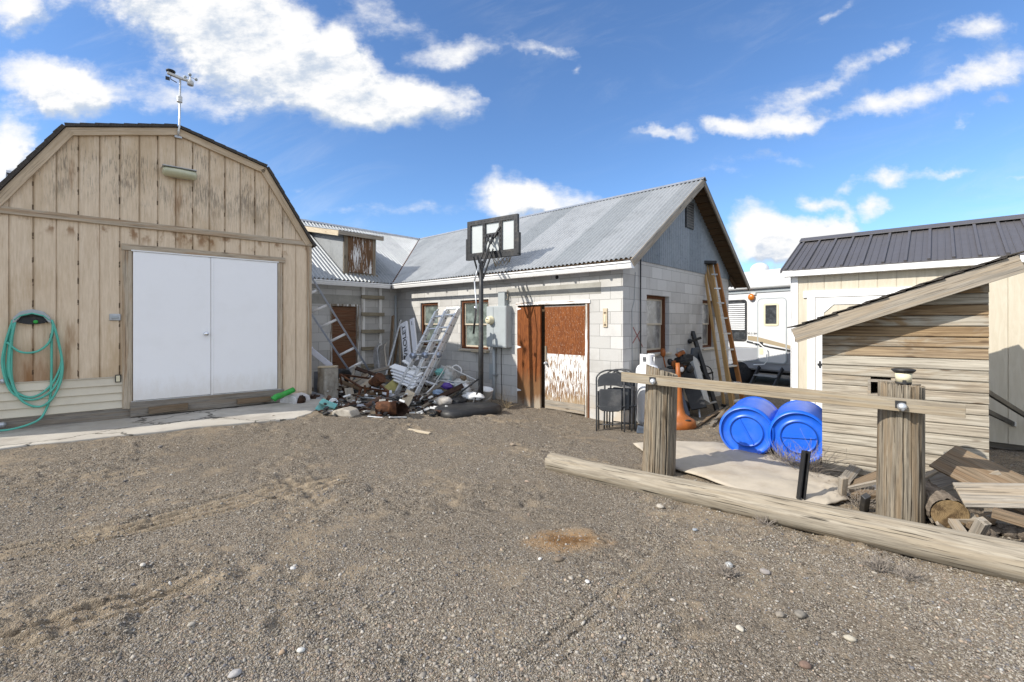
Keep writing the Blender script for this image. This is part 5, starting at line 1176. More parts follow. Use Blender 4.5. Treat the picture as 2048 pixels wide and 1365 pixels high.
# ================================================================ basketball hoop
def hoop():
    base = G(935, 826); r = thing("basketball_hoop", "portable basketball hoop seen from behind in front of the block wall", "basketball hoop", loc=base)
    w = lambda v: Vector(v) - base
    # black water tank base lying on the ground
    m = MB(); n = 26; dx, dy = Vector((.87, .49, 0)), Vector((-.49, .87, 0)); vs = []; fs = []
    lv = [(-.03, .97), (.02, 1.0), (.07, .985), (.10, .93), (.115, .80), (.11, .3)]
    for z, k in lv:
        for i in range(n):
            a = 2 * math.pi * i / n; c, s_ = math.cos(a), math.sin(a); e = .62
            x = math.copysign(abs(c) ** e, c) * .56 * k; y = math.copysign(abs(s_) ** e, s_) * .36 * k * (1 - .18 * c)
            vs.append(w(base + dx * x + dy * y + Vector((.02, .05, z + .0))))
    for j in range(len(lv) - 1): fs += [(j * n + i, j * n + (i + 1) % n, (j + 1) * n + (i + 1) % n, (j + 1) * n + i) for i in range(n)]
    fs += [tuple((len(lv) - 1) * n + i for i in range(n))]; m.add(vs, fs, True); m.build("base", BLACK, r)
    Zp = 8.12; pb, pt = P(961.5, 806, Zp), P(962.5, 522, Zp + .1); pb.z = base.z + .12
    m = MB(); k = (P(962, 690, Zp).z - pb.z) / (pt.z - pb.z); k2 = (P(962, 575, Zp).z - pb.z) / (pt.z - pb.z); md, m2 = pb.lerp(pt, k), pb.lerp(pt, k2)
    m.tube([w(pb), w(md), w(md + Vector((0, 0, .01))), w(m2), w(m2 + Vector((0, 0, .01))), w(pt)], [.046, .046, .042, .042, .038, .038], 16); m.build("pole", DARKM, r)
    m = MB(); m.tube([w(pb.lerp(pt, .16)), w(P(906, 797, Zp - .15))], .016, 8); m.build("brace", DARKM, r)
    m = MB(); m.tube([w(pb.lerp(pt, .12)), w(P(941, 822, Zp - .35))], .016, 8); m.build("brace", DARKM, r)
    # backboard
    c0 = P(984.5, 474.5, 8.78); d = Vector((.8135, -.581, 0)); nrm = Vector((.581, .8135, 0)); up = Vector((0, 0, 1)); B = Matrix((((d.x, nrm.x, 0, w(c0).x)), (d.y, nrm.y, 0, w(c0).y), (0, 0, 1, w(c0).z), (0, 0, 0, 1)))
    W, H = .613, .363; bb = MB(); f = .085
    for x0, x1, z0, z1 in ((-W, W, H - f, H), (-W, W, -H, -H + f), (-W, -W + f, -H + f, H - f), (W - f, W, -H + f, H - f)): bb.box(x0, x1, -.03, .03, z0, z1)
    for x in (-.19, .21): bb.box(x - .035, x + .035, -.025, .02, -H + f, H - f)
    bb.box(-.155, .175, -.025, .02, .02, .075); bb.box(-W - .03, -W, -.035, .04, -H - .03, .02); bb.box(W, W + .03, -.035, .04, -H - .03, .02); bb.box(-W - .03, W + .03, -.035, .04, -H - .045, -H)
    slot_at = None
    m = MB()
    for i in range(13): x = -W + .10 + i * (2 * W - .2) / 12; m.box(x - .018, x + .018, -.034, -.029, H - .05, H - .032); m.box(x - .018, x + .018, -.034, -.029, -H + .03, -H + .048)
    for i in range(7):
        z = -H + .11 + i * (2 * H - .22) / 6
        for x in (-W + .042, W - .042, -.19, .21): m.box(x - .008, x + .008, -.034, -.029, z - .022, z + .022)
    bd = bb.paint(m, 1).build("backboard", [DARKM, BLACK], r, M=B)
    m = MB(); m.box(-W + f, W - f, .005, .012, -H + f, H - f); m.build("panel", FROST, bd)
    m = MB(); cx, cy, rr = 0.0, .30, .225; ring = [(cx + rr * math.cos(2 * math.pi * k / 28), cy + rr * math.sin(2 * math.pi * k / 28), -.24) for k in range(28)]; m.tube(ring, .009, 6, True); m.box(-.08, .08, .02, .09, -.30, -.22); m.build("rim", ORANGE, bd)
    m = MB()
    for k in range(12):
        for sgn in (1, -1):
            pts = []
            for j in range(6): a = 2 * math.pi * (k + sgn * j * .5) / 12; q_ = rr * (1 - .09 * j); pts.append((cx + q_ * math.cos(a), cy + q_ * math.sin(a), -.245 - j * .06))
            m.tube(pts, .004, 4)
    m.build("net", STRAW, bd)
    Bi = lambda x, y, z: B @ Vector((x, y, z)); top = w(pt)
    m = MB()
    for s_ in (-.045, .045):
        o = d * s_; m.beam(top + o + Vector((0, 0, -.04)), Bi(s_, -.03, .04), .018, .035); m.beam(top + o + Vector((0, 0, -.32)), Bi(s_, -.03, -.24), .018, .035); m.beam(top + o + Vector((0, 0, -.30)), top + o + Vector((0, 0, .0)) - nrm * .16 + Vector((0, 0, .06)), .016, .03)
    m.build("lift_arm", DARKM, r)
    m = MB(); m.beam(Bi(0, -.06, -.14), Bi(-.19, -.03, .13), .02, .02); m.beam(Bi(0, -.06, -.14), Bi(.21, -.03, .17), .03, .03); m.build("strut", DARKM, r)
    m = MB(); m.tube([w(P(958, 528, Zp - .05)), w(P(949, 562, Zp - .15))], .012, 8); m.tube([w(P(949, 562, Zp - .15)), w(P(953, 615, Zp - .12)), w(P(951, 640, Zp - .12))], .013, 8); m.build("adjuster_rod", STEEL, r)
    m = MB(); m.tube([w(P(952, 618, Zp - .12)), w(P(947, 668, Zp - .12))], .018, 8); m.build("adjuster_handle", BLACK, r)
    m = MB(); m.lathe([(.0, -.03), (.03, -.03), (.03, .03), (0, .03)], 12, Matrix.Translation(w(P(951, 616, Zp - .1))) @ Matrix.Rotation(R(90), 4, 'X')); m.build("adjuster_knob", CHROME, r)
hoop()

# ================================================================ ladders
def ladders():
    # aluminium extension ladder leaning behind the barn corner
    r = thing("aluminium_ladder", "long aluminium ladder leaning left behind the barn corner", "ladder", loc=G(735, 790)); o = Vector(r.location)
    a0, a1 = P(748.5, 758, 9.55), P(628, 563, 8.75); k = 1.12; a1 = a0 + (a1 - a0) * k
    b0, b1 = P(720, 774, 9.45), P(621, 626, 8.85); L = (a1 - a0).length; b1 = b0 + (b1 - b0).normalized() * L
    a0 = a0 + (a0 - a1).normalized() * .28; b0 = b0 + (b0 - b1).normalized() * .28
    upv = (b0 - a0).normalized(); dirv = (a1 - a0).normalized(); nv = dirv.cross(upv).normalized()
    for p, q in ((a0, a1), (b0, b1)): m = MB(); m.beam(p - o, q - o, .034, .085, up=nv); m.beam(p - o + nv * .036, q - o + nv * .036, .036, .006, up=nv); m.beam(p - o - nv * .036, q - o - nv * .036, .036, .006, up=nv); m.build("rail", ALUB, r, bevel=.002)
    n = 10
    for i in range(n):
        t = (.05 + i * .305) / L
        if t < 1: m = MB(); m.tube([a0.lerp(a1, t) - o, b0.lerp(b1, t) - o], .026, 10); m.build("rung", WHITE, r)  # white on an aluminium ladder: bright light put into the rung colour
    # folded multi-position ladder in front of the windows
    f0 = G(793, 812); r = thing("folding_ladder", "multi-section folding aluminium ladder propped on the junk pile below the windows", "ladder", loc=f0); o = Vector(r.location)
    def lad(pl, pr, tl, tr, nr, w=.042, h=.085, mat=ALU, holes=True, off=0.0):
        up = (tl - pl).cross(pr - pl).normalized()
        for p, q in ((pl, tl), (pr, tr)):
            rm = MB(); rm.beam(p - o, q - o, w, h, up=up)
            if holes:
                hm = MB(); sd = (pr - pl).normalized()
                for i in range(1, 11):
                    c = p.lerp(q, i / 11); hm.beam(c - o - sd * (w / 2 + .003), c - o + sd * (w / 2 + .003), .024, .024, up=up); c2 = c + up * (-h / 2 - .0); hm.beam(c - o - up * (h / 2 + .002), c - o + up * (h / 2 + .002), .012, .02, up=sd)
                rm.paint(hm, 1)
            rm.build("rail", [mat, BLACK], r)
        for i in range(nr):
            t = (i + .6) / nr; m = MB(); m.beam(pl.lerp(tl, t) - o, pr.lerp(tr, t) - o, .03, .022, up=up); m.build("rung", ALU, r, bevel=.003)
    lad(P(783, 808, 8.25), P(806, 812, 8.10), P(873, 625, 9.05), P(897, 621, 8.88), 7)
    lad(P(803, 810, 8.10), P(822, 810, 7.98), P(893, 621, 8.86), P(917, 619, 8.72), 7, .036, .075)
    lad(P(815, 806, 8.75), P(838, 806, 8.62), P(897, 622, 9.02), P(920, 619, 8.86), 6, .036, .075, ALU, True)
    m = MB(); m.beam(P(869, 627, 9.05) - o, P(877, 619, 9.05) - o, .05, .03); m.build("end_cap", STEEL, r, bevel=.006)
    m = MB(); m.beam(P(893, 618, 8.86) - o, P(921, 617, 8.75) - o, .07, .05); m.build("top_hinge", ALU, r, bevel=.01)
    for px, py, Z in ((826, 712, 8.6), (850, 711, 8.45), (876, 710, 8.4)):
        m = MB(); c = P(px, py, Z) - o; m.lathe([(.0, -.05), (.05, -.05), (.055, -.03), (.055, .03), (.05, .05), (0, .05)], 16, Matrix.Translation(c) @ Matrix.Rotation(R(47), 4, 'Z') @ Matrix.Rotation(R(90), 4, 'X')); m.build("hinge", ALUB, r)
    # tan stepladder against the gable wall
    foot = Vector(P(1477, 817, 8.55)); r = thing("stepladder", "tall tan fibreglass stepladder with black cap leaning on the gable wall", "ladder", loc=(foot.x, foot.y, gz(foot.x, foot.y))); o = Vector(r.location)
    tz = 9.95; TL, TR = P(1421, 529, tz), P(1432, 529, tz - .1); FLt, FR = P(1466, 823, 8.45), P(1489, 818, 8.6)
    BL, BLt = P(1407, 529, tz + .05), P(1449, 815, 8.85); BR, BRt = P(1412, 529, tz + .02), P(1470, 812, 9.0)
    up = (TL - FLt).cross(FR - FLt).normalized()
    m = MB(); m.beam(FLt - o, TL - o, .035, .085, up=up) if False else None
    for p, q, mat in ((FLt, TL, LADW), (FR, TR, LADI)): plank("rail", p - o, q - o, .035, .09, mat, r, up=up)
    for p, q in ((BLt, BL), (BRt, BR)): plank("rear_leg", p - o, q - o, .03, .055, LADW, r, up=up)
    n = 9
    for i in range(n):
        t = .055 + i * .108; m = MB(); a, b = FLt.lerp(TL, t), FR.lerp(TR, t); m.beam(a - o, b - o, .09, .03, up=(0, 0, 1)); m.build("step", ALU, r, bevel=.003)
    m = MB(); c = (TL + BL) / 2; m.beam(P(1404, 526, tz) - o, P(1433, 526, tz - .1) - o, .22, .07); m.build("top_cap", BLACK, r, bevel=.015)
    for p in (FLt, FR, BLt, BRt): m = MB(); m.box(p.x - o.x - .045, p.x - o.x + .045, p.y - o.y - .05, p.y - o.y + .05, p.z - o.z - .03, p.z - o.z + .06); m.build("foot", BLACK, r, bevel=.008)
ALUB = m_plain("bluish_aluminium", lin(.36, .40, .48), .35, .75, var=.15, sc=20)
ladders()

# ================================================================ rail fence, lamp, log
def fence():
    pl, pr = Vector((1.47, 4.585, 0)), Vector((2.935, 3.445, 0)); dv = (pr - pl).normalized(); nf = Vector((dv.y, -dv.x, 0)).normalized()
    if nf.y > 0: nf = -nf
    r = thing("post_and_rail_fence", "low fence of two thick weathered posts carrying one bolted rail", "fence", loc=(pl.x, pl.y, gz(pl.x, pl.y))); o = Vector(r.location)
    def post(c, rad, top, lean, seed):
        z0 = gz(c.x, c.y) - .15; n = 260; H = top - z0; vs = []; fs = []; lv = 16
        for j in range(lv + 1):
            t = j / lv; z = H * t
            for k in range(n):
                a = 2 * math.pi * k / n; d_ = Vector((math.cos(a), math.sin(a)))
                g = mnoise.noise(Vector((d_.x * 7, d_.y * 7, seed + z * .35))); g2 = mnoise.noise(Vector((d_.x * 26, d_.y * 26, seed * 3 + z * .5)))
                crack = 0
                for ca, wd, dp in ((-1.5 + seed * .06, .05, .24), (-2.15, .035, .12), (-.9, .04, .14), (-1.85 + seed * .03, .03, .09), (-2.5, .03, .1), (-1.2, .03, .08), (.6, .04, .15)):
                    da = abs((a - ca - .10 * mnoise.noise(Vector((z * 1.4, seed, ca))) + math.pi) % (2 * math.pi) - math.pi); crack = max(crack, dp * max(0, 1 - da / wd))
                q = rad * (1 + .035 * g + .022 * g2 - crack) * (1.04 - .06 * t)
                zz = z + (0 if j < lv else .018 * g2 + lean[2] * d_.x + .01 * g)
                vs.append((c.x - o.x + d_.x * q + lean[0] * t, c.y - o.y + d_.y * q + lean[1] * t, z0 - o.z + zz))
        for j in range(lv): fs += [(j * n + k, j * n + (k + 1) % n, (j + 1) * n + (k + 1) % n, (j + 1) * n + k) for k in range(n)]
        m = MB(); m.add(vs, fs, True); b = len(m.v); cx = Vector((0, 0, 0))
        for k in range(n): cx += Vector(m.v[lv * n + k])
        m.v.append(tuple(cx / n)); m.f += [(lv * n + k, lv * n + (k + 1) % n, b) for k in range(n)]; m.sm += [False] * n
        return m.build("post", GREYW_Z, r)
    zl = 1.6 - (742 - HY) / FPX * 4.58; zr = 1.6 - (771 - HY) / FPX * 3.40
    post(pl, .152, zl, (.04, 0, -.055), 1.0); post(pr, .137, zr, (.01, 0, -.012), 2.0)
    a = pl + nf * .178; s0, s1 = -.305, 2.19
    zA = 1.6 - (762.5 - HY) / FPX * 4.43; 
    q = lambda s_, z: Vector((a.x + dv.x * s_ - o.x, a.y + dv.y * s_ - o.y, z - o.z))
    plank("rail", q(s0, 1.062), q(s1, 1.005), .04, .094, RAILW, r, rough=.002)
    for s_, z in ((.02, 1.052), (1.852, 1.012)):
        c = q(s_, z) + nf * .02; M = Matrix.Translation(c) @ Matrix.Rotation(math.atan2(dv.y, dv.x), 4, 'Z'); m = MB()
        m.box(-.03, .03, -.006, .0, -.022, .03, M); m.build("bolt_plate", DARKM, r)
        m = MB(); m.lathe([(.026, .0), (.030, .012), (.022, .03), (.012, .034), (0, .034)], 12, M @ Matrix.Translation((.008, -.006, -.012)) @ Matrix.Rotation(R(75), 4, 'X')); m.tube([M @ Vector((.0, -.02, -.012)), M @ Vector((.016, -.035, -.035))], .011, 8); m.build("bolt", STEEL, r)
    # solar lamp on the right post
    lt = Vector((pr.x + .012, pr.y - .02, zr + .004)); r2 = thing("solar_lamp", "cream solar lamp with wide black cap standing on the right fence post", "lamp", loc=lt)
    m = MB(); m.lathe([(.0, .0), (.042, .0), (.048, .006), (.049, .018), (.047, .02)], 24); m.build("base", BLACK, r2)
    m = MB(); m.lathe([(.047, .018), (.051, .085), (.0, .087)], 24); m.build("body", CREAM, r2)
    m = MB(); m.lathe([(.047, .084), (.056, .088), (.072, .105), (.072, .114), (.058, .118), (0, .119)], 28); m.build("cap", BLACK, r2)
    m = MB(); m.prism([(-.014, .004), (.014, .004), (.010, .036), (-.010, .036)], -.054, -.046, M=Matrix.Rotation(R(-35), 4, 'Z')); m.build("switch_cover", DARKM, r2)
    # the log
    A, B = G(1100, 940), G(2048, 1162); d = (B - A).normalized(); B = A + (B - A) * 1.28; A.z += .085; B.z += .108
    L = (B - A).length; m = MB(); n = 56; lv = 60; vs = []; fs = []
    for j in range(lv + 1):
        t = j / lv; x = L * t; R0 = .088 + .030 * t
        for k in range(n):
            a_ = 2 * math.pi * k / n; d_ = (math.cos(a_), math.sin(a_)); g = mnoise.noise(Vector((x * .5, d_[0] * 3, d_[1] * 3))); g2 = mnoise.noise(Vector((x * .9, d_[0] * 14, d_[1] * 14)))
            ck = 0
            for ca, wd, dp in ((1.15, .05, .12), (1.9, .035, .07), (2.7, .03, .06), (.5, .03, .06)):
                da = abs((a_ - ca - .12 * mnoise.noise(Vector((x * .8, ca, 4))) + math.pi) % (2 * math.pi) - math.pi); ck = max(ck, dp * max(0, 1 - da / wd) * (.5 + .5 * mnoise.noise(Vector((x * 1.3, ca * 9, 0)))))
            q_ = R0 * (1 + .05 * g + .03 * g2 - ck); vs.append((x + (.03 * g2 if j in (0, lv) else 0), d_[0] * q_, d_[1] * q_ + .012 * mnoise.noise(Vector((x * .6, 9, 1)))))
    for j in range(lv): fs += [(j * n + k, j * n + (k + 1) % n, (j + 1) * n + (k + 1) % n, (j + 1) * n + k) for k in range(n)]
    m.add(vs, fs, True); m.f += [tuple(range(n))[::-1], tuple(lv * n + k for k in range(n))]; m.sm += [False, False]
    m.build("log", LOGW, M=plank_M(A, B), label="long pale debarked log lying on the gravel in front of the fence posts", cat="log")
fence()

# ================================================================ barrels, tarp, stake
def barrels():
    def barrel(label, c, axis, spin):
        r = thing("plastic_barrel", label, "barrel", loc=c, group="blue barrels on their sides")
        x, y, z = frame_of((0, 0, 0), axis); M = Matrix(((y.x, z.x, x.x, 0), (y.y, z.y, x.y, 0), (y.z, z.z, x.z, 0), (0, 0, 0, 1))) @ Matrix.Rotation(R(spin), 4, 'Z'); m = MB()
        m.lathe([(.262, .0), (.272, .004), (.284, .02), (.289, .035), (.289, .055), (.281, .065), (.282, .09), (.286, .2), (.288, .30), (.289, .44), (.288, .56), (.285, .75), (.281, .80), (.289, .815), (.289, .84), (.28, .868), (.27, .88), (.0, .872)], 48, M, caps=False); m.build("body", BLUE, r)
        m = MB(); m.lathe([(.264, .0), (.256, .030), (.20, .032), (.178, .032), (.172, .020), (.164, .020), (.158, .032), (.150, .032), (0, .030)], 48, M, caps=False); hd = m.build("head", BLUE, r)
        m = MB(); m.box(-.152, .152, -.008, .008, .016, .034, M); m.build("seam_rib", BLUE, hd)
        m = MB(); ring = [(.168 * math.cos(2 * math.pi * k / 48), .168 * math.sin(2 * math.pi * k / 48), .021) for k in range(48)]; m.tube([M @ Vector(p) for p in ring], .006, 6, True); ring = [(.259 * math.cos(2 * math.pi * k / 48), .259 * math.sin(2 * math.pi * k / 48), .029) for k in range(48)]; m.tube([M @ Vector(p) for p in ring], .005, 6, True); m.box(-.152, .152, -.013, -.008, .028, .034, M); m.build("groove", BLUED, hd)  # dark rings and line paint the shade of the head's grooves and rib
        return r
    v = Vector((.567, .824, 0)); c1 = P(1492, 862, 5.15); c1.z = gz(c1.x, c1.y) + .287
    barrel("left blue plastic barrel lying on its side with slanting rib on its end", c1, v, 62)
    c2 = P(1597, 884, 4.86); c2.z = gz(c2.x, c2.y) + .287; barrel("right blue plastic barrel half hidden by the well house wall", c2, v, -4)
    # tarp: a canvas sheet with folds
    back = [(1266, 893), (1350, 889), (1440, 891), (1500, 897), (1548, 915), (1590, 938), (1640, 955), (1688, 968)]
    front = [(1284, 906), (1330, 930), (1352, 944), (1440, 975), (1520, 1000), (1580, 1012), (1650, 1022), (1697, 1010)]
    m = MB(); nu, nv = 60, 22; vs = []
    def lp(P_, t): t *= len(P_) - 1; i = min(int(t), len(P_) - 2); f = t - i; return Vector((P_[i][0] * (1 - f) + P_[i + 1][0] * f, P_[i][1] * (1 - f) + P_[i + 1][1] * f))
    for j in range(nv + 1):
        for i in range(nu + 1):
            a = lp(back, i / nu).lerp(lp(front, i / nu), j / nv); g = G(a.x, a.y); e = min(i, nu - i, j, nv - j) / 4
            nz = mnoise.noise(Vector((g.x * 2.2, g.y * 2.2, 1))) * .018 + abs(mnoise.noise(Vector((g.x * 3 + g.y * 2, g.y * 1.5, 5)))) * .018 + (.014 if i > nu - 9 else 0) * abs(math.sin(i * 1.1 + j * .35))
            g.z = float(ground_z(np.array([g.x]), np.array([g.y]))[0]) + .03 + max(0, nz) * min(1, e + .3) + .02 * min(1, e); vs.append(g)
    m.add(vs, [(j * (nu + 1) + i, j * (nu + 1) + i + 1, (j + 1) * (nu + 1) + i + 1, (j + 1) * (nu + 1) + i) for j in range(nv) for i in range(nu)], True)
    m.build("tarp", TARP, solid=.012, label="beige canvas tarp spread on the gravel between the barrels and the log", cat="tarp")
    # black steel stake
    a = G(1599, 1012); t = a + Vector((.075, .02, .44)); m = MB(); x, y, z = frame_of(a, t, (0, 1, 0))
    m = MB()
    for s_ in (-1, 1): m.beam(a - Vector((.0, 0, .1)) + Vector((s_ * .02, .01, 0)), t + Vector((s_ * .02, .01, 0)), .014, .045, up=(0, 1, 0))
    m.beam(a - Vector((0, -.03, .1)), t + Vector((0, .03, 0)), .046, .01, up=(0, 1, 0)); m.build("steel_stake", BLACK, bevel=.003, label="black steel channel stake standing between the tarp and the log", cat="stake")
barrels()

# ================================================================ wood heap by the right post
def heap():
    def pk(name, p, q, w, h, mat, label, cat="board", group="scrap timber behind the log", **k):
        return plank(name, p, q, w, h, mat, label=label, cat=cat, group=group, **k)
    a, b = P(1888, 920, 3.78), P(2075, 1010, 3.0); a = P(1890, 905, 3.75); b = P(2100, 1013, 2.95)
    pk("plywood_strip", P(1885, 912, 3.62), P(2085, 1008, 3.10), .30, .018, BROWNW, "brown plywood strip propped diagonally in front of the well house", up=(-.30, -.70, .75))
    pk("plywood_strip", P(1918, 990, 3.12), P(2110, 993, 3.02), .17, .014, GREYW, "pale grey plywood strip lying over the bark log at the right edge", up=(-.05, -.75, .65))
    def onG(px, py, dz): g = G(px, py); g.z += dz; return g
    pk("fence_picket", onG(1888, 1065, .02), P(1848, 985, 3.55), .11, .02, GREYW, "upright grey board leaning beside the right fence post", up=(.2, -.9, .3), rough=.002)
    pk("split_board", onG(1925, 1080, .04), onG(1885, 1050, .14), .06, .03, GREYW, "short split board in front of the bark log")
    pk("timber_offcut", onG(1945, 1088, .02), P(1968, 1042, 2.98), .05, .06, GREYW, "square grey timber offcut propped slanting right of the bark log", up=(0, -1, .2))
    pk("brown_batten", P(1985, 1025, 2.98), P(2120, 1065, 2.75), .06, .06, BROWNW, "brown batten under the pale plywood strip at the right edge")
    pk("grey_pole", P(1850, 990, 3.6), P(2000, 945, 3.35), .035, .035, GREYW, "thin grey pole crossing the brown plywood strip", rough=.004)
    pk("grey_pole", P(1840, 965, 3.8), P(1905, 930, 3.75), .05, .05, GREYW, "thicker grey stick behind the right fence post", rough=.004)
    pk("wide_board", onG(1690, 985, .03), P(1770, 945, 3.95), .14, .025, BROWNW, "brown board lying low left of the right fence post", rough=.002)
    pk("long_stick", onG(1690, 998, .08), P(1775, 960, 3.85), .03, .03, GREYW, "pale stick in front of the brown board left of the right post", rough=.004)
    pk("dark_slab", P(1862, 965, 3.75), P(1945, 945, 3.6), .20, .03, GREYBD, "dark grey slab board under the sticks behind the bark log", up=(-.1, -.5, .85))
    pk("white_sheet", onG(1690, 985, .05), onG(1760, 985, .05), .22, .012, WHITE, "white sheet offcut on the ground left of the right post", "sheet")
    pk("split_stick", onG(1683, 1005, .0), P(1687, 955, 3.75), .05, .045, GREYW, "upright split stick between the tarp and the right post", up=(0, 1, 0), rough=.006)
    pk("dark_offcut", onG(1728, 1022, .0), P(1732, 992, 3.5), .05, .04, DARKM, "short dark offcut standing behind the log", up=(0, 1, 0))
    for i, (px, py, dx, dy, ln, mt, lab) in enumerate(((1862, 1030, .3, .9, .30, GREYW, "grey split stick between the right post and the bark log"), (1905, 1062, .9, -.4, .26, GREYW, "grey split stick before the bark log"), (1985, 1040, .7, .7, .34, GREYBD, "dark split stick under the brown batten"), (2010, 1030, -.5, .8, .30, GREYW, "pale split stick above the steel pipe"), (1965, 1066, .95, .1, .28, BROWNW, "brown split stick lying on the bark litter"), (1930, 955, .9, .2, .50, GREYW, "long grey branch on the dark slab board"), (1880, 948, .8, -.5, .40, GREYBD, "dark branch behind the bark log"), (1960, 962, .95, -.2, .36, GREYW, "grey split billet under the brown plywood strip"), (2030, 1075, .6, -.6, .30, GREYBD, "dark split stick at the right edge before the pipe"), (1715, 1000, .9, .3, .34, GREYW, "crooked grey stick left of the right post"), (1745, 1012, .8, -.4, .30, BROWNW, "brown stick at the foot of the right post"), (1700, 975, .7, .6, .36, GREYBD, "dark stick behind the upright split stick"))):
        g = G(px, py); d = Vector((dx, dy, .12)).normalized() * ln / 2; g.z += .06 + .03 * (i % 3)
        plank("firewood_stick", g - d, g + d, .05 + .02 * (i % 3), .045, mt, label=lab, cat="firewood", group="split firewood by the right post", up=(.2 * (i % 3 - 1), -.3, .9), rough=.008)
    # cut log with bark
    c = P(1900, 1003, 3.25); c.z = gz(c.x, c.y) + .13; ax = Vector((.30, .92, .05)).normalized(); r = thing("firewood_log", "short bark-covered log showing its sawn brown end behind the long log", "log", M=plank_M(c, c + ax))
    m = MB(); n = 40; vs = []; fs = []; lv = 14
    for j in range(lv + 1):
        for k in range(n):
            a_ = 2 * math.pi * k / n; g = mnoise.noise(Vector((j * .5, math.cos(a_) * 3, math.sin(a_) * 3))); g2 = mnoise.noise(Vector((j * 1.6, math.cos(a_) * 9, math.sin(a_) * 9))); q = .118 * (1 + .08 * g + .13 * g2); vs.append((j * .028, math.cos(a_) * q, math.sin(a_) * q * .9))
    for j in range(lv): fs += [(j * n + k, j * n + (k + 1) % n, (j + 1) * n + (k + 1) % n, (j + 1) * n + k) for k in range(n)]
    m.add(vs, fs, True); m.f.append(tuple(lv * n + k for k in range(n))); m.sm.append(False); m.build("bark", BARK, r)
    m = MB(); vs = [(-.004, 0, 0)] + [(.0, math.cos(2 * math.pi * k / n) * .112, math.sin(2 * math.pi * k / n) * .101) for k in range(n)]; m.add(vs, [(0, k + 1, (k + 1) % n + 1) for k in range(n)]); m.build("sawn_end", ENDG, r)
    g = G(2020, 1062); r = thing("steel_pipe", "galvanised pipe with coupling lying at the right edge behind the log", "pipe", loc=g)
    m = MB(); m.tube([(0, 0, .06), (.45, -.10, .05)], .028, 14); m.build("pipe", STEEL, r)
    m = MB(); m.tube([(-.03, .006, .06), (.06, -.012, .06)], .038, 8); m.build("coupling", GREYM, r)
    m = MB(); g = G(1975, 1055)
    for k in range(40): a_ = random.random() * 6.28; d = random.random() ** .5 * .35; x, y = g.x + math.cos(a_) * d, g.y + math.sin(a_) * d * .6; m.blob((x, y, gz(x, y) + .02 + .04 * random.random()), (.03 + .05 * random.random(), .03 + .03 * random.random(), .02 + .03 * random.random()), 9, 6, .5, 3, k)
    m.build("bark_litter", BARK, label="crumbled bark and sawdust between the log and scrap timber", cat="bark litter", kind="stuff")
    # black poles leaning at the beige shed
    for (p, q, lab) in ((P(1958, 774, 4.42), GF.M @ GF.q(2090, 856, 1, -.03), "upper black pole leaning against the beige shed wall"), (P(1958, 815, 4.42), GF.M @ GF.q(2026, 848, 1, -.10), "lower black pole with pale tip against the beige shed wall")):
        r = thing("black_pole", lab, "pole", loc=p, group="black poles at the beige shed")
        m = MB(); m.beam((0, 0, 0), q - p, .03, .05); m.build("shaft", BLACK, r, bevel=.005)
        if 'tip' in lab: d = (q - p).normalized(); m = MB(); m.beam(q - p, q - p + d * .10, .034, .055); m.build("tip", PLW, r, bevel=.005)
heap()

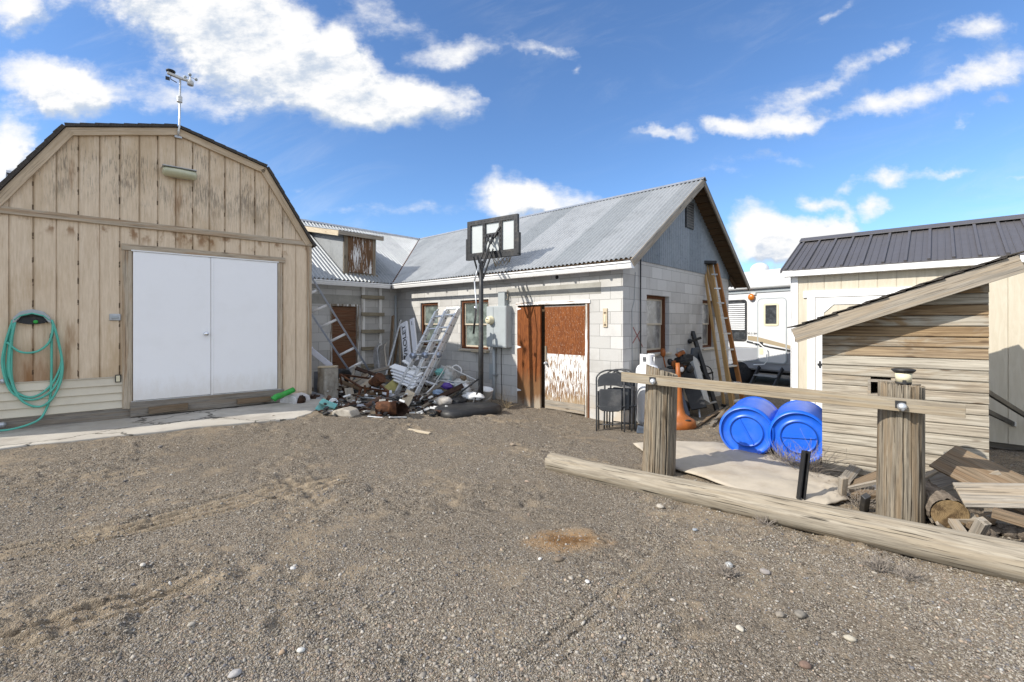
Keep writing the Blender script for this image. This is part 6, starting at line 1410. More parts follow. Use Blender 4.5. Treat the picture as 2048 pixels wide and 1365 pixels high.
# ================================================================ chairs, gas bottle and the things along the gable wall
def gable_side():
    def chair(label, loc, rz_, lean):
        r = thing("folding_chair", label, "chair", loc=loc, rotz=rz_, group="folded metal chairs"); r.rotation_euler = (lean, 0, rz_)
        W = .205; arc = [(-W, .0, .0), (-W, 0, .62), (-W, 0, .78)] + [(-W * math.cos(R(a)), 0, .78 + .14 * math.sin(R(a))) for a in range(20, 170, 20)] + [(W, 0, .78), (W, 0, .62), (W, 0, 0)]
        m = MB(); m.tube(smooth([Vector(p) for p in arc], 3), .013, 10); m.build("frame", CHAIRM, r)
        m = MB()
        for s_ in (-1, 1): m.tube([(s_ * (W - .035), .05, .02), (s_ * (W - .03), .045, .45), (s_ * (W - .028), .035, .60)], .012, 8)
        m.tube([(-W + .035, .05, .10), (W - .035, .05, .10)], .009, 8); m.build("rear_legs", CHAIRM, r)
        m = MB(); pts = [(-.185, .66), (.185, .66), (.188, .76)] + [(.185 * math.cos(R(a)), .77 + .11 * math.sin(R(a))) for a in range(20, 170, 20)] + [(-.188, .76)]
        pts[0:2] = [(-.185, .665), (-.09, .685), (0, .69), (.09, .685), (.185, .665)]; m.prism(pts, -.012, .004); m.build("backrest", CHAIRM, r, bevel=.006)
        m = MB(); m.prism([(-.165, .33), (-.12, .305), (0, .295), (.12, .305), (.165, .33), (.17, .60), (.155, .635), (-.155, .635), (-.17, .60)], -.03, -.008); m.build("seat", CHAIRM, r, bevel=.012)
        m = MB(); m.tube([(-W - .012, -.02, .375), (W + .012, -.02, .375)], .011, 8); m.build("cross_bar", CHAIRM, r)
        return r
    g = G(1221, 864); g.z -= .0; chair("foremost dark grey folding chair leaning folded at the wall corner", g, R(-8), R(-5))
    for i, (dx, dy, rz_, lab) in enumerate(((.13, .09, -20, "folded dark chair right behind the foremost folding chair"), (.21, .15, -32, "rearmost folded dark chair beside the white gas bottle"))): chair(lab, g + Vector((dx, dy, .0)), R(rz_), R(-6))
    # gas bottle
    p = KF.M @ Vector((.34, -.25, 0)); p.z = gz(p.x, p.y) - .02; r = thing("gas_bottle", "tall white propane gas bottle against the gable wall behind the left post", "gas bottle", loc=p)
    m = MB(); rr = .185; m.lathe([(.15, 0), (.15, .04), (.165, .05), (rr, .09), (rr, .60), (rr + .002, .605), (rr, .61), (rr, .86), (.178, .91), (.155, .955), (.11, .985), (.05, .995), (0, .995)], 36); m.build("bottle", m_plain("grubby_white_enamel", lin(.70, .71, .72), .4, var=.06, sc=4, dirt=lin(.5, .47, .43), dirt_amt=.2), r)
    m = MB(); n = 40; vs = []; fs = []
    for k in range(n + 1):
        a = R(-250 + 320 * k / n)
        for (z, q) in ((.975, .115), (1.15, .115)): vs.append((q * math.cos(a), q * math.sin(a), z))
    for k in range(n):
        if k % 10 in (3, 4, 5, 6):
            b = len(vs); x0, y0 = vs[2 * k][:2]; x1, y1 = vs[2 * k + 2][:2]; vs += [(x0, y0, 1.03), (x1, y1, 1.03), (x0, y0, 1.11), (x1, y1, 1.11)]; fs += [(2 * k, 2 * k + 2, b + 1, b), (b + 2, b + 3, 2 * k + 3, 2 * k + 1)]
        else: fs.append((2 * k, 2 * k + 2, 2 * k + 3, 2 * k + 1))
    m.add(vs, fs); m.build("collar", WHITE, r, solid=.006)
    m = MB(); m.lathe([(.03, .99), (.03, 1.04), (.018, 1.05), (.018, 1.08), (.03, 1.085), (.03, 1.11), (0, 1.112)], 12); m.build("valve", STEEL, r)
    g = G(1284, 866); m = MB(); m.prism([(-.08, 0), (.08, 0), (.08, .08), (-.06, .10)], -.05, .05, M=Matrix.Translation(g) @ Matrix.Rotation(R(-15), 4, 'Z')); m.build("dark_block", m_plain("slate_block", lin(.09, .11, .14), .6, var=.3), bevel=.006, label="small slate grey block on the gravel in front of the gas bottle", cat="block")
    # orange stand
    g = G(1362, 856); r = thing("orange_stand", "orange moulded stand with a flared base behind the left fence post", "stand", loc=g); m = MB()
    m.lathe([(.20, 0), (.215, .02), (.21, .10), (.18, .13), (.12, .17), (.075, .22), (.055, .30), (.045, .45), (.038, .80), (.03, 1.0)], 28, Matrix.Rotation(R(-3), 4, 'Y'), rfun=lambda a, z, i: 1 + (.06 * math.cos(2 * a) if z < .2 else 0)); m.build("column", ORANGE, r)
    m = MB()
    for a in (-70, 20, -150): c = Vector((.155 * math.cos(R(a)), .155 * math.sin(R(a)), .142)); m.blob(c, (.05, .025, .014), 12, 6, 0)
    m.build("slot", BLACK, r)
    # orange motor tiller
    c = P(1356, 735, 8.15); gg = Vector((c.x, c.y, gz(c.x, c.y))); r = thing("motor_tiller", "rusty orange motor tiller with black engine standing below the gable window", "tiller", loc=gg); h = c.z - gg.z
    def at(px, py, dz=0): v = P(px, py, 8.15 + dz); return v - gg
    m = MB(); m.blob(at(1365, 722), (.14, .12, .10), 12, 8, .5, 4, 2); m.box(*sum([[at(1372, 715).x - .09, at(1372, 715).x + .09], [-.1, .1], [at(1372, 715).z - .05, at(1372, 715).z + .05]], [])); m.build("engine", BLACK, r, bevel=.008)
    m = MB(); m.beam(at(1353, 712), at(1368, 704), .12, .06); m.beam(at(1345, 722), at(1350, 738), .10, .09); m.beam(at(1362, 733), at(1380, 738), .14, .07); m.build("guard", ORANGE, r, bevel=.012)
    m = MB(); m.blob(at(1326, 706), (.05, .05, .075), 10, 7, .3, 3, 1); m.tube([at(1327, 715), at(1331, 735)], .012, 6); m.build("lever", ORANGE, r)
    m = MB(); m.blob(at(1340, 724), (.05, .05, .06), 10, 7, .2, 3, 5); m.blob(at(1343, 735), (.09, .05, .03), 10, 7, .2, 3, 6); m.build("air_filter", BLACK, r)
    for px, py, mt, rad in ((1361, 739, RUSTD, .10), (1381, 739, DARKM, .075)):
        M = Matrix.Translation(at(px, py, -.1)) @ Matrix.Rotation(R(20), 4, 'Z') @ Matrix.Rotation(R(90), 4, 'X'); m = MB(); m.lathe([(.0, .03), (rad * .3, .03), (rad * .8, .022), (rad, .0), (rad, -.04), (0, -.04)], 22, M); w_ = m.build("pulley", mt, r)
        if rad > .09: m = MB(); m.lathe([(.018, .045), (.045, .04), (.045, .03)], 18, M); m.build("hub", WHITE, w_)
    m = MB(); m.tube([at(1355, 712), at(1354, 698), at(1368, 700), at(1376, 716)], .010, 8); m.build("handle", STEEL, r)
    m = MB(); m.beam(at(1358, 745), (at(1358, 745).x, .0, .02), .12, .10, up=(0, 1, 0)); m.build("frame", DARKM, r)
    for s_ in (-.13, .13): m = MB(); m.lathe([(.0, .035), (.08, .035), (.13, .03), (.15, 0), (.13, -.03), (0, -.03)], 22, Matrix.Translation((.02, s_, .15)) @ Matrix.Rotation(R(90), 4, 'X')); m.build("wheel", TYRE, r)
    # grey steel cabinet leaning
    a, b = P(1408, 806, 8.05), P(1383, 717, 8.75); plank("cabinet_dark_side", P(1398, 818, 7.85), P(1366, 728, 8.6), .26, .03, BLACK, up=(-.3, -.9, .3), label="black flat panel added as the dark left side of the grey cabinet", cat="panel")  # black plank added to give the grey cabinet its dark left side
    plank("steel_cabinet", a, b, .13, .20, m_plain("cabinet_grey", lin(.42, .43, .42), .5, var=.06, dirt=lin(.25, .22, .18)), up=(-.75, -.6, .25), bevel=.006, label="tall pale grey steel cabinet leaning against the gable wall", cat="cabinet")
    plank("sheet_metal", P(1378, 838, 7.7), P(1352, 760, 8.3), .06, .20, m_plain("slate_blue_panel", lin(.075, .09, .12), .5, var=.2), up=(-.3, -.9, .2), label="slate blue panel leaning beside the orange stand", cat="panel")
    # exercise frame
    a, b = P(1436, 828, 8.3), P(1385, 664, 9.35); r = thing("exercise_frame", "black steel exercise frame with seat pad leaning on the gable wall", "exercise frame", loc=(a.x, a.y, gz(a.x, a.y))); o = Vector(r.location)
    m = MB(); m.beam(a - o, b - o, .07, .07); m.build("main_bar", BLACK, r, bevel=.006)
    m = MB(); c = P(1392, 682, 9.2) - o; m.beam(P(1381, 683, 9.2) - o, P(1402, 676, 9.2) - o, .045, .045); m.blob(P(1380, 683, 9.2) - o, (.05, .05, .05), 10, 7, 0); m.build("grip", BLACK, r)
    m = MB(); m.prism([(-.12, -.16), (.05, -.20), (.13, .02), (.12, .16), (-.10, .16), (-.14, .0)], -.03, .03, M=Matrix.Translation(P(1390, 712, 9.0) - o) @ Matrix.Rotation(R(35), 4, 'Z')); m.build("seat_pad", m_plain("slate_vinyl", lin(.06, .075, .095), .5, var=.2), r, bevel=.015)
    m = MB(); m.beam(P(1397, 812, 8.0) - o, P(1432, 804, 8.3) - o, .03, .03); m.beam(P(1397, 812, 8.0) - o, P(1400, 840, 7.9) - o, .03, .03); m.beam(P(1400, 838, 7.9) - o, P(1440, 826, 8.2) - o, .03, .03); m.build("foot_bar", STEEL, r, bevel=.003)
    m = MB(); m.beam(P(1402, 735, 8.9) - o, P(1424, 770, 8.6) - o, .05, .05); m.beam(P(1405, 752, 8.8) - o, P(1426, 745, 8.8) - o, .03, .03); m.build("cross_bar", BLACK, r)
    # dim oddments behind: a bicycle-like wheel and small engine parts
    r = thing("scrap_machine", "dark small machine with hoses between the exercise frame and the stepladder", "machine", loc=G(1432, 815)); o = Vector(r.location)
    m = MB(); m.box(-.14, .12, .55, .8, .0, .30); m.blob((0, .6, .45), (.14, .12, .13), 12, 8, .5, 4, 8); m.build("body", DARKM, r, bevel=.02)
    m = MB(); m.tube(smooth([Vector(p) for p in ((-.2, .5, .55), (-.1, .5, .75), (.1, .5, .72), (.16, .5, .5), (.08, .48, .3))], 4), .012, 6); m.build("hose", BLACK, r)
    # pile of thin lath strips
    for i in range(8):
        a = G(1394 + i * 7, 852 - (i % 4) * 5 + 3); b = G(1436 + i * 4, 826 - (i % 3) * 4); z = .012 + .02 * (i // 3); a.z += z; b.z += z + .02
        plank("lath_strip", a, b, .045, .018, GREYBD if i % 3 else BROWNW, label="thin weathered lath in the bundle between the orange stand and the barrels", cat="lath", group="laths lying by the gable wall")
gable_side()
# ================================================================ junk pile in the inner corner
def junk():
    S_ = "junk in the inner corner"
    # old concrete pier with a board on it
    g = G(656, 801); M = Matrix.Translation(g) @ Matrix.Rotation(R(52), 4, 'Z'); m = MB(); vs = []; n = 8
    for j in range(7):
        z = .59 * j / 6
        for k in range(4 * n):
            s_, f = divmod(k, n); f /= n; c = [(-1, -1), (1, -1), (1, 1), (-1, 1)]; x = c[s_][0] * (1 - f) + c[(s_ + 1) % 4][0] * f; y = c[s_][1] * (1 - f) + c[(s_ + 1) % 4][1] * f
            nv = mnoise.noise(Vector((x * 2, y * 2, z * 6))) * .012; q = .142 - .008 * j / 6 + nv; e = .93 if abs(abs(x) + abs(y) - 2) < .01 else 1; vs.append((x * q * e, y * q * e, z))
    N = 4 * n; fs = [(j * N + k, j * N + (k + 1) % N, (j + 1) * N + (k + 1) % N, (j + 1) * N + k) for j in range(6) for k in range(N)] + [tuple(6 * N + k for k in range(N))]
    m.add(vs, fs); m.build("concrete_pier", OLDCONC, M=M, label="squat old concrete pier standing at the barn corner", cat="concrete pier")
    t = g + Vector((0, 0, .59)); plank("short_board", t + Vector((-.15, -.05, .018)), t + Vector((.17, .0, .024)), .14, .028, NEWW, label="short pale board lying on top of the concrete pier", cat="board")
    # white folded panel behind the pier
    c = P(641, 716, 8.75); M = Matrix.Translation(c) @ Matrix.Rotation(R(25), 4, 'Z') @ Matrix.Rotation(R(42), 4, 'Y'); m = MB(); m.box(-.22, .24, -.19, .19, -.05, .05); m.box(-.26, -.22, -.20, .20, -.12, .06); m.build("white_tray", m_plain("bluish_white_enamel", lin(.60, .61, .68), .4, var=.1), M=M, bevel=.01, label="white enamel tray tipped up behind the concrete pier", cat="tray")
    m = MB(); c = P(632, 765, 8.6); m.box(-.04, .14, -.02, .02, -.45, .20, Matrix.Translation(c) @ Matrix.Rotation(R(20), 4, 'Z')); m.build("grey_sheet", m_plain("blue_grey_sheet", lin(.17, .18, .20), .6, var=.15), label="blue-grey sheet standing between the barn corner and the concrete pier", cat="sheet")
    # broken white cooler box
    g = G(590, 812); r = thing("broken_cooler", "broken white foam box lying at the end of the barn apron", "box", loc=g, rotz=R(-18))
    m = MB(); m.prism([(-.22, .0), (.10, .0), (.12, .08), (.10, .15), (-.05, .19), (-.22, .10)], -.10, .22); m.build("shell", m_plain("dirty_foam", lin(.58, .56, .55), .8, var=.2, sc=20, bump=.2, dirt=lin(.3, .22, .16), dirt_amt=.5), r, bevel=.015)
    m = MB(); m.blob((.13, .0, .10), (.06, .08, .07), 12, 8, .5, 4, 3); m.build("torn_filling", RUSTD, r)
    g = G(625, 806); r = thing("wire_brush", "rusty wire coil with bristles beside the concrete pier", "wire coil", loc=g)
    m = MB()
    for k in range(26): a = k * .5; m.tube([(-.16 + k * .012, -.05 + .02 * math.sin(a), .06), (-.13 + k * .013, .05, .22 - k * .004)], .004, 4)
    m.build("bristles", STEEL, r)
    m = MB(); m.tube([(-.05 + .1 * math.cos(k * .6), .02 + .09 * math.sin(k * .6), .04 + k * .0025) for k in range(46)], .006, 5); m.blob((-.02, .03, .08), (.16, .08, .06), 12, 8, .6, 5, 9); m.build("coil", RUSTD, r)
    # teal bracket on its legs and a chrome headlamp
    r = thing("teal_bracket", "teal painted H-shaped metal bracket standing on two short legs", "bracket", loc=G(656, 834)); o = Vector(r.location)
    def tp(px, py): return P(px, py, 6.92) - o
    m = MB()
    for a, b in (((633, 815), (647, 821)), ((647, 821), (664, 826)), ((641, 803), (655, 809)), ((655, 809), (672, 815))): m.beam(tp(*a), tp(*b), .10, .045, up=(0, -.6, .8))
    m.beam(tp(655, 812), tp(658, 822), .12, .07, up=(0, -.6, .8)); m.build("plate", TEAL, r, bevel=.006)
    m = MB(); m.tube([tp(639, 820), tp(638, 833)], .012, 8); m.tube([tp(652, 824), tp(651, 836)], .014, 8); m.build("legs", PLW, r)
    c = P(667, 805, 7.6); r = thing("headlamp", "round chrome headlamp lying beside the teal bracket", "headlamp", loc=c); M = Matrix.Rotation(R(25), 4, 'Z') @ Matrix.Rotation(R(65), 4, 'X')
    m = MB(); m.lathe([(.0, -.07), (.04, -.06), (.07, -.02), (.075, .0), (.07, .008), (.064, .004)], 24, M); m.build("bowl", CHROME, r)
    m = MB(); m.lathe([(.064, .004), (.04, .018), (0, .022)], 24, M); m.build("lens", PLW, r)
    g = G(690, 832); m = MB(); m.prism([(-.16, 0), (.18, 0), (.14, .09), (.02, .12), (-.14, .08)], -.10, .12, M=Matrix.Translation(g) @ Matrix.Rotation(R(-14), 4, 'Z')); m.build("concrete_chunk", OLDCONC, bevel=.02, label="broken concrete chunk right of the teal bracket", cat="concrete chunk")
    # tyre
    c = P(682, 786, 8.75); c.z = gz(c.x, c.y) + .27; M = Matrix.Translation(c) @ Matrix.Rotation(R(68), 4, 'Z') @ Matrix.Rotation(R(90), 4, 'X'); m = MB(); m.lathe([(.17, -.07), (.24, -.085), (.275, -.06), (.28, 0), (.275, .06), (.24, .085), (.17, .07), (.165, 0), (.17, -.07)], 36, M, caps=False); m.build("tyre", TYRE, label="black tyre standing behind the rusty frame", cat="tyre")
    # rusty angle-iron frame
    r = thing("scrap_table", "rusty angle-iron table frame lying tipped over in the junk pile", "frame", loc=G(735, 832)); o = Vector(r.location)
    def fp(px, py, Z): return P(px, py, Z) - o
    A, B, D, E = fp(680, 748, 8.1), fp(722, 774, 7.75), fp(776, 782, 7.75), fp(741, 756, 8.2)
    def bar(name, a, b, w=.035, mat=RUST): m = MB(); m.beam(a, b, w, .006); m.beam(a + Vector((0, w / 2, -w / 2)), b + Vector((0, w / 2, -w / 2)), .006, w); return m.build(name, mat, r)
    bar("rail", A, B); bar("rail", B, D); bar("rail", A, E); bar("rail", E, D)
    bar("leg", B, fp(703, 832, 7.55), .04); bar("leg", D, fp(772, 826, 7.55), .045); bar("leg", A, fp(683, 770, 8.2)); bar("leg", B + Vector((0, .2, 0)), fp(735, 830, 7.8))
    m = MB(); m.tube([fp(718, 795, 7.7), fp(774, 799, 7.7)], .012, 8); m.build("stretcher", STEEL, r)
    # stove pipes
    r = thing("stove_pipe", "rusty stove pipe elbow lying on the tipped frame", "stove pipe", loc=P(752, 766, 8.1)); o = Vector(r.location)
    m = MB(); pts = smooth([P(732, 772, 8.2) - o, P(745, 766, 8.1) - o, P(754, 762, 8.0) - o, P(762, 755, 7.95) - o], 5); m.tube(pts, [.075 if i < 9 else .10 for i in range(len(pts))], 18); m.build("pipe", RUST, r)
    r = thing("rusty_drum", "rusty tin drum lying on the ground at the front of the junk pile", "drum", loc=G(772, 830)); M = Matrix.Translation((0, 0, .10)) @ Matrix.Rotation(R(12), 4, 'Z') @ Matrix.Rotation(R(90), 4, 'Y')
    m = MB(); m.lathe([(.0, -.16), (.085, -.15), (.105, -.12), (.105, .05), (.108, .055), (.105, .06), (.105, .15)], 26, M); m.build("shell", RUST, r)
    r = thing("open_can", "dark open rusty can lying right of the rusty drum", "can", loc=G(797, 830)); M = Matrix.Translation((0, 0, .10)) @ Matrix.Rotation(R(-48), 4, 'Z') @ Matrix.Rotation(R(90), 4, 'Y')
    m = MB(); m.lathe([(.0, -.12), (.10, -.12), (.105, .11), (.098, .11), (.092, -.10), (0, -.10)], 26, M); m.build("shell", RUSTD, r)
    # boards and strips leaning in the corner
    def pk(name, a, b, w, h, mat, lab, cat="board", **k): return plank(name, a, b, w, h, mat, label=lab, cat=cat, **k)
    pk("grey_plank", P(706, 818, 7.6), P(697, 777, 7.9), .14, .022, GREYW, "short pale grey plank propped on the rusty frame leg", up=(.5, -.8, .3))
    pk("grey_plank", P(722, 778, 8.0), P(748, 760, 8.1), .13, .02, GREYW, "pale plank slanting above the rusty frame", up=(.2, -.7, .6))
    pk("grey_plank", P(700, 780, 8.3), P(735, 757, 8.5), .10, .02, GREYBD, "dark grey plank behind the slanting pale plank", up=(.2, -.7, .6))
    pk("thin_batten", P(742, 783, 7.9), P(770, 822, 7.6), .05, .02, PEELW, "peeling batten lying under the rusty frame", up=(.2, -.6, .7))
    pk("tan_board", P(778, 752, 10.4), P(786, 632, 10.9), .10, .03, BROWNW, "long brown board leaning upright in the inner corner", up=(-.7, -.7, 0))
    pk("tan_board", P(785, 750, 10.2), P(799, 655, 10.6), .05, .04, EAVEW, "dark upright batten beside the long brown board", up=(-.7, -.7, 0))
    pk("pale_batten", P(800, 748, 9.7), P(799, 667, 10.1), .05, .03, RAILW, "pale upright batten left of the white tailgate", up=(-.7, -.7, 0))
    pk("steel_channel", P(768, 762, 9.0), P(801, 642, 10.3), .07, .03, STEEL, "long grey steel channel slanting into the inner corner", "steel channel", up=(-.7, -.7, 0))
    pk("pry_bar", P(793, 700, 10.7), P(800, 640, 10.85), .03, .03, BLACK, "thin black bar leaning in the inner corner", "bar")
    m = MB(); m.tube([KF.M @ Vector((-.10, FL - .12, .05)), KF.M @ Vector((-.10, FL - .12, 2.35))], .03, 10); m.build("downpipe", GREYM, label="thin grey downpipe in the inner corner under the gutters", cat="downpipe")
    # bent duct panels
    r = thing("metal_duct", "pair of bent grey sheet-metal duct pieces leaning on the wing wall", "duct", loc=G(765, 772)); o = Vector(r.location)
    for i, (p0, p1, w_) in enumerate(((P(757, 765, 9.9), P(751, 688, 10.35), .14), (P(769, 765, 9.8), P(764, 686, 10.3), .24))):
        x, y, z = frame_of(p0, p1, (-.5, -.85, 0)); vs = []; fs = []; n = 12; L = (p1 - p0).length
        for j in range(n + 1):
            t = j / n; bend = max(0, t - .75) ** 2 * 1.5
            for s_, dz in ((-1, .0), (-.98, .03), (.98, .03), (1, 0)): vs.append(p0 - o + x * L * t + y * w_ / 2 * s_ + z * (dz - bend) + y * (.05 * t * t if i else 0))
        for j in range(n): fs += [(j * 4 + c, j * 4 + c + 1, (j + 1) * 4 + c + 1, (j + 1) * 4 + c) for c in range(3)]
        m = MB(); m.add(vs, fs); m.build("duct_piece", m_plain("brushed_duct", lin(.40, .38, .35), .35, .6, var=.2) if i else STEEL, r, solid=.004)
    # tailgate with its lettering, second white panel
    b0, b1 = P(816, 727, 9.55), P(808, 646, 9.95); up = Vector((-.55, -.83, .1)); Mt = plank_M(b0, b1, up); r = thing("truck_tailgate", "white pickup tailgate standing on end with black letters running up it", "tailgate", M=Mt); L = (b1 - b0).length
    m = MB(); m.box(0, L, -.10, .10, -.03, .03); m.build("panel", SIGN, r, bevel=.012)
    tw = text_part("lettering", "VROLET", BLACK, r, Mt.inverted() @ Mt, .15, L * .80, .003); tw.matrix_local = Matrix.Translation((L * .13, -.055, .034))
    m = MB(); m.box(L * .10, L * .20, .035, .075, .03, .036); m.build("handle", BLACK, r, bevel=.003)
    b0, b1 = P(833, 722, 9.5), P(824, 638, 9.9); Mt = plank_M(b0, b1, up); r = thing("white_board", "narrow white panel with a small black mark leaning right of the tailgate", "panel", M=Mt); L = (b1 - b0).length
    m = MB(); m.box(0, L, -.065, .065, -.02, .02); m.build("sheet", SIGN, r, bevel=.008)
    m = MB(); m.box(L * .84, L * .93, -.008, .008, .02, .024); m.build("black_mark", BLACK, r)
    # stacked white strips
    for i in range(5):
        a, b = P(784 + i * 2, 732 + i * 6.5, 8.9 - i * .06), P(842 - i * 3, 750 + i * 6, 8.3 - i * .03); plank("vinyl_strip", a, b, .14, .022, WHITE if i % 2 == 0 else SIGN, label=["topmost white strip of the stack beside the folding ladder", "second white strip from the top of the stack by the folding ladder", "middle white strip of the stack by the folding ladder", "fourth white strip of the stack by the folding ladder", "lowest white strip of the stack by the folding ladder"][i], cat="strip", group="stacked white strips", up=(.1, -.6, .75))
    pk("white_batten", P(806, 722, 9.0), P(840, 742, 8.7), .06, .03, WHITE, "short white batten lying across the stacked strips", up=(.1, -.6, .75))
    pk("olive_panel", P(772, 786, 8.4), P(806, 757, 8.7), .24, .015, YEL, "olive yellow panel under the white strips", "panel", up=(.2, -.6, .75))
    pk("tan_shingle", P(806, 815, 7.75), P(822, 783, 7.95), .16, .015, NEWW, "tan sheet offcut seen through the folding ladder", "sheet", up=(.2, -.9, .2))
    # bags, bucket and bright plastics right of the ladder
    def bag(name, px, py, Z, rad, mat, lab, cat, seed, amp=.35):
        c = P(px, py, Z); m = MB(); m.blob((0, 0, 0), rad, 22, 14, amp, 2.6, seed, True); m.build(name, mat, M=Matrix.Translation(c) @ Matrix.Rotation(R(seed * 40), 4, 'Z'), label=lab, cat=cat)
    bag("plastic_sack", 893, 752, 8.75, (.26, .20, .20), BAG, "big clear plastic sack of rubbish on top of the junk heap", "sack", 3)
    bag("plastic_sack", 922, 772, 8.5, (.20, .18, .15), BAG, "smaller grey plastic sack left of the white bucket", "sack", 6)
    bag("teal_cloth", 879, 745, 8.55, (.10, .08, .07), TEAL, "teal crumpled plastic left of the clear sack", "plastic", 2, .5)
    bag("white_bag", 946, 793, 8.05, (.20, .12, .07), BAGW, "white plastic bag crumpled in front of the white bucket", "bag", 4)
    bag("white_bag", 930, 780, 8.2, (.12, .10, .10), BAGW, "white rag above the crumpled white bag", "rag", 7, .5)
    bag("purple_bag", 896, 772, 8.35, (.11, .08, .06), PURPLE, "purple plastic bag among the wires", "bag", 5, .5)
    bag("blue_tub", 876, 786, 8.1, (.10, .09, .06), BLUEG, "pale blue crushed tub right of the folding ladder", "tub", 8, .4)
    bag("pale_rock", 887, 803, 7.75, (.15, .11, .09), ROCK, "pale rock lying on the black hoop base", "rock", 9, .2)
    bag("black_sack", 915, 803, 7.9, (.18, .12, .07), BLACK, "black plastic sack behind the hoop base", "sack", 1, .4)
    bag("brown_rag", 926, 757, 8.45, (.07, .06, .05), BROWNW, "brown rag on the clear sacks", "rag", 11, .5)
    g = G(968, 812); r = thing("white_bucket", "white plastic bucket tilted behind the hoop pole", "bucket", loc=g); r.rotation_euler = (R(8), R(6), 0)
    m = MB(); m.lathe([(.0, .005), (.105, .0), (.135, .30), (.142, .30), (.142, .33), (.132, .33), (.102, .02)], 30); m.build("shell", WHITE, r)
    m = MB(); m.tube([(-.14, 0, .30), (-.10, -.14, .20), (0, -.19, .14), (.10, -.14, .20), (.14, 0, .30)], .004, 6); m.build("handle", STEEL, r)
    r = thing("tube_frame", "thin white tubular rack frame lying over the plastic sacks", "frame", loc=P(900, 755, 8.5)); o = Vector(r.location)
    m = MB(); m.tube([P(868, 760, 8.4) - o, P(893, 732, 8.6) - o, P(956, 762, 8.3) - o, P(925, 765, 8.2) - o, P(868, 760, 8.4) - o], .009, 6); m.tube([P(893, 732, 8.6) - o, P(872, 765, 8.3) - o], .009, 6); m.build("tubing", PLW, r)
    m = MB(); m.tube(smooth([P(900, 738, 8.7) - o, P(912, 731, 8.7) - o, P(922, 738, 8.7) - o, P(922, 748, 8.7) - o], 4), .014, 8); m.build("hoop", BAGW, r)
    # tangle of wires and small litter: nobody could count it
    m = MB(); rng = random.Random(4)
    for k in range(170):
        px, py = rng.uniform(690, 935), rng.uniform(790, 822); g = G(px, py); a = rng.uniform(0, 6.28); L = rng.uniform(.12, .4); p = [g + Vector((0, .1, rng.uniform(.02, .22)))]
        for j in range(5): a += rng.uniform(-.8, .8); p.append(p[-1] + Vector((math.cos(a), math.sin(a) * .6, rng.uniform(-.3, .3))) * L / 5)
        m.tube(p, rng.uniform(.002, .005), 4)
    m.build("wire_tangle", m_plain("mixed_wire", lin(.22, .21, .20), .5, .2, var=.5, sc=4), label="tangle of wires and cables through the junk pile", cat="wire tangle", kind="stuff")
    for nm, mat, lab, cnt, sd in (("pale_litter", PLW, "small pale scraps littered along the front of the junk pile", 80, 2), ("dark_litter", DARKM, "small dark scraps littered through the junk pile", 150, 3), ("rusty_litter", RUSTD, "small rusty scraps littered through the junk pile", 110, 6)):
        rng = random.Random(sd); m = MB()
        for k in range(cnt):
            px, py = rng.uniform(640, 900), rng.uniform(796, 834); g = G(px, py); M = Matrix.Translation(g + Vector((0, 0, .015 + .22 * rng.random() ** 3))) @ Matrix.Rotation(rng.uniform(0, 6.28), 4, 'Z') @ Matrix.Rotation(rng.uniform(-.5, .5), 4, 'X') @ Matrix.Rotation(rng.uniform(-.4, .4), 4, 'Y')
            m.box(-rng.uniform(.01, .07), rng.uniform(.01, .07), -rng.uniform(.008, .03), rng.uniform(.008, .03), -.004, rng.uniform(.003, .03), M)
        m.build(nm, mat, label=lab, cat="litter", kind="stuff")
    # filler planks and sheets deeper in the heap
    rng = random.Random(12); mats = [(GREYW, "grey"), (PEELW, "peeling white"), (EAVEW, "dark brown"), (SIGN, "white"), (GREYBD, "dark grey"), (RUSTD, "rusty")]
    where = [(700, 795, "under the rusty frame, left"), (716, 800, "under the rusty frame, middle"), (735, 806, "behind the rusty frame stretcher"), (752, 800, "left of the rusty drum"), (786, 802, "behind the open can"), (815, 806, "under the folding ladder feet"), (842, 806, "right of the folding ladder feet"), (858, 797, "left of the pale rock"), (830, 790, "inside the folding ladder"), (762, 786, "under the stove pipe"), (850, 780, "beside the clear sack"), (742, 818, "in front of the rusty frame")]
    for i, (px, py, lab) in enumerate(where):
        g = G(px, py + 8); mt, cn = mats[i % 6]; a = rng.uniform(0, 3.14); d = Vector((math.cos(a), math.sin(a) * .7, rng.uniform(-.15, .35))) * rng.uniform(.18, .34); c = g + Vector((0, .15, rng.uniform(.08, .2)))
        plank("scrap_board", c - d, c + d, rng.uniform(.06, .13), .02, mt, label=f"short {cn} scrap board {lab}", cat="scrap board", group="scrap boards in the junk pile", up=(rng.uniform(-.4, .4), -.5, .8))
    # a second layer: longer sticks, pipes and sheets thrown on top
    rng = random.Random(31)
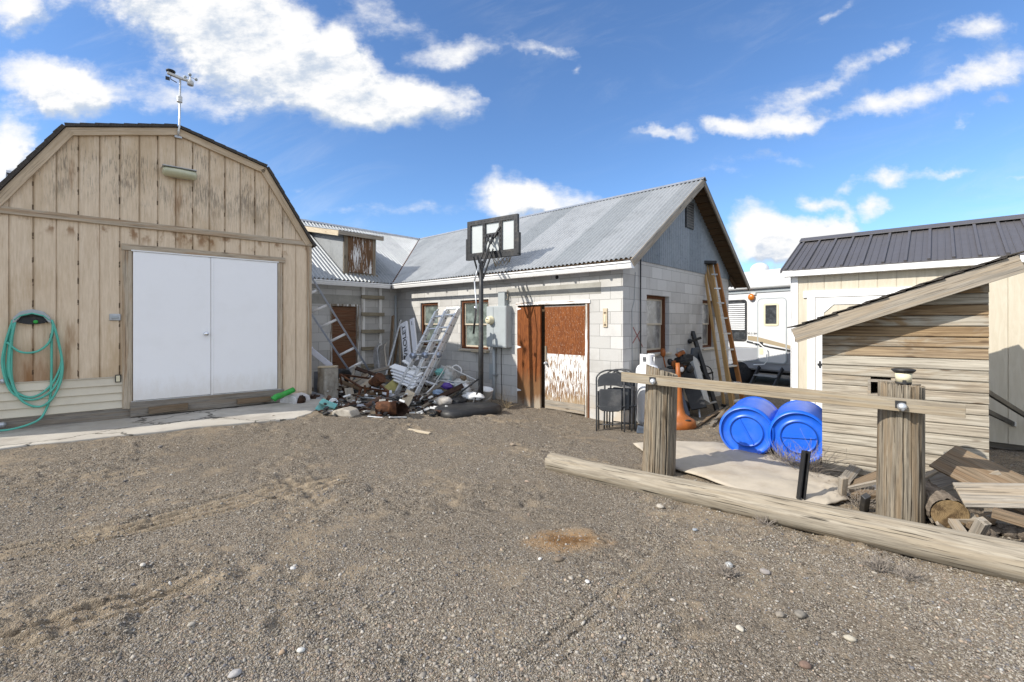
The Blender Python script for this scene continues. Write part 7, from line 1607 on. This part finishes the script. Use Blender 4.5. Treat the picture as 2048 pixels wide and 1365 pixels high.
    top = [(698, 770, 8.3, "leaning behind the rusty table frame"), (712, 762, 8.6, "sticking up left of the stove pipe"), (728, 776, 8.4, "across the middle of the table frame"), (748, 778, 8.5, "under the stove pipe elbow"), (768, 772, 8.6, "between the stove pipe and the olive panel"), (780, 790, 8.2, "before the olive panel"), (792, 770, 8.7, "on the olive panel"), (812, 788, 8.3, "behind the folding ladder foot"), (826, 768, 8.7, "behind the folding ladder rungs"), (846, 770, 8.6, "left of the teal plastic"), (858, 786, 8.3, "left of the blue tub"), (872, 770, 8.5, "under the clear sack"), (690, 796, 8.0, "beside the tyre"), (758, 806, 7.9, "above the rusty drum"), (705, 752, 8.9, "rising behind the concrete pier"), (735, 745, 9.0, "rising left of the steel channel"), (752, 742, 9.1, "before the sheet-metal ducts"), (765, 758, 8.8, "crossing the foot of the steel channel"), (790, 748, 9.0, "under the tailgate"), (835, 752, 8.9, "over the white strips"), (852, 760, 8.8, "rising behind the folding ladder"), (888, 790, 8.0, "beside the pale rock"), (905, 788, 8.1, "before the purple bag"), (720, 812, 7.7, "at the foot of the grey plank"), (788, 812, 7.8, "behind the open can, upright"), (845, 815, 7.7, "before the folding ladder feet")]
    for i, (px, py, Z, lab) in enumerate(top):
        c = P(px, py, Z); a = rng.uniform(0, 3.14); d = Vector((math.cos(a), .5 * math.sin(a), rng.uniform(-.5, .7))).normalized() * rng.uniform(.22, .42); mt, cn = mats[(i * 5 + 2) % 6]
        plank("scrap_stick", c - d, c + d, rng.uniform(.03, .10), rng.uniform(.012, .035), mt, label=f"{cn} scrap stick {lab}", cat="scrap stick", group="scrap sticks on top of the junk pile", up=(rng.uniform(-.5, .5), -.6, .7), rough=.002)
    for i, (px, py, Z, rad, lab) in enumerate(((738, 796, 8.35, (.30, .18, .20), "dark crumpled sheet metal filling the hollow under the table frame"), (815, 796, 8.5, (.32, .18, .16), "dark crumpled sheet under the folding ladder"), (700, 800, 8.6, (.22, .16, .22), "dark crumpled sheet beside the tyre"), (770, 776, 8.9, (.28, .2, .2), "dark crumpled sheet below the steel channel"))):
        m = MB(); m.blob((0, 0, 0), rad, 18, 11, .8, 3.2, 20 + i, False); m.build("crumpled_sheet", [DARKM, GREYBD, RUSTD, DARKM][i], M=Matrix.Translation(P(px, py, Z)), label=lab, cat="sheet metal")
    for i, (pts, mt, lab) in enumerate((([(690, 788, 8.0), (720, 800, 7.8), (760, 790, 8.0), (800, 800, 7.9), (850, 790, 8.1)], BLACK, "black hose snaking along the junk pile"), ([(840, 800, 7.9), (862, 778, 8.2), (880, 762, 8.4), (908, 770, 8.3)], PLW, "white hose looping over the blue tub"), ([(705, 828, 7.4), (735, 838, 7.2), (770, 834, 7.2)], PLW, "white curved tube on the ground before the table frame"))):
        m = MB(); m.tube(smooth([P(*q) for q in pts], 6), .014, 8); m.build("old_hose", mt, label=lab, cat="hose")
    pk("gravel_board", *[v + Vector((0, 0, .012)) for v in (G(816, 861), G(860, 869))], .06, .018, NEWW, "small pale board lying alone on the gravel in the yard")
    pk("curved_strip", *[v + Vector((0, 0, .015)) for v in (G(735, 835), G(765, 838))], .03, .012, WHITE, "white strip lying on the ground before the rusty drum", "strip")
    pk("curved_strip", *[v + Vector((0, 0, .015)) for v in (G(778, 837), G(812, 837))], .035, .02, PLW, "pale strip lying on the ground before the open can", "strip")
junk()

# ================================================================ dry plants and bigger stones
def plants():
    def weed(px, py, h, n, lab, seed, mat=TWIG, name="dry_weed"):
        g = G(px, py); rng = random.Random(seed); m = MB()
        for k in range(n):
            a = rng.uniform(0, 6.28); el = rng.uniform(.25, 1.4); L = h * rng.uniform(.5, 1.1); p = Vector((rng.uniform(-.03, .03), rng.uniform(-.03, .03), 0)); d = Vector((math.cos(a) * math.cos(el), math.sin(a) * math.cos(el), math.sin(el))); pts = [p]
            for j in range(4):
                d = (d + Vector((rng.uniform(-.35, .35), rng.uniform(-.35, .35), rng.uniform(-.25, .2)))).normalized(); pts.append(pts[-1] + d * L / 4)
                if rng.random() < .7: e = (d + Vector((rng.uniform(-.9, .9), rng.uniform(-.9, .9), rng.uniform(-.3, .6)))).normalized(); m.tube([pts[-1], pts[-1] + e * L * .22], .0012, 3, caps=False)
            m.tube(pts, [.0028, .0022, .0018, .0014, .001], 4, caps=False)
        o = m.build(name, mat, M=Matrix.Translation(g), label=lab, cat="dry weed")
    weed(1560, 930, .26, 60, "dry twiggy weed between the two blue barrels", 1); weed(1625, 952, .36, 95, "tall dry twiggy weed in front of the right blue barrel", 2); weed(1590, 942, .22, 50, "low dry weed at the foot of the right blue barrel", 3)
    weed(1013, 818, .30, 40, "dry straw tuft at the wall left of the orange doors", 4, STRAW); weed(905, 800, .25, 40, "straw-coloured weed growing out of the junk pile", 5, STRAW)
    weed(1455, 1150, .07, 60, "grey dry weed tuft in front of the log, nearer the stain", 6); weed(1760, 1140, .10, 80, "grey dry weed tuft in front of the log near its middle", 7); weed(1815, 1158, .09, 60, "low dry weed tuft just right of the tuft before the log", 8); weed(1530, 1050, .10, 40, "small dry weed at the shaded foot of the log", 9)
    weed(1720, 1015, .18, 50, "dry twigs behind the log left of the right fence post", 10)
    stones = [(1118, 1123, .035, (.16, .125, .09)), (1458, 1133, .035, (.45, .46, .45)), (1530, 1146, .035, (.30, .27, .25)), (1600, 1230, .04, (.20, .18, .15)), (1320, 1018, .04, (.40, .36, .30)), (602, 1300, .022, (.55, .54, .50)), (564, 1302, .02, (.36, .26, .17)), (586, 1140, .022, (.46, .45, .43)), (383, 1250, .022, (.33, .30, .25)), (286, 1137, .022, (.48, .45, .40)), (1560, 1232, .03, (.24, .21, .17)), (1480, 1262, .025, (.5, .46, .38)), (1390, 1065, .022, (.26, .28, .30)), (1080, 1120, .018, (.58, .56, .52)), (1700, 1278, .03, (.42, .38, .30)), (470, 1345, .03, (.42, .40, .38)), (1175, 1160, .02, (.6, .58, .55)), (1610, 1330, .03, (.18, .12, .09)), (320, 896, .035, (.20, .18, .16)), (1025, 893, .04, (.30, .24, .18))]
    mats = {}
    for i, (px, py, rr, col) in enumerate(stones):
        g = G(px, py); g.z = float(ground_z(np.array([g.x]), np.array([g.y]))[0]); m = MB(); m.blob((0, 0, 0), (rr * .85, rr * .64, rr * .42), 14, 9, .25, 1.8, i + 3); mt = m_plain("stone_%d" % i, lin(*col), .85, var=.25, sc=60, bump=.15)
        lab = ["brown oval stone just below the rusty stain", "pale grey stone below the middle of the long log", "left stone of the grey pair below the log", "dark stone in the lower right, left of the lowest grey-brown one", "flat pale stone close beside the left part of the log", "pale stone nearest the bottom edge, left of centre", "tan stone just left of the pale stone near the bottom edge", "pale stone in the middle of the left foreground, right of the tracks", "brown-grey stone between the two tyre tracks, lower left", "pale stone lying between the two left tyre tracks", "dark brown stone farthest down below the grey pair", "cream stone left of the grey pair and lower", "blue-grey small stone above the grey pair, near the log", "white small stone left of the brown oval stone", "cream stone lower right, right of the grey pair", "grey stone at the very bottom edge, left", "white small stone below the rusty stain, alone", "reddish brown stone at the bottom edge, right", "dark stone near the edge of the concrete apron", "brown stone far off on the gravel before the orange doors"][i]
        m.build("stone", mt, M=Matrix.Translation(g + Vector((0, 0, rr * .3))) @ Matrix.Rotation(i * 1.3, 4, 'Z'), label=lab, cat="stone", group="bigger stones on the gravel")
plants()
